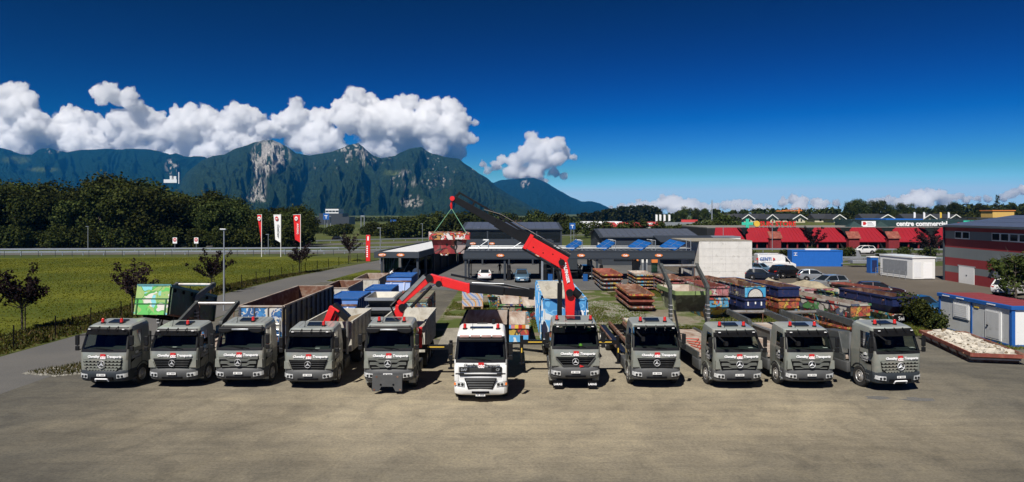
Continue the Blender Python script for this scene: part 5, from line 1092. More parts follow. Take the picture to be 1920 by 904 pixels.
def rock_main(x, y, t, rg):
    n1 = fbm(x*.16, y*.05, 5, 21); n2 = fbm(x*.35, y*.35, 4, 22); r = np.zeros_like(x)
    face = blob(x, y, 508, 292, 34, 30); r = np.maximum(r, face*(n1 > .40))
    for cx0, cy0, cx1, cy1, w_ in ((500, 310, 486, 345, 11), (486, 345, 476, 378, 8), (492, 330, 490, 378, 8), (478, 300, 484, 340, 5), (484, 345, 464, 372, 4)):
        tt = np.clip((y-cy0)/(cy1-cy0), 0, 1); xc = cx0+(cx1-cx0)*tt+2*np.sin(y*.35); r = np.maximum(r, np.clip(1.6-np.abs(x-xc)/w_*1.3, 0, 1)*((y > cy0) & (y < cy1))*(n2 > .4))
    for cx, cy, rx, ry, th in ((662, 282, 30, 14, .5), (693, 298, 22, 16, .54), (757, 337, 26, 17, .52), (772, 378, 20, 12, .5), (800, 318, 30, 34, .58), (835, 330, 20, 22, .6), (612, 312, 22, 22, .62), (565, 345, 20, 12, .66), (640, 300, 16, 14, .58), (712, 352, 18, 14, .62), (890, 320, 12, 10, .62), (700, 300, 40, 10, .58)):
        r = np.maximum(r, blob(x, y, cx, cy, rx, ry)*np.clip((n2*.6+n1*.4-th-.02)*14, 0, 1))
    return np.clip(r, 0, 1)
mountain('mountain', [(300, 392), (330, 352), (352, 322), (380, 300), (400, 292), (420, 289), (440, 280), (460, 273), (480, 267), (510, 262), (525, 268), (540, 277), (555, 286), (580, 291), (600, 288), (620, 286), (640, 278), (655, 272), (672, 269), (686, 280), (700, 292), (715, 296), (740, 291), (765, 281), (790, 276), (810, 288), (835, 294), (860, 297), (870, 306), (885, 315), (900, 325), (915, 334), (930, 350), (950, 362), (975, 375), (1000, 388), (1020, 398), (1040, 404)],
         5200, 2300, 640, 260, .46, 11, (.020, .036, .016), rock_main, 1.0, lambda x, y: blob(x, y, 735, 324, 16, 5), .022)
mountain('mountain', [(-260, 300), (-60, 283), (0, 277), (20, 281), (40, 289), (60, 289), (75, 279), (92, 277), (110, 282), (125, 285), (150, 281), (185, 279), (230, 280), (280, 279), (300, 284), (318, 289), (330, 287), (345, 294), (365, 292), (385, 295), (420, 320), (470, 360), (520, 400)], 6800, 3600, 480, 150, .36, 31, (.008, .024, .016), lambda x, y, t, r: blob(x, y, 322, 312, 12, 14)*(fbm(x*.3, y*.2, 4, 5) > .5)+blob(x, y, 98, 282, 16, 6)*(fbm(x*.3, y*.3, 3, 6) > .55)*.6, .8, lambda x, y: blob(x, y, 30, 300, 26, 8)*.5+blob(x, y, 80, 318, 30, 4)*.7)
mountain('mountain', [(860, 330), (900, 334), (925, 342), (940, 338), (965, 336), (985, 334), (1000, 333), (1015, 338), (1030, 345), (1050, 358), (1070, 370), (1090, 378), (1110, 377), (1125, 381), (1140, 389), (1152, 396), (1165, 402)], 8200, 5200, 240, 90, .22, 51, (.008, .022, .018), lambda x, y, t, r: blob(x, y, 985, 345, 8, 8)*(fbm(x*.4, y*.3, 3, 8) > .5), .7)
mountain('far_ridge', [(1000, 404), (1040, 398), (1100, 400), (1200, 402), (1320, 401), (1500, 402), (1700, 401), (2000, 402), (2400, 402)], 8200, 7400, 200, 12, .1, 71, (.02, .035, .024))
# ---------------------------------------------------------------- clouds
M['cloud'] = nmat('cloud')[0]; _b = M['cloud'].node_tree.nodes['Principled BSDF']; _b.inputs['Base Color'].default_value = (.9, .9, .91, 1); _b.inputs['Roughness'].default_value = 1; _b.inputs['Specular IOR Level'].default_value = 0
_b.inputs['Subsurface Weight'].default_value = 0
_t = M['cloud'].node_tree; _t.nodes.remove(_b); _v = _t.nodes.new('ShaderNodeVolumePrincipled'); _v.inputs['Color'].default_value = (.995, .995, .995, 1); _v.inputs['Density'].default_value = 1/50; _v.inputs['Anisotropy'].default_value = .2
_t.links.new(_v.outputs[0], _t.nodes['Material Output'].inputs['Volume'])
tx1 = bpy.data.textures.new('puff', 'CLOUDS'); tx1.noise_scale = 260; tx1.noise_depth = 4
tx2 = bpy.data.textures.new('fluff', 'CLOUDS'); tx2.noise_scale = 75; tx2.noise_depth = 3
tx3 = bpy.data.textures.new('small puff', 'CLOUDS'); tx3.noise_scale = 110; tx3.noise_depth = 4
tx4 = bpy.data.textures.new('small fluff', 'CLOUDS'); tx4.noise_scale = 40; tx4.noise_depth = 2
tx5 = bpy.data.textures.new('shred', 'CLOUDS'); tx5.noise_scale = 30; tx5.noise_depth = 3
M['veil'] = nmat('cloud veil')[0]; _t = M['veil'].node_tree; _t.nodes.remove(_t.nodes['Principled BSDF']); _v = _t.nodes.new('ShaderNodeVolumePrincipled'); _v.inputs['Color'].default_value = (.995, .995, .995, 1); _v.inputs['Density'].default_value = 1/170; _v.inputs['Anisotropy'].default_value = .2
_t.links.new(_v.outputs[0], _t.nodes['Material Output'].inputs['Volume'])
def cloud(puffs, Y, label, seed, vox=19, child=9, flat=None, amp=1.0, tx=None):
    k = Y/F; root = None; tx = tx or (tx1, tx2)
    for part in ('cloud', 'veil'):
        rg = random.Random(seed); bm = bmesh.new(); gr = 1.0 if part == 'cloud' else 1.18
        def ball(c, r, sz=.85): bmesh.ops.create_icosphere(bm, subdivisions=2, radius=1, matrix=Matrix.Translation(c) @ Matrix.Diagonal((r*gr, r*gr, r*sz*gr, 1)))
        for px, py, r in puffs:
            c = P(px, py, Y+rg.uniform(-r, r)*k*.8); rr = r*k; ball(c, rr)
            for i in range(child):
                a = rg.uniform(0, 6.283); e = rg.uniform(-.35, 1.3); s = rr*rg.uniform(.22, .5)
                d = Vector((math.cos(a)*math.cos(e), math.sin(a)*math.cos(e), math.sin(e)*.9)); ball(c+d*rr*.92, s, .9)
        me = bpy.data.meshes.new(part); bm.to_mesh(me); bm.free(); me.materials.append(M[part]); o = link(part, me, root)
        rm = o.modifiers.new('remesh', 'REMESH'); rm.mode = 'VOXEL'; rm.voxel_size = vox*(1 if part == 'cloud' else 1.4); rm.use_smooth_shade = True
        ds = ((tx[0], 190*amp), (tx[1], 100*amp), (tx5, 48*amp)) if part == 'cloud' else ((tx[0], 330*amp), (tx[1], 200*amp))
        for t_, s in ds:
            d = o.modifiers.new('billow', 'DISPLACE'); d.texture = t_; d.texture_coords = 'GLOBAL'; d.strength = s; d.mid_level = .5 if part == 'cloud' else .56
        if part == 'cloud': root = tag(o, label, 'cloud', kind='thing')
    return root
cloud([(10, 185, 26), (40, 168, 15), (35, 205, 32), (15, 245, 36), (60, 240, 30), (88, 250, 22), (40, 275, 30), (20, 285, 26), (80, 284, 22), (120, 282, 24), (165, 280, 22), (100, 268, 26), (130, 225, 26), (160, 222, 24), (120, 250, 26), (165, 255, 28), (190, 270, 26), (145, 275, 26), (-20, 260, 40), (-50, 220, 34)], 10500, 'towering white cloud at the far left above the ridge', 1)
cloud([(188, 178, 15), (205, 170, 13), (190, 188, 14), (222, 185, 17), (245, 178, 14), (250, 196, 17)], 10300, 'small bright cloud puff standing above the long cloud bank', 2)
cloud([(230, 225, 22), (215, 245, 22), (262, 222, 22), (255, 250, 26), (290, 222, 20), (300, 250, 30), (330, 218, 16), (350, 215, 18), (370, 230, 22), (345, 250, 28), (395, 222, 18), (390, 250, 30), (425, 235, 24), (450, 215, 20), (475, 225, 22), (440, 260, 30), (480, 260, 26), (300, 275, 22), (350, 278, 22), (400, 278, 22), (240, 276, 22), (270, 284, 20), (330, 290, 20), (375, 292, 18), (420, 286, 20), (450, 276, 22), (500, 245, 20)], 10500, 'long grey white cloud bank over the left mountain ridge', 3)
cloud([(555, 196, 14), (560, 210, 17), (545, 225, 20), (525, 225, 14), (520, 245, 18), (560, 245, 26), (600, 222, 20), (590, 255, 30), (625, 215, 18), (645, 200, 17), (675, 185, 18), (690, 200, 22), (660, 225, 30), (720, 205, 22), (745, 200, 16), (770, 195, 16), (800, 205, 18), (815, 195, 13), (840, 205, 20), (860, 222, 18), (700, 240, 36), (755, 235, 34), (805, 240, 34), (850, 248, 30), (872, 260, 20), (620, 265, 26), (700, 275, 26), (760, 272, 28), (720, 285, 14), (820, 280, 24), (860, 285, 16), (590, 282, 20), (640, 280, 18), (730, 292, 18), (790, 286, 16), (850, 295, 16), (560, 270, 22), (890, 232, 5), (875, 232, 9)], 10400, 'great white cumulus bank sitting on the central peaks', 4)
cloud([(990, 256, 9), (1000, 268, 15), (1020, 275, 18), (1045, 268, 14), (1055, 285, 14), (990, 290, 18), (1015, 300, 22), (1045, 302, 16), (1075, 297, 7), (965, 305, 14), (940, 300, 9), (930, 312, 12), (905, 308, 9), (915, 322, 10), (975, 325, 18), (1005, 322, 18), (1040, 325, 10), (1055, 330, 6), (955, 325, 14), (1020, 340, 10)], 10300, 'separate cumulus cloud right of the central mountain', 5, vox=16, amp=.75)
cloud([(1145, 391, 6), (1165, 391, 9), (1185, 390, 10), (1205, 387, 12), (1225, 386, 11), (1245, 382, 13), (1262, 378, 13), (1280, 383, 13), (1300, 385, 11), (1320, 388, 10), (1230, 394, 14), (1265, 392, 16), (1300, 394, 14), (1185, 397, 12), (1340, 390, 10), (1360, 388, 9), (1380, 386, 10), (1400, 384, 11), (1420, 388, 9), (1380, 395, 12), (1440, 392, 8), (1340, 398, 12), (1425, 398, 12)], 10800, 'low band of distant white cloud over the right tree line', 6, vox=13, amp=.5, child=7, tx=(tx3, tx4))
cloud([(1470, 380, 9), (1488, 374, 11), (1506, 377, 11), (1528, 380, 10), (1548, 382, 9), (1568, 382, 8), (1500, 390, 14), (1540, 392, 13), (1600, 388, 9), (1640, 382, 10), (1660, 378, 11), (1680, 380, 11), (1702, 374, 13), (1720, 367, 13), (1742, 370, 13), (1762, 367, 12), (1782, 370, 10), (1798, 369, 8), (1690, 386, 14), (1730, 382, 16), (1770, 382, 13), (1812, 376, 8), (1832, 374, 7), (1852, 375, 7), (1600, 396, 10), (1640, 396, 12), (1900, 364, 10), (1922, 356, 12), (1945, 364, 13), (1880, 372, 9)], 10800, 'low band of distant cloud above the shopping centre', 7, vox=13, amp=.5, child=7, tx=(tx3, tx4))
# ---------------------------------------------------------------- trees
M['leaf_dark'] = leafmat('dark foliage', (.018, .026, .008), (.032, .043, .012), (.085, .095, .028), .2)
M['leaf_mid'] = leafmat('mid foliage', (.025, .035, .009), (.045, .058, .016), (.08, .09, .028), .22)
M['leaf_bright'] = leafmat('bright foliage', (.05, .07, .015), (.08, .105, .02), (.13, .15, .04), .25)
M['leaf_plum'] = leafmat('dark plum foliage', (.014, .010, .012), (.024, .016, .018), (.045, .030, .028), .15)
M['bark'] = pmat('bark', (.07, .055, .042), .95, var=.35, scale=5)
def crown_mesh(name, blobs, n, ls, mat, seed, hole=.32):
    """n leaf faces spread through overlapping lobes; denser towards each lobe's skin"""
    rg = np.random.default_rng(seed); bl = np.array(blobs, float); wgt = bl[:, 3]**2; bi = rg.choice(len(bl), n, p=wgt/wgt.sum()); b = bl[bi]
    d = rg.normal(size=(n, 3)); d /= np.linalg.norm(d, axis=1)[:, None]; rad = b[:, 3]*(1-.5*rg.random(n)**2.2)*(1+.16*rg.normal(size=n))
    c = b[:, :3]+d*rad[:, None]*np.array([1, 1, .85])
    keep = fbm(c[:, 0]*.9/ls*.35+c[:, 2]*.3, c[:, 1]*.9/ls*.35+c[:, 2]*.55/ls*.4, 3, seed) > hole; c = c[keep]; d = d[keep]; n = len(c)
    nn = d*.7+rg.normal(size=(n, 3))*.65+np.array([0, 0, .35]); nn /= np.linalg.norm(nn, axis=1)[:, None]
    a = np.cross(nn, rg.normal(size=(n, 3))); a /= np.linalg.norm(a, axis=1)[:, None]; e = np.cross(nn, a); s = ls*rg.uniform(.5, 1.35, n)[:, None]
    V = np.stack([c-a*s*.5, c-e*s*.42+a*s*.05, c+a*s*.6, c+e*s*.45], 1)
    return fast_mesh(name, V.reshape(-1, 3), np.arange(n*4).reshape(n, 4), mat)
def trunk_mesh(h, r, limbs, seed, spread=.5):
    rg = random.Random(seed); mb = MB(); q = Vector((0, 0, -.1)); k = 4
    for i in range(k):
        z = h*(i+1)/k; p = Vector((rg.uniform(-.03, .03)*h, rg.uniform(-.03, .03)*h, z)); mb.tube(q, p, r*(1-.2*i), 7, r2=r*(1-.2*(i+1)), cap=False); q = p
        if i >= 1:
            for j in range(limbs):
                a = rg.uniform(0, 6.28); e = rg.uniform(.5, 1.0); L_ = h*spread*rg.uniform(.5, 1); d = Vector((math.cos(a)*math.cos(e), math.sin(a)*math.cos(e), math.sin(e))); m_ = p+d*L_*.55; mb.tube(p, m_, r*.42, 5, r2=r*.26, cap=False); mb.tube(m_, m_+(d+Vector((rg.uniform(-.3, .3), rg.uniform(-.3, .3), .25)))*L_*.5, r*.26, 5, r2=r*.06, cap=False)
    return mb.mesh('trunk', M['bark'], True)
def lobes(w_, z0, z1, n, seed, rmin=.18, rmax=.36):
    rg = random.Random(seed); o = []
    for k in range(n):
        t = rg.random()**.8; z = z0+(z1-z0)*t; m_ = w_/2*math.sin(math.pi*min(1, .18+.78*(1-t)))**.6; a = rg.uniform(0, 6.28); q = m_*math.sqrt(rg.random())*.78; o.append((q*math.cos(a), q*math.sin(a), z, w_*rg.uniform(rmin, rmax)))
    return o
BIG = [(crown_mesh('crown', lobes(9.5, 3.5, 13.3, 20, 100+k), 5200, .62, M['leaf_dark'] if k % 3 else M['leaf_mid'], 200+k), trunk_mesh(8.5, .34, 3, 300+k)) for k in range(6)]
BUSH = [(crown_mesh('crown', lobes(6, .8, 4.2, 12, 120+k), 2000, .5, M['leaf_mid'] if k % 2 else M['leaf_dark'], 220+k), trunk_mesh(2.6, .14, 2, 320+k)) for k in range(3)]
SMALL = [(crown_mesh('crown', lobes(3.0, 1.3, 3.9, 10, 140+k, .2, .34), 1000, .36, M['leaf_mid'], 240+k), trunk_mesh(2.2, .09, 2, 340+k)) for k in range(3)]
PINE = [(crown_mesh('crown', [(0, 0, 2+1.15*i, 2.6*(1-i/11)+.3) for i in range(10)], 1600, .5, M['leaf_dark'], 260), trunk_mesh(10, .2, 0, 360))]
def tree(kind, x, y, s, label, group, name='tree', z=0, sx=1.0, rnd=random, cat='tree'):
    cr, tr = rnd.choice(kind); t = thing(name, label, cat, (x, y, z), rnd.uniform(0, 6.28), group); t.scale = (s*sx, s*sx, s)
    link('trunk', tr, t); link('crown', cr, t); return t
rg = random.Random(11)
# left wood: front edge follows the photograph's outline
prof = [(-120, 352), (-60, 350), (0, 345), (25, 347), (55, 356), (80, 352), (105, 348), (135, 362), (160, 352), (200, 333), (235, 346), (270, 345), (295, 352), (325, 362), (345, 364), (375, 364), (400, 370), (430, 374), (460, 384), (500, 392), (540, 388), (580, 396), (605, 404)]
for row, (Y, off_) in enumerate(((176, 14), (188, 0), (204, 3))):
    px = -110
    while px < 600:
        ty = np.interp(px, [p[0] for p in prof], [p[1] for p in prof])+off_+rg.uniform(-4, 6); h_ = (HY-ty)/F*Y+CAMZ; yy = Y+rg.uniform(-5, 5); x = (px-960)/F*yy
        if h_ > 4: tree(BIG, x, yy, h_/14.6, 'dark broadleaf tree in the wood behind the motorway on the left', 'trees of the left wood', 'broadleaf_tree', rnd=rg, sx=rg.uniform(.95, 1.25))
        px += rg.uniform(34, 50)*(14.6/14.6)
for k in range(30):
    px = -100+k*23+rg.uniform(-8, 8); Y = 169+rg.uniform(-2, 3); tree(BUSH, (px-960)/F*Y, Y, rg.uniform(.8, 1.25), 'low dark bush at the foot of the left wood', 'bushes along the left wood', 'bush', rnd=rg, cat='bush')
# shrubs between slip road and the halls
for k in range(34):
    px = 590+rg.uniform(0, 275); Y = rg.uniform(238, 300); top = np.interp(px, [590, 640, 700, 760, 800, 870], [424, 420, 420, 412, 404, 402])+rg.uniform(-3, 8); h_ = max(2.5, (HY-top)/F*Y+CAMZ); tree(BUSH, (px-960)/F*Y, Y, h_/4.9, 'dark green bush beyond the slip road, left of the halls', 'bushes beyond the slip road', 'bush', rnd=rg, cat='bush', sx=1.25)
# small round trees before the red retail sheds
for k, px in enumerate((1080, 1100, 1117, 1133, 1142, 1166, 1185, 1203, 1236, 1256, 1273, 1292, 1316, 1330, 1345)):
    Y = 232+rg.uniform(-8, 8); tree(SMALL, (px-960)/F*Y, Y, rg.uniform(1.1, 1.5)*1.05, 'small round tree in the row before the red retail sheds', 'row of small trees before the retail sheds', 'round_tree', rnd=rg, sx=1.15)
for px, Y, h_ in ((1010, 300, 9), (985, 320, 7), (1045, 290, 8), (1062, 280, 6), (1020, 340, 8), (940, 330, 8), (960, 340, 8), (915, 340, 9), (890, 330, 9), (1365, 240, 8), (1380, 235, 5), (1350, 245, 7)):
    tree(BUSH, (px-960)/F*Y, Y, h_/4.9, 'dark bushy tree far behind the solar roofed halls', 'bushy trees behind the halls', 'bush', rnd=rg, cat='bush')
# far wood masses on the right (one mass, too far to tell apart) and single trees standing out of it
def wood_mass(name, pts, Y, depth, label, seed, n=9000, ls=1.6, base=420):
    rgn = np.random.default_rng(seed); bl = []
    px = pts[0][0]
    while px < pts[-1][0]:
        ty = np.interp(px, [p[0] for p in pts], [p[1] for p in pts]); yy = Y+rgn.uniform(0, depth)
        top = (HY-ty)/F*yy+CAMZ; r_ = rgn.uniform(.14, .2)*max(top, 10)
        z = top-r_
        while z > -2: bl.append(((px+rgn.uniform(-5, 5)-960)/F*yy, yy+rgn.uniform(-4, 4), z, r_)); z -= r_*1.1
        px += r_*F/Y*.75
    me = crown_mesh(name, bl, n, ls, M['leaf_dark'], seed, .2); return tag(link(name, me), label, 'wood', kind='stuff')
wood_mass('far_wood', [(1090, 399), (1120, 396), (1150, 390), (1165, 387), (1200, 384), (1225, 385), (1240, 397)], 620, 60, 'dark far wood hill left of the tall white pole', 1, ls=2.2)
wood_mass('far_wood', [(1235, 402), (1265, 398), (1280, 390), (1310, 392), (1340, 391), (1360, 398), (1390, 393), (1420, 390), (1500, 392), (1560, 388), (1700, 392), (1780, 383), (1830, 382), (1880, 383), (1960, 378), (2100, 380)], 470, 60, 'long dark wood on the hill behind the houses', 2, 26000, 1.9)
wood_mass('far_wood', [(1340, 404), (1400, 402), (1480, 400), (1560, 399), (1640, 400), (1700, 398), (1780, 396), (1860, 394), (1960, 392)], 295, 70, 'dark wood directly behind the gabled houses', 4, 20000, 1.3)
wood_mass('far_wood', [(640, 408), (760, 406), (900, 408), (1000, 407), (1100, 405), (1160, 408)], 700, 80, 'flat dark tree line at the foot of the mountains', 3, 7000, 2.4)
for px, ty, Y in ((1283, 388, 430), (1305, 391, 430), (1322, 392, 430), (1268, 397, 430), (1345, 393, 430), (1372, 395, 430), (1605, 376, 400), (1622, 375, 400), (1640, 379, 400), (1592, 381, 400), (1652, 378, 400), (1668, 384, 400), (1690, 383, 400), (1705, 383, 400), (1722, 390, 400), (1765, 384, 400), (1790, 381, 400), (1840, 381, 400), (1900, 382, 400)):
    h_ = (HY-ty)/F*Y+CAMZ-4; tree(BIG, (px-960)/F*Y, Y, h_/14.6, 'tall dark tree rising above the far wood on the right', 'tall trees above the far wood', 'broadleaf_tree', z=4, rnd=rg, sx=.85)
tree(PINE, (1870-960)/F*390, 390, 1.25, 'dark pointed conifer before the far wood at the right edge', None, 'conifer', z=3, rnd=rg)
# plum-leaved street trees along the fence, each tied to a stake
PLUM = []
for k in range(3):
    rr = random.Random(50+k); mb = MB(); mb.tube((0, 0, 0), (.03, 0, 1.6), .07, 7, r2=.055); bl = []
    for j in range(24):
        a = 2.4*j+rr.uniform(-.4, .4); e = rr.uniform(.35, 1.25); L_ = rr.uniform(1.3, 2.7); p = Vector((.03, 0, rr.uniform(1.35, 1.75))); d = Vector((math.cos(a)*math.cos(e), math.sin(a)*math.cos(e), math.sin(e)))
        q = p+d*L_*.5; q2 = q+(d+Vector((0, 0, .25)))*L_*.5; mb.tube(p, q, .032, 5, r2=.022); mb.tube(q, q2, .022, 5, r2=.006)
        for t_ in (.45, .7, .9, 1.05): c = p+(q2-p)*t_; bl.append((c.x, c.y, c.z, .2+.08*rr.random()))
    PLUM.append((crown_mesh('crown', bl, 2400, .17, M['leaf_plum'], 70+k, .3), mb.mesh('trunk', M['bark'], True)))
for k, (x, y, s, lab) in enumerate(((-36.6, 51.0, 1.12, 'leaning plum leaved tree at the left edge by the fence'), (-32.6, 58.6, 1.0, 'plum leaved tree rising behind the green container'), (-33.0, 75.0, 1.05, 'plum leaved tree beside the street lamp'), (-31.0, 99.5, 1.05, 'plum leaved tree below the right hand red flag'), (-29.6, 124, 1.1, 'plum leaved tree beside the red sign pillar'))):
    t = tree([PLUM[k % 3]], x, y, s, lab, 'plum leaved trees along the fence', 'plum_tree', rnd=rg)
    st = thing('tree_stake', 'wooden stake of the '+lab.replace('leaning ', ''), 'stake', (x+.3, y-.1, 0), 0, 'tree stakes'); MB().tube((0, 0, 0), (0, 0, 1.7), .045, 7).build('post', M['bark'], st); MB().tube((-.3, .1, 1.45), (0, 0, 1.45), .03, 5).build('strap', M['matt'], st)
for px, Y, lab in ((1522, 150, 'plum leaved tree behind the blue shipping container'), (1745, 128, 'plum leaved tree at the corner of the striped hall')):
    tree(PLUM, (px-960)/F*Y, Y, 1.25 if Y > 140 else 1.35, lab, None, 'plum_tree', rnd=rg, sx=1.2)
# leafy young tree at right edge, shrubs by the cabin
BR = (crown_mesh('crown', lobes(4.6, 1.2, 4.6, 16, 901, .12, .24), 3800, .26, M['leaf_mid'], 902, .42), trunk_mesh(3.6, .1, 3, 903, .6))
tree([BR], 49.0, 66.5, 1.06, 'loose leafy tree in front of the white car at the right edge', None, 'young_tree', rnd=rg, sx=1.05)
for k, (x, y, s) in enumerate(((31.5, 51.6, .34), (31.7, 53.2, .4), (31.2, 50.2, .24), (31.9, 55.0, .42))): tree(BUSH, x, y, s, 'green shrub growing beside the blue trimmed cabin', 'shrubs beside the cabin', 'shrub', rnd=rg, cat='shrub')
for k in range(14):
    x = 48+k*6+rg.uniform(-2, 2); y = 135.5-.04*k; tree(BUSH, x, y, rg.uniform(.25, .42), 'low bush on the strip between the carriageways', 'bushes on the motorway strip', 'shrub', rnd=rg, sx=1.6, cat='shrub')
# ---------------------------------------------------------------- wash park
M['cool_white'] = pmat('white roof sheet', (.72, .73, .74), .5, var=.06, dirt=(.5, .5, .48), dirtamt=.1)
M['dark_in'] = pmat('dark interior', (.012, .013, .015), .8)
M['screen_glass'] = glassmat('green screen glass', (.35, .55, .45), .05)
M['pv'] = pmat('solar cells', (.10, .11, .125), .3, var=.2, scale=2, spec=.5, coat=.1)
M['pv_blue'] = pmat('blue solar cells', (.012, .09, .30), .2, var=.2, scale=2, coat=.4, spec=.6)
M['block'] = pmat('pale concrete block', (.66, .64, .60), .85, var=.1, scale=1.2, dirt=(.33, .31, .27), dirtamt=.12)
M['orange'] = pmat('orange sign', (.72, .22, .05), .5, var=.1)
def oval_sign(parent, x, y, z, plain=False):
    s = MB(); s.prism([(.5*math.cos(R(a)), .2*math.sin(R(a))) for a in range(0, 360, 20)], 1, -.04, 0); o = s.build('oval_sign', M['orange'], parent, (x, y, z))
    MB().prism([(.4*math.cos(R(a)), .13*math.sin(R(a))) for a in range(0, 360, 20)], 1, -.05, -.041).build('oval_face', M['letter'] if plain else M['amber'], o)
    text('Cela', .3, M['letter'] if not plain else M['orange'], o, (0, -.055, 0), bold=.012, shear=.15); return o
wp_ = thing('wash_canopy', 'long dark grey wash bay canopy with orange oval signs and tilted blue solar panels', 'canopy', (0, 0, 0))
X0, X1, YF, YB, ZB, ZT = -6.3, 23.6, 88.0, 95.5, 2.75, 3.85
MB().b2(X0, X1, YF, YF+.25, ZB, ZT).build('fascia', M['steelgrey'], wp_, bevel=.03); MB().b2(X0, X1, YB-.25, YB, ZB, ZT).build('fascia', M['steelgrey'], wp_)
MB().b2(X0, X1, YF-.05, YF+.02, ZT-.1, ZT+.04).b2(X0, X1, YF-.03, YF+.02, ZB+.15, ZB+.22).build('edge_trim', M['steelgrey'], wp_)
MB().b2(X0+.01, X1-.01, YF+.251, YB-.251, ZT-.28, ZT-.16).build('roof', pmat('grey roof deck', (.09, .1, .115), .6), wp_)
for k in range(40):
    x = X0+.5+(X1-X0-1)*k/39; MB().b2(x-.05, x+.05, YF+.3, YB-.3, ZT-.16, ZT-.1).build('roof_rib', M['steelgrey'], wp_)
for x in (-1.5, 3.35, 8.9, 14.6, 18.9): oval_sign(wp_, x, YF-.05, ZB+.52)
for x in (-6.0, -.95, 3.9, 6.2, 11.0, 17.2, 23.4):
    MB().b2(x-.13, x+.13, YF+.2, YF+.46, 0, ZB).build('post', M['galv'] if x in (3.9,) else M['steelgrey'], wp_); MB().b2(x-.13, x+.13, YB-.5, YB-.24, 0, ZB).build('post', M['steelgrey'], wp_)
for x, g in ((-5.6, 1), (-.6, 0), (5.4, 0), (10.4, 0), (16.6, 0)):
    b = MB().b2(x-.04, x+.04, YF+.9, YB-1.5, .25, 2.3).build('bay_divider', M['screen_glass'] if g else M['steelgrey'], wp_)
    MB().b2(x-.07, x+.07, YF+.85, YF+.95, 0, 2.5).b2(x-.07, x+.07, YB-1.55, YB-1.45, 0, 2.5).b2(x-.07, x+.07, YF+.95, YB-1.55, 2.3, 2.38).build('frame', M['steelgrey'], b)
for yy in (YF+1.0, YF+3.2, YB-.6): MB().tube((X0+.6, yy, ZT+.28), (X1-.4, yy, ZT+.28), .06, 6).build('rail', M['galv'], wp_)
for k, (x, wd) in enumerate(((-3.4, 0), (1.3, 0), (8.2, 1.3), (12.4, 1.6), (17.1, 2.6), (21.5, 3.0))):
    for y in (YF+1.0, YF+3.2):
        MB().tube((x+wd/2+.3, y, ZT-.1), (x+wd/2+.3, y, ZT+1.35), .05, 6).tube((x+wd/2+.3, y, ZT+1.3), (x+wd/2-.4, y, ZT+1.35), .05, 6).build('tracker_post', M['galv'], wp_)
    if wd:
        p = MB(); A = Vector((x-wd/2-.5, YF+2.6, ZT+.45)); U = Vector((1.55, .5, .95)); W_v = Vector((wd*.55, -1.9, -.42)); N_ = U.cross(W_v).normalized(); N_ = N_ if N_.z > 0 else -N_
        q = [A, A+U, A+U+W_v, A+W_v]; p.add([v for v in q]+[v-N_*.07 for v in q], [(0, 1, 2, 3), (7, 6, 5, 4), (0, 4, 5, 1), (1, 5, 6, 2), (2, 6, 7, 3), (3, 7, 4, 0)])
        sp_ = p.build('solar_panel', M['pv_blue'], wp_); g_ = MB()
        for t_ in (.33, .66): g_.bar(A+U*t_+N_*.01, A+U*t_+W_v+N_*.01, .03, .02)
        g_.bar(A+W_v*.5+N_*.01, A+U+W_v*.5+N_*.01, .03, .02).build('cell_line', M['galv'], sp_)
    else: MB().tube((x-1.4, YF+2, ZT+.15), (x+.3, YF+2, ZT+1.3), .06, 6).build('tracker_arm', M['galv'], wp_)
# hoses, vacuums and bins under the canopy
for x in (-.4, 4.3, 11.6): 
    v = thing('vacuum_post', 'dark vacuum cleaner post beside %s' % {-.4: 'the white coupe', 4.3: 'the blue grey saloon', 11.6: 'the black car under the canopy'}[x], 'vacuum', (x, YF+.5, 0), 0, 'vacuum posts'); MB().b2(-.25, .25, 0, .5, 0, 1.5).build('cabinet', M['black'], v, bevel=.05); MB().lathe([(0, .5), (.22, .45), (.25, 0)], (0, .25, 1.5), 2, 12).build('head', M['black'], v); MB().path([(.25, .2, 1.3), (.6, .1, .7), (.55, 0, .2)], .05, 6).build('hose', M['matt'], v)
for x, lab in ((9.4, 'left of the column'), (11.3, 'right of the column'), (4.9, 'next to the white notice')):
    bn_ = thing('blue_bin', 'blue waste bin %s under the wash canopy' % lab, 'bin', (x, YF-.6, 0), 0, 'blue bins under the canopy'); MB().b2(-.3, .3, 0, .5, 0, .95).build('body', M['pv_blue'], bn_, bevel=.03); MB().b2(-.32, .32, -.02, .52, .96, 1.02).build('lid', M['black'], bn_)
for x, lab in ((15.0, 'left of the pair'), (16.2, 'in the middle'), (17.5, 'right, below the concrete block')):
    vm = thing('vending_cabinet', 'orange topped vending cabinet, %s' % lab, 'vending machine', (x*1.12+1.2, 99.5, 0), 0, 'vending cabinets'); MB().b2(-.4, .4, 0, .6, 0, 1.5).build('body', M['screen_glass'] if x == 17.5 else M['galv'], vm); MB().b2(-.42, .42, -.03, .55, 1.5, 2.1).build('head', M['orange'] if x != 16.2 else M['white'], vm)
nb = thing('notice_wall', 'dark wall panel with a white notice behind the red crane', 'wall', (6.8, 98, 0)); MB().b2(-2.6, 2.6, 0, .2, .35, 2.6).build('panel', M['steelgrey'], nb); MB().b2(-.3, .3, -.03, 0, 1.7, 2.5).build('notice', M['letter'], nb)
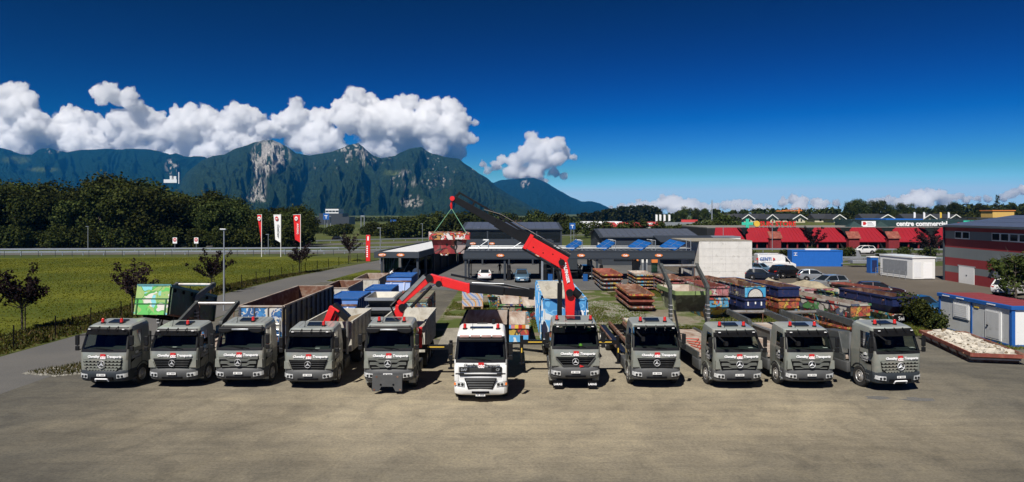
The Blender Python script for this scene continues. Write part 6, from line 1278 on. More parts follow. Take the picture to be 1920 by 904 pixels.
# left wash hall with white roof
lh = thing('wash_hall', 'low dark wash hall with long white roof and open glazed front', 'hall', (-17.8, 88, 0), R(-4.5))
W_, D_ = 5.9, 34
MB().b2(0, W_, 0, .25, 2.95, 3.75).b2(0, .25, .25, D_, 2.95, 3.75).b2(W_-.25, W_, .25, D_, 2.95, 3.75).build('fascia', M['steelgrey'], lh, bevel=.02)
MB().b2(.7, W_-.252, .252, D_, 3.55, 3.68).build('roof', M['cool_white'], lh)
oval_sign(lh, 1.1, -.03, 3.35, True); oval_sign(lh, 3.5, -.03, 3.35)
for y in (.4, 5.5, 11, 17, 23, 33):
    for x in ((.9, W_-.3) if y < 1 else (W_-.3,)): MB().b2(x-.13, x+.13, y, y+.26, 0, 2.95).build('post', M['steelgrey'], lh)
for k in range(6): MB().b2(1.1, 1.16, .8+1.3*k, 1.9+1.3*k, .3, 2.9).build('pane', M['screen_glass'], lh)
for k in range(4): MB().b2(1.4+1.1*k, 2.4+1.1*k, 9.5, 9.56, .8, 2.6).build('pane', M['screen_glass'], lh)
for k in range(6): MB().b2(1.08, 1.18, .7+1.3*k, .78+1.3*k, 0, 2.95).build('mullion', M['steelgrey'], lh)
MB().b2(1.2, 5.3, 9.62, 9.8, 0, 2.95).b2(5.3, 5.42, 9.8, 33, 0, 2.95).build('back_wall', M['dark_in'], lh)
MB().bar((1.3, 1.2, .2), (2.4, 1.6, 2.8), .12, .12).bar((4.4, 1.6, 2.7), (3.6, 1.4, 1.2), .1, .1).build('brace', M['steelgrey'], lh)
for x, r_ in ((3.6, .3), (4.6, .9)): MB().b2(x-.5, x+.5, 3, 4.4, 0, 1.7).build('machine', M['matt'], lh); MB().tube((x+.3, 2.85, .9), (x+.3, 3.0, .9), r_*.6, 18).build('brush', M['galv'], lh)
# rear canopy and upper hall
rc = thing('rear_canopy', 'second dark canopy row behind the first with small orange signs', 'canopy', (0, 0, 0))
MB().b2(-9.5, 7.0, 115, 115.3, 3.1, 4.15).b2(-9.5, 7, 120.7, 121, 3.1, 4.15).build('fascia', M['steelgrey'], rc); MB().b2(-9.5, 7, 115.31, 120.69, 3.85, 4.0).build('roof', M['steelgrey'], rc)
for x in (-9.2, -5, -.5, 3.5, 6.8): MB().b2(x-.13, x+.13, 115.4, 115.7, 0, 3.1).build('post', M['steelgrey'], rc)
oval_sign(rc, -6.6, 114.97, 3.6, True); oval_sign(rc, -3.4, 114.97, 3.6)
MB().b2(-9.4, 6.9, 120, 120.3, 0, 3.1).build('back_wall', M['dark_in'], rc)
def pvroof(parent, x0, x1, y0, y1, z0, z1, nx, ny, mat='pv', g=.05):
    for i in range(nx):
        for j in range(ny):
            a0, a1 = x0+(x1-x0)*i/nx+g/2, x0+(x1-x0)*(i+1)/nx-g/2; t0, t1 = j/ny+.01, (j+1)/ny-.01
            q = lambda t, o=0: (y0+(y1-y0)*t, z0+(z1-z0)*t+o)
            (ya, za), (yb, zb) = q(t0, .05), q(t1, .05)
            MB().add([(a0, ya, za), (a1, ya, za), (a1, yb, zb), (a0, yb, zb), (a0, ya, za-.04), (a1, ya, za-.04), (a1, yb, zb-.04), (a0, yb, zb-.04)], [(0, 1, 2, 3), (7, 6, 5, 4), (0, 4, 5, 1), (1, 5, 6, 2), (2, 6, 7, 3), (3, 7, 4, 0)]).build('solar_panel', M[mat], parent)
uh = thing('upper_hall', 'dark glazed hall with solar roof behind the hanging skip', 'hall', (0, 0, 0))
MB().b2(-9.3, 9.2, 128, 139, 0, 5.55).build('wall', M['steelgrey'], uh)
MB().prism([(127.6, 5.6), (139.4, 6.75), (139.4, 6.9), (127.6, 5.75)], 0, -9.6, 9.5).build('roof', M['steelgrey'], uh)
pvroof(uh, -9.0, 9.0, 127.9, 139.2, 5.77, 6.88, 12, 2)
for k in range(4): MB().b2(-9.0+4.6*k, -4.75+4.6*k, 127.93, 127.99, 3.3, 5.3).build('window', M['glass_dark'], uh)
for k in range(5): MB().b2(-9.3+4.6*k, -9.05+4.6*k, 127.8, 127.995, 0, 5.5).build('mullion', M['steelgrey'], uh)
eh = thing('east_hall', 'dark gabled hall with blue solar roof behind the tilted panels', 'hall', (0, 0, 0))
MB().prism([(114, 0), (130, 0), (130, 4.6), (122, 5.75), (114, 4.6)], 0, 15.0, 31.0).build('wall', M['steelgrey'], eh)
MB().prism([(113.6, 4.62), (122, 5.83), (122, 5.95), (113.6, 4.74)], 0, 14.6, 31.4).build('roof', M['steelgrey'], eh); MB().prism([(122, 5.83), (130.4, 4.62), (130.4, 4.74), (122, 5.95)], 0, 14.6, 31.4).build('roof', M['steelgrey'], eh)
pvroof(eh, 15.2, 31.2, 113.8, 121.9, 4.77, 5.93, 14, 3)
for k in range(2): MB().b2(14.93, 14.99, 116+2*k, 117+2*k, 2.2, 3.6).build('window', M['letter'], eh)
MB().b2(17.0, 20.5, 113.9, 113.98, .8, 2.4).build('window', M['glass_dark'], eh); MB().b2(25, 29, 113.9, 113.98, 1.5, 3.9).build('gate', M['dark_in'], eh)
MB().prism([(108, 4.1), (113.9, 4.9), (113.9, 5.0), (108, 4.2)], 0, 23.5, 33).build('canopy_roof', M['steelgrey'], eh)
# concrete block
cb = thing('concrete_block', 'tall pale concrete block building at the right end of the canopy', 'building', (24.75, 90.3, 0), R(1))
MB().b2(.06, 7.0, .07, 9, 0, 4.95).build('core', M['block'], cb)
for i in range(4):
    for j in range(5): MB().b2(.02+1.76*i, 1.765+1.76*i, 0, .065, .01+1.0*j, .995+1.0*j).build('panel', M['block'], cb)
for j in range(5):
    for i in range(4): MB().b2(0, .055, .08+2.2*i, 2.27+2.2*i, .01+1.0*j, .995+1.0*j).build('panel', M['block'], cb)
MB().b2(-1.4, 7.05, -.02, 9.05, 4.99, 5.1).build('roof_slab', M['concrete'], cb)
# small signs
def pole_sign(name, label, cat, px, base, top, Y, build, r=.07, group=None):
    x = (px-960)/F*Y; t = thing(name, label, cat, (x, Y, 0), 0, group); h_ = (HY-top)/F*Y+CAMZ; MB().tube((0, 0, 0), (0, 0, h_), r, 8).build('pole', M['galv'], t); build(t, h_); return t
# ---------------------------------------------------------------- striped hall at right
sh = thing('striped_hall', 'grey hall with red stripes and solar roof at the right edge', 'hall', (56.3, 88.8, 0), R(-92.0))   # local x runs towards the camera, y into the hall
M['hall_grey'] = pmat('grey render', (.15, .17, .175), .8, var=.06, scale=.6); M['hall_red'] = pmat('red render', (.24, .02, .024), .8, var=.06, scale=.6)
bands = [(0, 1.55, 'hall_grey'), (1.55, 2.75, 'hall_grey'), (2.75, 3.05, 'hall_grey')]
HL = 30; D0 = (11.8, 18.6, 0, 3.0); 
def wallseg(x0, x1, z0, z1, m): MB().b2(x0, x1, 0, .3, z0, z1).build('wall_panel', M[m], sh)
for x0, x1 in ((0, 11.8), (18.6, HL)):
    wallseg(x0, x1, 2.02, 3.05, 'hall_red')
    wallseg(x0, x1, 1.2, 2.018, 'hall_grey')
    wallseg(x0, x1, 0, 1.198, 'hall_red')
wallseg(0, HL, 3.052, 4.35, 'hall_grey'); wallseg(0, HL, 4.352, 5.45, 'hall_red'); wallseg(0, HL, 5.452, 6.45, 'hall_grey'); wallseg(0, HL, 6.452, 6.9, 'hall_red')
MB().b2(0, HL, .31, 18, 0, 6.85).build('core', M['dark_in'], sh)
MB().b2(-.2, .02, -.15, .35, 0, 6.9).build('corner_pipe', M['steelgrey'], sh)
MB().prism([(-.7, 6.92), (9, 8.3), (18.6, 6.92), (18.6, 7.05), (9, 8.45), (-.7, 7.05)], 0, -.5, HL).build('roof', M['steelgrey'], sh)
pvroof(sh, 0, HL, -.3, 8.8, 7.13, 8.42, 15, 3)
dd = MB().b2(3.0, 6.0, -.05, -.002, 0, 2.1).build('door', M['white'], sh); MB().b2(4.45, 4.65, -.09, -.05, 1.0, 1.1).build('handle', M['black'], dd); MB().b2(2.8, 6.2, -.06, -.003, 2.1, 2.22).build('lintel', M['galv'], dd)
MB().b2(11.8, 12.6, .0, .31, 0, 3.05).build('gate_reveal', M['hall_grey'], sh)
for x0, n_ in ((2.2, 2), (9.2, 4)):
    for k in range(n_):
        f = MB().b2(x0+1.5*k, x0+1.5*k+1.42, -.04, -.002, 5.5, 6.42).build('window', M['white'], sh); MB().b2(x0+1.5*k+.12, x0+1.5*k+1.3, -.06, -.041, 5.6, 6.34).build('pane', M['glass_dark'], f)
ll = MB().b2(10.0, 10.5, -.6, -.002, 3.15, 3.25).build('wall_lamp', M['white'], sh)
# ---------------------------------------------------------------- site cabins and containers
sc_ = thing('site_cabin', 'white site cabin with blue frame and red roof at right, door and shuttered window', 'cabin', (32.45, 44.3, 0), R(0))
M['cabin'] = pmat('cabin white', (.55, .56, .55), .6, var=.08, scale=1, dirt=(.35, .34, .3), dirtamt=.1); M['cabin_blue'] = pmat('cabin blue', (.015, .10, .36), .45, var=.1); M['cabin_red'] = pmat('red roof sheet', (.22, .035, .04), .7, var=.15)
CL, CH, CW = 7.6, 2.62, 3.2
for k in range(6): MB().b2(0.02, .06, .2+CL*k/6.15, .2+CL*(k+.985)/6.15, .15, CH-.2).build('panel', M['cabin'], sc_)
for k in range(3): MB().b2(.2+k*1.0, 1.18+k*1.0, .02, .06, .15, CH-.2).build('panel', M['white'], sc_)
MB().b2(.061, CW, .061, CL-.02, .1, CH-.05).build('core', M['cabin'], sc_)
MB().b2(-.03, .2, -.03, .2, 0, CH-.2).b2(-.03, .1, CL-.2, CL, 0, CH-.2).b2(-.02, .1, 3.85, 4.02, .12, CH-.2).b2(-.03, .15, .2, CL-.2, 0, .14).b2(.2, CW, -.03, .15, 0, .14).build('frame', M['cabin_blue'], sc_, bevel=.015)
MB().b2(-.1, .2, -.1, CL+.1, CH-.2, CH+.05).b2(.201, CW, -.1, .2, CH-.2, CH+.05).build('roof_frame', M['cabin_blue'], sc_, bevel=.02)
for k in range(14): MB().b2(.21, CW, .21+(CL-.1)*k/14, .2+(CL-.1)*(k+.97)/14, CH-.03, CH+.03+.015*(k % 2)).build('roof_sheet', M['cabin_red'], sc_)
dr = MB().b2(-.05, .015, .95, 2.45, .2, 2.15).build('door', M['white'], sc_); MB().b2(-.07, -.051, 1.1, 2.3, .3, 2.05).build('leaf', M['cabin'], dr); MB().b2(-.13, -.071, 2.12, 2.26, 1.05, 1.13).build('handle', M['black'], dr)
wn = MB().b2(-.05, .015, 4.15, 5.85, 1.1, 2.2).build('window', M['white'], sc_)
for k in range(7): MB().b2(-.075, -.051, 4.3, 5.7, 1.2+.13*k, 1.315+.13*k).build('slat', M['white'], wn)
MB().b2(-.03, .017, 3.15, 3.6, 2.1, 2.2).build('sticker', M['yellow'], sc_)
for y in (1.4, 4.6, 6.2): MB().b2(-.13, -.101, y, y+.8, CH-.1, CH-.03).build('label_strip', M['letter'], sc_)
oc = thing('office_container', 'white office containers with ramp railing beside the striped hall', 'container', (52.4, 89.3, 0), R(7))
MB().b2(0, 3.2, 0, .12, .1, 2.82).b2(0, .12, .121, 6.4, .1, 2.82).b2(.13, 3.2, .13, 6.4, .1, 2.75).build('wall', M['white'], oc)
MB().b2(-.02, -.003, 1.0, 5.9, .5, 2.4).build('shutter', M['galv'], oc); MB().b2(1.6, 2.8, -.03, -.002, .15, 2.2).build('door', M['letter'], oc); MB().b2(-.1, 3.3, -.1, 6.5, 2.82, 2.97).build('roof_frame', M['white'], oc)
MB().b2(.2, 1.2, -.02, -.002, .3, 2.3).build('panel', M['cool_white'], oc)
rl = thing('ramp_railing', 'grey steel railing in front of the white office container', 'railing', (51.6, 89.5, 0), R(7))
for k in range(6): MB().tube((0, 1.2*k, 0), (0, 1.2*k, 1.1), .035, 6).build('post', M['galv'], rl)
for z in (.4, .75, 1.1): MB().tube((0, 0, z), (0, 6.0, z), .03, 6).build('rail', M['galv'], rl)
bc = thing('shipping_container', 'blue corrugated shipping container beside the motorway', 'container', (46.0, 112.0, 0), R(-4))
CLn = 7.9
cor = MB()
for k in range(40):
    x = CLn*k/40; cor.b2(x, x+CLn/80, -.05, 0, .2, 2.5)
cor.b2(0, CLn, .0, 2.4, .05, 2.62).b2(-.05, CLn+.05, -.08, -.051, 2.5, 2.65).b2(-.05, CLn+.05, -.08, -.051, .02, .2)
M['container_blue'] = pmat('container blue', (.015, .13, .48), .5, var=.08); tag(cor.build('corrugated_wall', M['container_blue'], bc), kind='stuff')
text('H', .8, M['letter'], bc, (.45, -.07, 2.0), (R(90), R(90), 0))
MB().b2(2.2, 6.2, .4, 1.2, 2.66, 2.9).build('roof_load', M['white'], bc)
for x in (0, CLn): MB().b2(x-.07, x+.07, -.07, .07, 0, 2.66).build('corner_post', M['container_blue'], bc)
bl_ = thing('blue_toilet', 'small dark blue cabin left of the white office container', 'cabin', (52.6, 99.0, 0)); MB().b2(-.6, .5, 0, 1.1, 0, 2.3).build('body', M['cabin_blue'], bl_); MB().b2(-.4, .3, -.03, -.002, .2, 1.9).build('door', M['navy'], bl_); MB().b2(-.65, .55, -.05, 1.15, 2.3, 2.42).build('roof', M['letter'], bl_)
def trailer(label, x, y, L_, cage):
    t = thing('trailer', label, 'trailer', (x, y, 0), R(-5), 'trailers by the motorway'); MB().b2(0, L_, 0, 2, .6, 1.1).build('bed', M['galv'], t, bevel=.05)
    for k in (0, 1): wheel(t, L_*.65+.75*k, 0, .33, .2, True).rotation_euler = (0, 0, R(90))
    MB().bar((0, 1, .6), (-1.4, 1, .55), .12, .12).build('drawbar', M['galv'], t)
    mb = MB()
    for k in range(5): mb.tube((L_*k/4, .02, 1.1), (L_*k/4, .02, 2.1 if cage else 1.5), .03, 5)
    mb.tube((0, .02, 2.1 if cage else 1.5), (L_, .02, 2.1 if cage else 1.5), .03, 5).build('side_frame', M['galv'], t)
trailer('silver flat trailer right of the blue shipping container', 54.9, 110, 3.6, False); trailer('silver cage trailer beside the small blue cabin', 59.5, 112, 3.4, True)
bo = thing('tipped_trailer', 'silver boat shaped trailer standing right beside the blue shipping container', 'trailer', (55.6, 113, 1.1), R(-5)); MB().prism([(0, .3), (.5, 0), (2.4, 0), (2.2, .35), (1.6, 1.5), (1.3, 1.5), (1.4, .5)], 1, 0, .1).build('frame', M['galv'], bo)
# ---------------------------------------------------------------- shopping centre
mc = thing('shopping_centre', 'long shopping centre with sloping red roof segments along the motorway', 'shopping centre', (0, 0, 0))
M['mall_red'] = pmat('red standing seam roof', (.27, .004, .014), .6, var=.08, scale=.3); M['mall_dark'] = pmat('dark red wall', (.2, .015, .02), .7); M['parapet'] = pmat('dark green parapet', (.02, .045, .045), .5)
def MX(px, Y): return (px-960)/F*Y
YM = 168.0
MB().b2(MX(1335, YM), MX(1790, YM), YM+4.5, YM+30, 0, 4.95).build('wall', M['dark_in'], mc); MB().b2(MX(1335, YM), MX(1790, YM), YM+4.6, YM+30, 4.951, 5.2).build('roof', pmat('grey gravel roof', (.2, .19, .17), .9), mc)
segs = [(1338, 1352, 1392, 1400), (1400, 1408, 1452, 1456), (1456, 1466, 1512, 1523), (1523, 1533, 1581, 1592), (1592, 1604, 1659, 1668), (1668, 1687, 1741, 1755), (1755, 1772, 1815, 1830)]
for (a, b, c, d) in segs:
    q = MB(); zt, zb = 5.1, 1.75
    q.add([(MX(a+.2, YM), YM, zb), (MX(d-.2, YM), YM, zb), (MX(c, YM), YM+4.6, zt), (MX(b, YM), YM+4.6, zt), (MX(a+.2, YM), YM, zb-.15), (MX(d-.2, YM), YM, zb-.15), (MX(c, YM), YM+4.6, zt-.15), (MX(b, YM), YM+4.6, zt-.15)], [(0, 1, 2, 3), (7, 6, 5, 4), (0, 4, 5, 1), (1, 5, 6, 2), (2, 6, 7, 3), (3, 7, 4, 0)])
    r_ = q.build('roof_segment', M['mall_red'], mc)
    for k in range(9):
        t = (k+.5)/9; MB().bar((MX(a+(d-a)*t, YM), YM+.1, zb+.12), (MX(b+(c-b)*t, YM), YM+4.55, zt+.04), .06, .06).build('seam', M['mall_red'], r_)
for (a, b, c, d), (a2, b2__, c2, d2) in zip(segs, segs[1:]):
    MB().prism([(MX(c, YM), 5.15), (MX(b2__, YM), 5.15), ((MX(d, YM)+MX(a2, YM))/2, 3.2)], 1, YM+1.8, YM+4.4).build('skylight', M['glass_dark'], mc)
for px in (1450, 1596, 1670): MB().b2(MX(px-10, YM), MX(px+10, YM), YM-1.5, YM-.2, 0, 2.6).build('porch', M['mall_dark'], mc); MB().prism([(YM-1.8, 2.5), (YM-.2, 4.1), (YM-.2, 4.25), (YM-1.8, 2.65)], 0, MX(px-12, YM), MX(px+12, YM)).build('porch_roof', M['rust_red'], mc)
for k in range(24): MB().b2(MX(1345+19*k, YM)-.15, MX(1345+19*k, YM)+.15, YM+.5, YM+.8, 0, 1.8).build('column', M['mall_dark'], mc)
ss = thing('store_sign', 'red illuminated store letters with green cross and yellow sun on the red roof', 'sign', (MX(1459, 172), 172.5, 5.2))
text('SUN STORE', 1.75, M['red'], ss, (.1, -.1, .75), bold=.03, depth=.1); 
MB().b2(-9.0, -6.2, -.15, .05, .55, 1.25).b2(-8.0, -7.2, -.16, .06, -.3, 2.1).build('green_cross', pmat('green cross', (.05, .55, .38), .4), ss); MB().tube((-5.2, -.15, .85), (-5.2, .05, .85), .75, 16).build('sun_disc', M['yellow'], ss)
for x in (-8, -5, -2, 1, 4): MB().tube((x, .1, -.3), (x, .1, .4), .06, 6).build('support', M['galv'], ss)
rp = thing('roof_storey', 'dark green upper storey of the shopping centre with white lettering', 'building', (0, 0, 0))
MB().b2(MX(1640, 178), MX(1860, 178), 178, 200, 5.1, 6.95).build('wall', M['parapet'], rp); text('centre commercial', 1.75, M['letter'], rp, (MX(1728, 178), 177.9, 5.95), bold=.06, depth=.05)
MB().b2(MX(1665, 178), MX(1735, 178), 179, 195, 6.951, 7.25).build('roof_sheet', M['container_blue'], rp)
for x in (1812, 1826): MB().b2(MX(x-6, 178), MX(x+6, 178), 177.85, 177.98, 6.2, 6.8).build('green_sign', bpy.data.materials['green cross'], rp)
MB().b2(MX(1795, 178), MX(1808, 178), 177.85, 177.98, 5.5, 6.3).build('red_sign', M['logo'], rp)
ls_ = thing('roof_billboard', 'white billboard with red emblem on the shopping centre roof', 'sign', (MX(1629, 175), 175, 5.2)); MB().b2(-1.8, 1.8, 0, .2, .05, 1.5).build('board', M['letter'], ls_); MB().prism([(-1.5, .5), (-1.5, 1.3), (-.9, 1.3), (-.6, .9), (-.9, .5)], 1, -.03, -.002).build('emblem', M['logo'], ls_)
for k in range(3): MB().b2(-.4, 1.4-.3*k, -.03, -.002, .4+.35*k, .55+.35*k).build('text_line', M['letter_dim'], ls_)
for px in (1601, 1650): rt__ = thing('roof_pyramid', 'dark pyramid rooflight beside the white billboard%s' % (', left' if px < 1620 else ', right'), 'rooflight', (MX(px, 176), 176, 5.2), 0, 'dark pyramid rooflights'); MB().add([(-1.9, -1.2, 0), (1.9, -1.2, 0), (1.9, 1.2, 0), (-1.9, 1.2, 0), (0, 0, 1.5)], [(0, 1, 4), (1, 2, 4), (2, 3, 4), (3, 0, 4)]).build('glazing', M['parapet'], rt__)
# flags on the roof
for px, c, lab in ((1713, 'letter', 'white banner flag, leftmost above the shopping centre'), (1731, 'letter', 'second white banner flag above the shopping centre'), (1762, 'yellow', 'yellow banner flag above the shopping centre'), (1777, 'letter', 'white banner flag nearest the yellow building')):
    t = thing('banner_flag', lab, 'flag', (MX(px, 185), 185, 6.9), 0, 'banner flags on the roof'); MB().tube((0, 0, 0), (0, 0, 2.1), .05, 6).build('pole', M['galv'], t); MB().prism([(.0, .5), (.55, .6), (.55, 1.9), (.3, 2.1), (0, 2.1)], 1, -.02, .02).build('banner', M[c], t)
# hill and houses behind it
hb = MB(); n_ = 24
for i in range(n_):
    for j in range(8): pass
HX = [(-1+2*i/40)*200+190 for i in range(41)]; HYs = [215, 235, 250, 300, 380, 460, 600, 900]; HZ = [-.5, 3.2, 5.0, 5.4, 5.8, 6.4, 7, 5]
hv = [(x+ (y-250)*.35, y, z*min(1, max(0, (x-20)/60)) - (0.05 if x < 25 else 0)) for x in HX for y, z in zip(HYs, HZ)]
hb.add(hv, [(i*8+j, (i+1)*8+j, (i+1)*8+j+1, i*8+j+1) for i in range(40) for j in range(7)]); tag(hb.build('hill', M['farland'], smooth=True), kind='structure')
M['house_wall'] = pmat('cream render', (.55, .50, .36), .8, var=.08); M['house_roof'] = pmat('dark roof tiles', (.035, .038, .045), .6, var=.2)
for k, px in enumerate((1402, 1446, 1499, 1572, 1663, 1741, 1790)):
    Y = 262; s = .0206*Y; w_ = (3.6, 3.4, 4.2, 4.2, 4.6, 4.4, 4.0)[k]
    t = thing('gabled_house', 'cream gabled house with dark roof, %s from the left in the hillside row' % ('first', 'second', 'third', 'fourth', 'fifth', 'sixth', 'seventh')[k], 'house', (MX(px, Y), Y, 5.0), R((0, 8, -5, 5, -8, 4, 0)[k]), 'gabled houses on the hillside')
    MB().prism([(-w_/2, 0), (w_/2, 0), (w_/2, 1.7), (0, 3.1), (-w_/2, 1.7)], 1, 0, 9).build('wall', M['house_wall'], t)
    for s_ in (-1, 1): MB().bar((0, 4.5, 3.25), (s_*(w_/2+.7), 4.5, 1.55), 10.5, .16, up=(0, 1, 0)) if False else MB().add([(0, -.9, 3.3), (s_*(w_/2+.7), -.9, 1.5), (s_*(w_/2+.7), 9.6, 1.5), (0, 9.6, 3.3), (0, -.9, 3.1), (s_*(w_/2+.7), -.9, 1.3), (s_*(w_/2+.7), 9.6, 1.3), (0, 9.6, 3.1)], [(0, 1, 2, 3), (7, 6, 5, 4), (0, 4, 5, 1), (1, 5, 6, 2), (2, 6, 7, 3), (3, 7, 4, 0)]).build('roof', M['house_roof'], t)
    for s_ in (-1, 1): MB().bar((0, -.95, 3.22), (s_*(w_/2+.7), -.95, 1.42), .12, .3).build('verge_board', M['white'], t)
    for x in (-1, .4): MB().b2(x, x+.6, -.04, -.001, .5, 1.4).build('window', M['glass_dark'], t)
    sd_ = thing('long_roof_house', 'long dark roofed house wing beside the %s gabled house' % ('first', 'second', 'third', 'fourth', 'fifth', 'sixth', 'seventh')[k], 'house', (MX(px-26, Y+6), Y+6, 5.2), 0, 'long roofed houses on the hillside'); MB().b2(-3.8, 3.8, 0, 7, 0, 1.4).build('wall', M['house_wall'], sd_); MB().prism([(-.6, 1.35), (3.5, 3.3), (7.6, 1.35)], 0, -4.2, 4.2).build('roof', M['house_roof'], sd_)
    for x in (-2, .5, 2.4): MB().b2(x, x+.8, -.03, -.001, .4, 1.2).build('window', M['glass_dark'], sd_)
yb = thing('yellow_building', 'long yellow building with garage fronts at the far right', 'building', (MX(1832, 235), 235, 4.5)); M['yellow_wall'] = pmat('yellow render', (.62, .40, .11), .8, var=.08)
MB().b2(0, 24, 0, 10, 0, 2.3).build('wall', M['yellow_wall'], yb); MB().b2(-.4, 24.4, -.4, 10.4, 2.3, 2.7).build('roof', M['house_roof'], yb)
for k in range(8): 
    d_k = MB().b2(.5+2.9*k, 3.0+2.9*k, -.05, -.001, .1, 2.0).build('garage_front', pmat('pale yellow panel', (.7, .52, .25), .8) if k == 0 else bpy.data.materials['pale yellow panel'], yb); MB().b2(.9+2.9*k, 2.6+2.9*k, -.07, -.051, 1.0, 1.5).build('window', M['glass_dark'], d_k)
MB().b2(7.5, 15, 3, 9, 2.71, 5.0).build('upper_storey', M['yellow_wall'], yb); MB().b2(7.2, 15.3, 2.7, 9.3, 5.0, 5.3).build('roof', M['orange'], yb)
ob = thing('orange_building', 'low orange brown building left of the long yellow one', 'building', (MX(1795, 240), 240, 4.6)); MB().b2(0, 6.2, 0, 8, 0, 2.0).build('wall', pmat('ochre wall', (.4, .22, .07), .8), ob); MB().b2(-.2, 6.4, -.2, 8.2, 2.0, 2.2).build('roof', M['house_roof'], ob)
for k in range(4): MB().b2(.4+1.4*k, 1.3+1.4*k, -.04, -.001, .5, 1.3).build('window', M['glass_dark'], ob)
# crane, mast
tc_ = thing('tower_crane', 'orange tower crane jib rising above the houses', 'crane', (MX(1498, 330), 330, 5)); MB().tube((0, 0, 0), (0, 0, 6.0), .35, 6).build('mast', M['orange'], tc_); MB().bar((1.5, 0, 5.0), (-11, 0, 4.8), .35, .35).build('jib', M['orange'], tc_); MB().path([(-8, 0, 5), (0, 0, 6.4), (1.5, 0, 5.1)], .09, 5).build('tie_bar', M['orange'], tc_)
mt = thing('lattice_mast', 'tall thin white mast above the far trees', 'mast', (MX(1335, 380), 380, 0)); MB().tube((0, 0, 0), (0, 0, 16), .42, 8, r2=.26).build('pole', M['galv'], mt)
# red retail sheds
rs_ = thing('retail_shed', 'long red and white retail sheds beyond the row of small trees', 'store', (0, 0, 0)); YR = 330.
M['shed_red'] = pmat('shed red', (.52, .05, .05), .6)
MB().b2(MX(1095, YR), MX(1335, YR), YR, YR+30, 0, 3.6).build('wall', M['cool_white'], rs_)
for a, b, c in ((1126, 1158, 'shed_red'), (1153, 1183, 'shed_red'), (1178, 1208, 'shed_red')): MB().prism([(MX(a, YR), 2.2), (MX(b, YR), 2.2), (MX(b-8, YR), 4.4), (MX(a+8, YR), 4.4)], 1, YR-4, YR-.5).build('gable_roof', M[c], rs_)
MB().b2(MX(1205, YR), MX(1245, YR), YR-.4, YR-.01, 2.6, 4.6).build('red_band', M['shed_red'], rs_); MB().b2(MX(1213, YR), MX(1224, YR), YR-.45, YR-.401, 3.3, 4.1).build('sign_panel', M['letter'], rs_)
MB().b2(MX(1246, YR), MX(1325, YR), YR-.4, YR-.01, 1.0, 4.4).build('grey_front', M['galv'], rs_); MB().b2(MX(1280, YR), MX(1310, YR), YR+2, YR+3, 3.6, 5.6).build('roof_letters', M['shed_red'], rs_)
MB().b2(MX(1095, YR), MX(1170, YR), YR+6, YR+20, 3.601, 4.6).build('roof', M['cool_white'], rs_)
for px, lab in ((1229, 'leftmost'), (1236, 'second'), (1244, 'third'), (1253, 'rightmost')):
    t = thing('banner_flag', 'white banner flag above the red retail sheds, %s of four' % lab, 'flag', (MX(px, 318), 318, 0), 0, 'banner flags before the retail sheds'); MB().tube((0, 0, 0), (0, 0, 8.2), .1, 6).build('pole', M['galv'], t); MB().prism([(0, 5.0), (1.0, 5.2), (1.0, 8.0), (0, 8.2)], 1, -.03, .03).build('banner', M['letter'], t)
for px, lab in ((1137, 'red pylon'), (1221, 'red and white pylon')): pass
# low white building and sign with orange letters by the block
lw = thing('white_store', 'low white store with orange letters behind the concrete block', 'store', (MX(1322, 150), 150, 0)); MB().b2(0, 7.8, 0, 6, 0, 3.4).build('wall', M['white'], lw); text('COOP', .9, M['orange'], lw, (1.9, -.08, 2.8), bold=.03); MB().b2(-.1, 7.9, -.1, 6.1, 3.4, 3.6).build('roof', M['galv'], lw)
# ---------------------------------------------------------------- far left buildings and gantries
fb = thing('office_tower', 'pale stacked building far behind the white flag', 'building', (MX(528, 340), 340, 0))
for k in range(6): MB().b2(-2.6+.2*k*(k > 3), 2.6, 0, 10, 1.0+1.25*k, 1.85+1.25*k).build('floor_slab', M['house_wall'], fb); MB().b2(-2.4, 2.4, .3, 9.7, 1.86+1.25*k, 2.24+1.25*k).build('window_band', M['glass_dark'], fb)
db = thing('dark_building', 'long dark building with pale upper box below the mountains', 'building', (MX(620, 520), 520, 0)); MB().b2(-12, 14, 0, 20, 0, 6.0).build('wall', M['steelgrey'], db); MB().b2(-9, 9, 0, 20, 6.01, 8.6).build('upper_storey', M['steelgrey'], db); MB().b2(-4, 6, 0, 15, 8.61, 12).build('roof_box', M['cool_white'], db)
for k in range(4): MB().b2(-3.8+2.5*k, -1.6+2.5*k, -.1, -.001, 9.6, 10.8).build('window', M['glass_dark'], db)
def gantry(label, px0, px1, Y, top):
    h_ = (HY-top)/F*Y+CAMZ; t = thing('sign_gantry', label, 'gantry', (MX((px0+px1)/2, Y), Y, 0), 0, 'motorway gantries'); a = (px1-px0)/2/F*Y
    for s in (-1, 1): MB().tube((s*a, 0, 0), (s*a, 0, h_), .22, 6).build('post', M['galv'], t)
    MB().b2(-a, a, -.2, .2, h_-.6, h_).build('beam', M['galv'], t)
gantry('grey motorway gantry left of the red pillar sign', 677, 683, 330, 404); gantry('grey motorway gantry with blue sign near the dark building', 613, 620, 330, 405); gantry('grey motorway gantry behind the crane boom', 997, 1012, 420, 407)
vb = thing('brown_row_house', 'long brown and yellow row building behind the crane boom', 'building', (MX(988, 450), 450, 0)); MB().b2(-8, 10, 0, 8, 0, 3.2).build('wall', M['house_wall'], vb); MB().b2(-8.4, 10.4, -.3, 8.3, 3.2, 4.2).build('roof', M['rust'], vb)
for k in range(7): MB().b2(-7.4+2.5*k, -6+2.5*k, -.05, -.001, .8, 2.2).build('window', M['glass_dark'], vb)
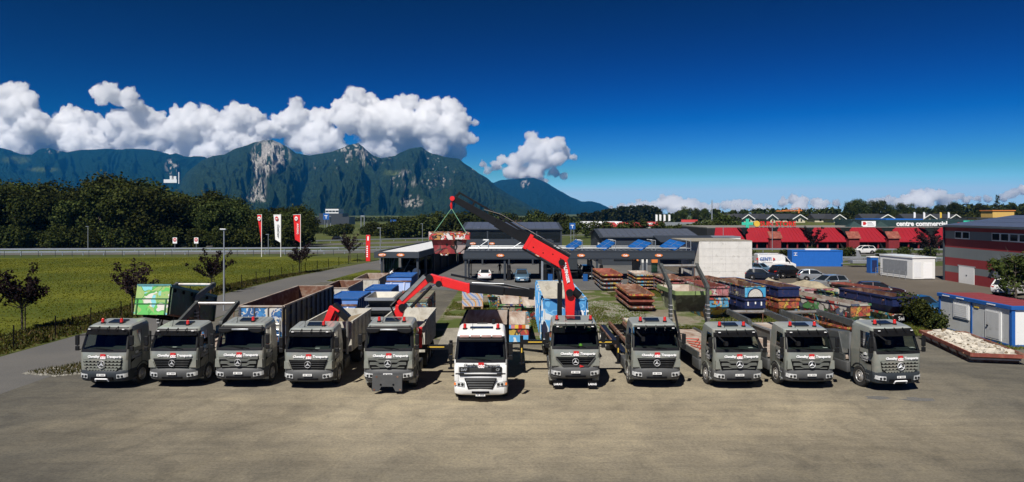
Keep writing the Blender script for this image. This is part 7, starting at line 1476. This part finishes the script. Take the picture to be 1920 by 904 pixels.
for px, py, Y, c, lab in ((1073, 424, 200, 'pv_blue', 'blue direction sign behind the solar hall'), (738, 418, 270, 'pv_blue', 'small blue direction sign before the mountain foot'), (612, 406, 329, 'pv_blue', 'blue sign on the gantry by the dark building')):
    z = P(px, py, Y).z; t = thing('road_sign', lab, 'sign', (MX(px, Y), Y-.4, 0), 0); w_ = 5.5/F*Y
    for s in (-.5, .5): MB().tube((s*w_, 0, 0), (s*w_, 0, z), .08, 6).build('post', M['galv'], t)
    MB().b2(-w_, w_, -.12, -.05, z-6/F*Y, z+6/F*Y).build('panel', M['cabin_blue'], t); MB().b2(-w_*.6, w_*.5, -.14, -.121, z+1/F*Y, z+2.2/F*Y).b2(-w_*.1, w_*.1, -.14, -.121, z-4/F*Y, z+1/F*Y).build('marking', M['letter'], t)
pf = thing('hill_factory', 'white factory with tall chimney on the mountain slope at left', 'factory', P(322, 341, 3400)); MB().b2(-40, 25, 0, 40, -5, 12).b2(-10, 0, 0, 30, 12.1, 30).b2(10, 22, 0, 30, 12.1, 28).build('hall', M['white'], pf); MB().tube((36, 0, -10), (36, 0, 48), 3, 8).build('chimney', M['white'], pf)
wr = thing('white_tent_roof', 'pale pointed roof seen between the lifting slings', 'roof', (MX(862, 420), 420, 0)); MB().add([(-6, 0, 0), (10, 0, 0), (10, 8, 0), (-6, 8, 0), (-4, 0, 7), (12, 0, 1.2), (-4, 8, 7), (12, 8, 1.2)], [(0, 1, 5, 4), (4, 5, 7, 6), (3, 2, 1, 0), (0, 4, 6, 3), (2, 3, 6, 7), (1, 2, 7, 5)]).build('roof', M['cool_white'], wr)
# ---------------------------------------------------------------- street furniture
lp = thing('street_lamp', 'tall grey street lamp beside the road at left', 'lamp', (MX(420, 61), 61, 0)); MB().tube((0, 0, 0), (0, 0, 4.6), .085, 10, r2=.075).tube((0, 0, 4.6), (0, 0, 7.25), .06, 10, r2=.05).build('pole', M['galv'], lp); MB().b2(-.35, .2, -.12, .12, 7.2, 7.32).build('lamp_head', M['galv'], lp, bevel=.03)
for px, Y, top, lab in ((713, 118, 428, 'grey lamp post beside the red sign pillar'), (792, 185, 420, 'grey lamp post left of the hanging skip'), (165, 160, 425, 'grey lamp post before the left wood'), (1448, 158, 418, 'grey lamp post before the red roofs'), (1356, 150, 425, 'thin lamp post above the concrete block'), (503, 146, 440, 'grey post behind the white flag'), (1220, 235, 428, 'lamp post among the small round trees')):
    h_ = (HY-top)/F*Y+CAMZ; t = thing('lamp_post', lab, 'lamp', (MX(px, Y), Y, 0), 0); MB().tube((0, 0, 0), (0, 0, h_), .09, 8, r2=.06).build('pole', M['galv'], t); MB().b2(-.5, .15, -.1, .1, h_, h_+.1).build('lamp_head', M['galv'], t)
rp_ = thing('sign_pillar', 'red upright sign pillar with white letters by the road', 'sign', (MX(690, 124), 124, 0)); MB().b2(-.38, .38, 0, .25, 0, 4.75).build('body', M['red'], rp_, bevel=.02); MB().b2(-.12, .14, -.02, -.002, 3.75, 4.5).build('emblem', M['letter'], rp_)
for k in range(6): MB().b2(-.28+.02*(k % 2), -.02, -.02, -.002, .75+.36*k, .98+.36*k).build('lettering', M['letter'], rp_)
def flag(label, px, w_, c, word, wc, slack, seed):
    Y = 136; t = thing('banner_flag', label, 'flag', (MX(px, Y), Y, 0), 0, 'banner flags on the meadow'); MB().tube((0, 0, 0), (0, 0, 8.5), .07, 8).tube((0, 0, 8.45), (-w_-.15, 0, 8.4), .035, 6).build('pole', M['white'], t)
    V = []; nx, nz = 8, 24
    for j in range(nz+1):
        v = j/nz; z = 8.35-5.5*v
        for i in range(nx+1):
            u = i/nx; ww = w_*(1-slack*v); zz = z+(.6*u*v**3 if slack < .5 else .9*u*v**2); V.append((-.08-ww*u, .12*math.sin(u*5+v*4+seed)*u, zz))
    f = MB().add(V, [(j*(nx+1)+i, j*(nx+1)+i+1, (j+1)*(nx+1)+i+1, (j+1)*(nx+1)+i) for j in range(nz) for i in range(nx)]).build('banner', c, t, smooth=True)
    lg_ = MB(); lg_.prism([(-w_*.58+.32*math.cos(R(a)), 7.65+.42*math.sin(R(a))) for a in range(0, 360, 24)], 1, -.2, -.17); lo = lg_.build('emblem', M['letter'] if wc == 'letter' else M['logo'], t); text('ctc' if False else 'm', .5, M['logo'] if wc == 'letter' else M['letter'], lo, (-w_*.58, -.21, 7.65), bold=.02)
    if word: text(word, .52, M[wc], f, (-w_*.38, -.2, 5.6 if len(word) < 8 else 5.2), (R(90), R(90), 0), bold=.01)
flag('narrow folded red banner flag, leftmost of three on the meadow', 490.5, .75, M['red'], '', 'letter', .85, 0)
flag('white banner flag with red emblem, middle of three on the meadow', 526.5, 1.35, M['letter'], 'DomOriant', 'letter_dark', .25, 1)
flag('wide red banner flag with white letters, right of three on the meadow', 563.5, 1.4, M['red'], 'AWOMO', 'letter', .3, 2)
def noentry(px, lab):
    Y = 163; t = thing('road_sign', lab, 'sign', (MX(px, Y), Y, 0), 0, 'no entry signs'); MB().tube((0, 0, 0), (0, 0, 2.6), .06, 6).build('post', M['galv'], t); MB().b2(-.5, .5, -.06, 0, 1.5, 2.9).build('backboard', M['letter'], t); d = MB().tube((0, -.1, 2.35), (0, -.065, 2.35), .42, 14).build('disc', M['logo'], t); MB().b2(-.3, .3, -.13, -.101, 2.27, 2.43).build('bar', M['letter'], d)
noentry(328, 'left no entry sign before the wood'); noentry(368, 'right no entry sign before the wood')
def guard(label, pts, h_=.75, step=4, n_=1):
    t = thing('guard_rail', label, 'guard rail', (0, 0, 0), 0, 'motorway guard rails'); L_ = 0
    for (a, b), (c, d) in zip(pts, pts[1:]):
        p, q = Vector((a, b, h_)), Vector((c, d, h_)); MB().bar(p, q, .08, .32).build('rail', M['galv'], t); k = int((q-p).length/step)
        for i in range(k): r_ = p+(q-p)*(i/k); MB().b2(r_.x-.07, r_.x+.07, r_.y+.05, r_.y+.18, 0, h_).build('post', M['galv'], t)
guard('long grey guard rail between meadow and slip road', [(-150, 136.6), (-40, 145.2), (-12, 156)]); guard('far guard rail in front of the left wood', [(-150, 147.5), (-40, 157.5), (-12, 169)])
guard('guard rail behind the blue shipping container', [(40, 125), (80, 121.8), (160, 118)]); guard('guard rail of the far carriageway before the red roofs', [(40, 153), (100, 150), (160, 148)]); guard('guard rail beyond the second slip road', [(-60, 196), (0, 236), (60, 272)])
mf = thing('field_fence', 'thin post fence at the far edge of the meadow', 'fence', (0, 0, 0))
for k in range(36):
    x = -120+3.2*k; MB().tube((x, 134.0+.08*(x+120), 0), (x, 134.0+.08*(x+120), 1.2), .05, 5).build('post', M['steelgrey'], mf)
wf = thing('wire_fence', 'green wire mesh fence with dark posts between road and meadow', 'fence', (0, 0, 0)); fx_ = []
for k in range(22):
    y = 40.2+4.05*k; x = -32.3+max(0, (y-75))*.055+max(0, y-98)*.10; fx_.append((x, y)); MB().tube((x, y, 0), (x, y, 1.45), .045, 6).build('post', M['matt'], wf)
mb = MB()
for (a, b), (c, d) in zip(fx_, fx_[1:]):
    for z in (.1, .3, .5, .7, .9, 1.1, 1.3): mb.tube((a, b, z), (c, d, z), .006, 3, cap=False)
    for i in range(1, 16): t_ = i/16; mb.tube((a+(c-a)*t_, b+(d-b)*t_, .1), (a+(c-a)*t_, b+(d-b)*t_, 1.35), .004, 3, cap=False)
tag(mb.build('wire_mesh', M['matt'], wf), kind='stuff')

# ---------------------------------------------------------------- one label for each tree of the short rows
ORD = 'first second third fourth fifth sixth seventh eighth ninth tenth eleventh twelfth thirteenth fourteenth fifteenth sixteenth seventeenth eighteenth nineteenth twentieth'.split()
for gname, fmt in (('row of small trees before the retail sheds', '%s small round tree from the left in the row before the red sheds'), ('tall trees above the far wood', '%s tall dark tree from the left above the far wood on the right'), ('bushy trees behind the halls', '%s dark bushy tree from the left behind the solar roofed halls'), ('bushes on the motorway strip', '%s low bush from the left on the strip between the carriageways'), ('shrubs beside the cabin', '%s green shrub from the left beside the blue trimmed cabin')):
    for k, o in enumerate(sorted((o for o in COL.objects if o.get('group') == gname), key=lambda o: o.location.x/o.location.y)): o['label'] = fmt % ORD[k]
# ---------------------------------------------------------------- cars
def carpaint(name, c, metal=.3): 
    m = pmat(name, c, .3, metal, var=.05, coat=.8); return m
CP = {'white': carpaint('white car paint', (.75, .75, .74), 0), 'navy': carpaint('navy car paint', (.012, .02, .04)), 'black': carpaint('black car paint', (.01, .01, .012)), 'silver': carpaint('silver car paint', (.45, .48, .5), .6), 'bluegrey': carpaint('blue grey car paint', (.12, .22, .32), .4), 'crimson': carpaint('dark crimson car paint', (.03, .006, .01)), 'blue': carpaint('blue car paint', (.03, .12, .25))}
# stations: (y, half width, floor z, belt z, roof half width, roof z); front at y=0
SHAPES = {
 'hatch': (4.2, [(0, .62, .3, .62, 0, 0), (.12, .8, .22, .74, 0, 0), (.6, .87, .2, .86, 0, 0), (1.15, .89, .2, .95, 0, 0), (1.3, .89, .2, .97, .7, .99), (2.0, .89, .2, .98, .6, 1.44), (2.9, .89, .2, .98, .58, 1.48), (3.6, .88, .2, .98, .55, 1.4), (4.0, .86, .24, .96, .6, 1.02), (4.15, .8, .3, .9, 0, 0), (4.2, .7, .36, .8, 0, 0)]),
 'estate': (4.8, [(0, .62, .3, .6, 0, 0), (.12, .82, .22, .74, 0, 0), (.7, .9, .2, .86, 0, 0), (1.35, .91, .2, .96, 0, 0), (1.5, .91, .2, .98, .72, 1.0), (2.3, .91, .2, .99, .61, 1.46), (3.2, .91, .2, .99, .6, 1.5), (4.2, .9, .2, .99, .57, 1.45), (4.65, .87, .24, .97, .6, 1.04), (4.76, .82, .3, .92, 0, 0), (4.8, .74, .36, .82, 0, 0)]),
 'coupe': (4.3, [(0, .62, .28, .6, 0, 0), (.12, .82, .2, .7, 0, 0), (.7, .9, .18, .82, 0, 0), (1.4, .9, .18, .9, 0, 0), (1.55, .9, .18, .91, .7, .93), (2.3, .9, .18, .92, .56, 1.28), (2.9, .9, .18, .93, .54, 1.3), (3.6, .9, .18, .95, .58, 1.0), (4.05, .88, .22, .95, 0, 0), (4.25, .82, .3, .85, 0, 0), (4.3, .7, .36, .74, 0, 0)]),
 'suv': (4.85, [(0, .7, .4, .75, 0, 0), (.12, .9, .3, .95, 0, 0), (.7, .97, .28, 1.05, 0, 0), (1.3, .98, .28, 1.13, 0, 0), (1.45, .98, .28, 1.15, .78, 1.17), (2.1, .98, .28, 1.16, .68, 1.7), (3.2, .98, .28, 1.17, .67, 1.76), (4.3, .97, .28, 1.18, .64, 1.7), (4.7, .94, .32, 1.15, .68, 1.25), (4.8, .9, .38, 1.05, 0, 0), (4.85, .8, .44, .9, 0, 0)]),
 'van': (5.9, [(0, .75, .4, .8, 0, 0), (.1, .94, .3, 1.0, 0, 0), (.6, 1.0, .28, 1.2, 0, 0), (.9, 1.0, .28, 1.28, .85, 1.32), (1.7, 1.0, .28, 1.32, .8, 2.2), (2.2, 1.0, .28, 1.32, .82, 2.45), (4.0, 1.0, .28, 1.32, .82, 2.5), (5.7, 1.0, .28, 1.32, .8, 2.45), (5.85, .98, .3, 1.3, .78, 2.4), (5.9, .94, .36, 1.2, 0, 0)]),
}
def _car_mesh(shape, paint):
    Ln, st = SHAPES[shape]; van = shape == 'van'
    body = MB(); secs = []
    for y, hw, f, b, rw, rz in st:
        m_ = f+(b-f)*.45; half = [(hw*.55, f), (hw*.92, f+.04), (hw, m_), (hw*.985, b-.06), (hw*.9, b), (hw*.4, b+.03)]
        secs.append([(x, y, z) for x, z in half]+[(-x, y, z) for x, z in reversed(half)])
    n = len(secs[0])
    for i in range(len(secs)-1):
        for j in range(n): k = (j+1) % n; body.add([secs[i][j], secs[i][k], secs[i+1][k], secs[i+1][j]], [(0, 1, 2, 3)])
    body.add(secs[0], [tuple(range(n))]); body.add(secs[-1], [tuple(range(n))])
    g = MB(); roof = MB(); gs = [s for s in st if s[4] > 0]
    for (y, hw, f, b, rw, rz), (y2, hw2, f2, b2_, rw2, rz2) in zip(gs, gs[1:]):
        lo, lo2 = hw*.9, hw2*.9
        for s in (-1, 1):
            q = [(s*lo, y, b-.02), (s*lo2, y2, b2_-.02), (s*rw2, y2, rz2), (s*rw, y, rz)]; g.add(q, [(0, 1, 2, 3)], 1 if van and y > 1.6 else 0)
        flat = abs(rz-rz2) < .12
        (roof if flat or van and y > 1.6 else g).add([(-rw, y, rz+(.012 if flat else 0)), (rw, y, rz+(.012 if flat else 0)), (rw2, y2, rz2+(.012 if flat else 0)), (-rw2, y2, rz2+(.012 if flat else 0))], [(0, 1, 2, 3)])
    y, hw, f, b, rw, rz = gs[-1]; g.add([(-hw*.9, y, b-.02), (hw*.9, y, b-.02), (rw, y, rz), (-rw, y, rz)], [(0, 1, 2, 3)], 1 if van else 0)
    pil = MB()
    for s in (-1, 1):
        for k in range(len(gs)-1):
            a, c = gs[k], gs[k+1]; pil.tube((s*a[4], a[0], a[5]), (s*c[4], c[0], c[5]), .045, 6)
        for k in ((0, 1), (len(gs)-1, len(gs)-2)): pass
        a = gs[0]; pil.tube((s*a[1]*.9, a[0], a[3]-.02), (s*gs[1][4], gs[1][0], gs[1][5]), .045, 6)
        m_ = gs[2]; pil.tube((s*m_[1]*.9, m_[0]+.05, m_[3]-.02), (s*m_[4], m_[0], m_[5]), .035, 6); e = gs[-2]; pil.tube((s*gs[-1][1]*.9, gs[-1][0]-.1, gs[-1][3]), (s*e[4], e[0], e[5]), .06, 6)
    def clean(mb, nm, mats):
        me = mb.mesh(nm, mats); bm = bmesh.new(); bm.from_mesh(me); bmesh.ops.remove_doubles(bm, verts=bm.verts, dist=1e-4); bmesh.ops.recalc_face_normals(bm, faces=bm.faces); bm.to_mesh(me); bm.free()
        me.polygons.foreach_set('use_smooth', [True]*len(me.polygons)); me.set_sharp_from_angle(angle=R(42)); return me
    return clean(body, 'body', CP[paint]), clean(g, 'window', [M['glass_dark'], CP[paint]]), clean(roof, 'roof', CP[paint]), clean(pil, 'pillar', CP[paint]), Ln, st
def car(shape, paint, label, x, y, rz, z=0, s=1.0):
    """x,y = front centre; rz turns the nose, 0 faces the camera"""
    b, g, r_, p, Ln, st = shared(('car', shape, paint), lambda: _car_mesh(shape, paint)); t = thing('parked_car' if shape != 'van' else 'delivery_van', label, 'car' if shape != 'van' else 'van', (x, y, z), R(rz)); t.scale = (s, s, s)
    link('body', b, t); link('window', g, t); link('roof', r_, t); link('pillar', p, t)
    wr_ = .33 if shape not in ('suv', 'van') else .38; hw = max(q[1] for q in st)
    for yy in (Ln*.19, Ln*.79):
        for sx in (-1, 1):
            wheel(t, sx*(hw-.1), yy, wr_, .22); ar = MB().tube((sx*(hw-.25), yy, wr_), (sx*(hw+.004), yy, wr_), wr_*1.14, 20); link('wheel_arch', shared(('arch', sx, yy, hw), lambda: ar.mesh('wheel_arch', M['matt'])), t)
    zb = st[1][3]
    for sx in (-1, 1):
        link('headlight', shared(('chl', sx, shape), lambda: MB().bar((sx*.5, .05, zb-.12), (sx*.82*hw/.9, .22, zb-.06), .12, .13).mesh('headlight', M['lamp'])), t)
        link('tail_light', shared(('ctl', sx, shape), lambda: MB().bar((sx*.5*hw/.9, Ln-.02, st[-2][3]-.08), (sx*.82*hw/.9, Ln-.12, st[-2][3]-.04), .12, .14).mesh('tail_light', M['beacon'])), t)
        my = [q for q in st if q[4] > 0][0][0]+.25; link('mirror', shared(('cmr', sx, shape), lambda: MB().box((sx*(hw+.1), my, st[4][3]+.06), (.2, .12, .14)).mesh('mirror', CP[paint] if paint != 'white' else M['black'])), t)
    link('front_grille', box_me(('cgr', shape), 'front_grille', [(-.42, .42, -.012, .1, st[0][2]+.08, st[0][3]-.06)], M['black']), t); link('number_plate', box_me(('cpl', shape), 'number_plate', [(-.24, .24, Ln-.02, Ln+.015, st[-1][2]+.12, st[-1][2]+.24), (-.24, .24, -.03, -.013, st[0][2]+.05, st[0][2]+.16)], M['plate']), t)
    link('rear_bumper', box_me(('crb', shape), 'rear_bumper', [(-hw*.75, hw*.75, Ln-.15, Ln+.01, st[-1][2]-.12, st[-1][2]+.02)], M['black'], .02), t)
    return t
def back(px, gy): p = G(px, gy); return p.x, p.y
# faces away: rz=180 puts the tail towards the camera
x, y = back(908.5, 527); car('coupe', 'white', 'white coupe seen from behind under the wash canopy', x, y+4.3, 180)
x, y = back(979, 531); car('estate', 'bluegrey', 'blue grey saloon facing the camera under the wash canopy', x, y, 0)
x, y = back(898, 491.5); car('hatch', 'white', 'small white car parked at the rear canopy', x, y+4.2, 180)
x, y = back(953, 492); car('hatch', 'silver', 'silver car being washed at the rear canopy', x-1.0, y+2, 60)
x, y = back(1104, 513); car('suv', 'white', 'white car with blue stripes right of the red crane', x, y+1, 100, s=.88)
x, y = back(1040, 521); car('hatch', 'black', 'dark grey car facing out between crane boom and notice wall', x, y+3, 10)
x, y = back(1112, 528); car('suv', 'black', 'black car in the shade right of the crane under the canopy', x, y+2, 5)
x, y = back(745, 524); car('hatch', 'navy', 'dark car beside the blue compactor bins', x-1.6, y+.3, -62)
x, y = back(1458, 526); v_ = car('hatch', 'navy', 'navy blue car at the foot of the concrete block', x+.4, y+.6, 72)
x, y = back(1484, 512); vv = car('van', 'white', 'white delivery van with red arrow lettering behind the parked cars', 43.2, 104.5, 90)
text('GENTI', .62, M['cabin_blue'], vv, (-1.03, 4.75, 1.78), (R(90), 0, R(-90)), bold=.02)
for s in (-1, 1): MB().prism([(4.75+s*1.12, 1.55), (4.75+s*1.12, 2.0), (4.75+s*1.5, 1.78)], 0, -1.03, -1.004).build('red_arrow', M['logo'], vv)
MB().b2(-1.03, -1.004, 3.7, 5.3, 1.22, 1.28).build('text_line', M['letter_dim'], vv); 
x, y = back(1450, 520); car('suv', 'black', 'black sport utility car parked beside the white van', x+3.9, y-.3, 105)
car('hatch', 'silver', 'silver hatchback in front of the black utility car', 41.0, 87.5, 82, s=1.0)
car('hatch', 'bluegrey', 'dark greenish car behind the navy one beside the van', 37.2, 97, 35)
car('estate', 'silver', 'silver estate car with blue tinted roof among the painted skips', 33.6, 77.5, -72, s=1.08)
car('estate', 'crimson', 'dark crimson car with nose beyond the painted skips', 41.0, 71.3, 78)
car('suv', 'white', 'white sport utility car seen from behind at the striped hall', 55.2, 73.6, 118, s=1.0)
car('hatch', 'blue', 'blue car partly hidden behind the blue trimmed cabin', 36.4, 57.5, 15)
car('suv', 'white', 'white car driving on the motorway before the red roofs', MX(1600, 146), 146.5, -88)
car('hatch', 'black', 'dark car on the slip road beyond the meadow', MX(655, 222), 214, 60)
car('hatch', 'silver', 'silver car on the road by the left wood', MX(532, 186), 192, -40)
# ---------------------------------------------------------------- people
def person(label, x, y, rz, joints, shirt, trousers, hair='letter_dark', z=0):
    """one skinned body; joints: list of (name, parent, xyz, radius)"""
    t = thing('person', label, 'person', (x, y, z), R(rz)); me = bpy.data.meshes.new('body'); ix = {n_: i for i, (n_, p, c, r_) in enumerate(joints)}
    me.from_pydata([c for n_, p, c, r_ in joints], [(ix[p], ix[n_]) for n_, p, c, r_ in joints if p], []); o = link('body', me, t)
    for m_ in (M[shirt] if shirt in M else shirt, M[trousers] if trousers in M else trousers, SKIN): me.materials.append(m_)
    sm = o.modifiers.new('skin', 'SKIN'); o.modifiers.new('sub', 'SUBSURF').levels = 1
    for i, (n_, p, c, r_) in enumerate(joints): me.skin_vertices[0].data[i].radius = (r_, r_*.85 if 'foot' not in n_ else r_)
    me.skin_vertices[0].data[0].use_root = True
    dg = bpy.context.evaluated_depsgraph_get(); bpy.context.view_layer.update(); e = bpy.data.meshes.new_from_object(o.evaluated_get(bpy.context.evaluated_depsgraph_get())); bpy.data.objects.remove(o)
    e.name = 'body'; e.materials.clear(); [e.materials.append(m_) for m_ in (M.get(shirt, None), M.get(trousers, None), SKIN)]
    hip = next(c for n_, p, c, r_ in joints if n_ == 'pelvis'); hd = next(c for n_, p, c, r_ in joints if n_ == 'head'); hands = [Vector(c) for n_, p, c, r_ in joints if n_.startswith('hand')]
    for f in e.polygons:
        c = f.center; f.use_smooth = True; f.material_index = 2 if (c-Vector(hd)).length < .2 or any((c-h_).length < .12 for h_ in hands) else (1 if c.z < hip[2]+.06 else 0)
    link('body', e, t); MB().lathe([(0, .13), (.07, .11), (.105, .03), (.1, -.03)], (hd[0], hd[1]+.012, hd[2]+.02), 2, 12).build('hair', M[hair], t, smooth=True); return t
SKIN = pmat('skin', (.42, .26, .19), .6, var=.05)
STAND = [('pelvis', None, (0, 0, .95), .14), ('chest', 'pelvis', (0, 0, 1.32), .17), ('neck', 'chest', (0, 0, 1.5), .07), ('head', 'neck', (0, -.02, 1.66), .105), ('kneel', 'pelvis', (-.1, 0, .5), .075), ('footl', 'kneel', (-.1, 0, .06), .05), ('toel', 'footl', (-.1, -.16, .04), .04), ('kneer', 'pelvis', (.1, 0, .5), .075), ('footr', 'kneer', (.1, 0, .06), .05), ('toer', 'footr', (.1, -.16, .04), .04), ('shl', 'chest', (-.2, 0, 1.42), .06), ('ell', 'shl', (-.26, .02, 1.14), .045), ('handl', 'ell', (-.25, -.08, .86), .035), ('shr', 'chest', (.2, 0, 1.42), .06), ('elr', 'shr', (.27, -.05, 1.16), .045), ('handr', 'elr', (.22, -.25, 1.05), .035)]
BEND = [('pelvis', None, (0, 0, .92), .14), ('chest', 'pelvis', (-.2, -.1, 1.2), .16), ('neck', 'chest', (-.32, -.14, 1.32), .07), ('head', 'neck', (-.42, -.17, 1.42), .105), ('kneel', 'pelvis', (-.08, -.05, .48), .075), ('footl', 'kneel', (-.1, 0, .06), .05), ('toel', 'footl', (-.22, -.08, .04), .04), ('kneer', 'pelvis', (.14, 0, .5), .075), ('footr', 'kneer', (.26, .05, .06), .05), ('toer', 'footr', (.14, -.02, .04), .04), ('shl', 'chest', (-.27, -.25, 1.26), .06), ('ell', 'shl', (-.4, -.3, 1.02), .045), ('handl', 'ell', (-.6, -.28, .95), .035), ('shr', 'chest', (-.25, .06, 1.28), .06), ('elr', 'shr', (-.42, .05, 1.05), .045), ('handr', 'elr', (-.65, 0, .98), .035)]
x, y = back(937, 515); person('person in dark clothes standing by the canopy post', x, y, 200, STAND, 'matt', 'black')
x, y = back(960, 494); person('person in white shirt bending over the silver car', x+.2, y, 0, BEND, 'letter', 'dash')
x, y = back(731, 527); person('person in white top and dark trousers leaning by the dark car', x, y, 180, BEND, 'letter', 'black')
# ---------------------------------------------------------------- air
hz_ = MB().b2(-11000, 11000, -320, 9290, -6.5, 900).build('haze', nmat('haze air')[0]); hz_['kind'] = 'stuff'; tag(hz_, 'thin blue summer haze over the valley', 'haze')
m_ = hz_.data.materials[0]; nn_ = m_.node_tree; nn_.nodes.remove(nn_.nodes['Principled BSDF']); pv_ = nn_.nodes.new('ShaderNodeVolumePrincipled')
pv_.inputs['Color'].default_value = (.03, .36, 1.0, 1); pv_.inputs['Density'].default_value = .000045; pv_.inputs['Anisotropy'].default_value = 0
nn_.links.new(pv_.outputs[0], nn_.nodes['Material Output'].inputs['Volume'])
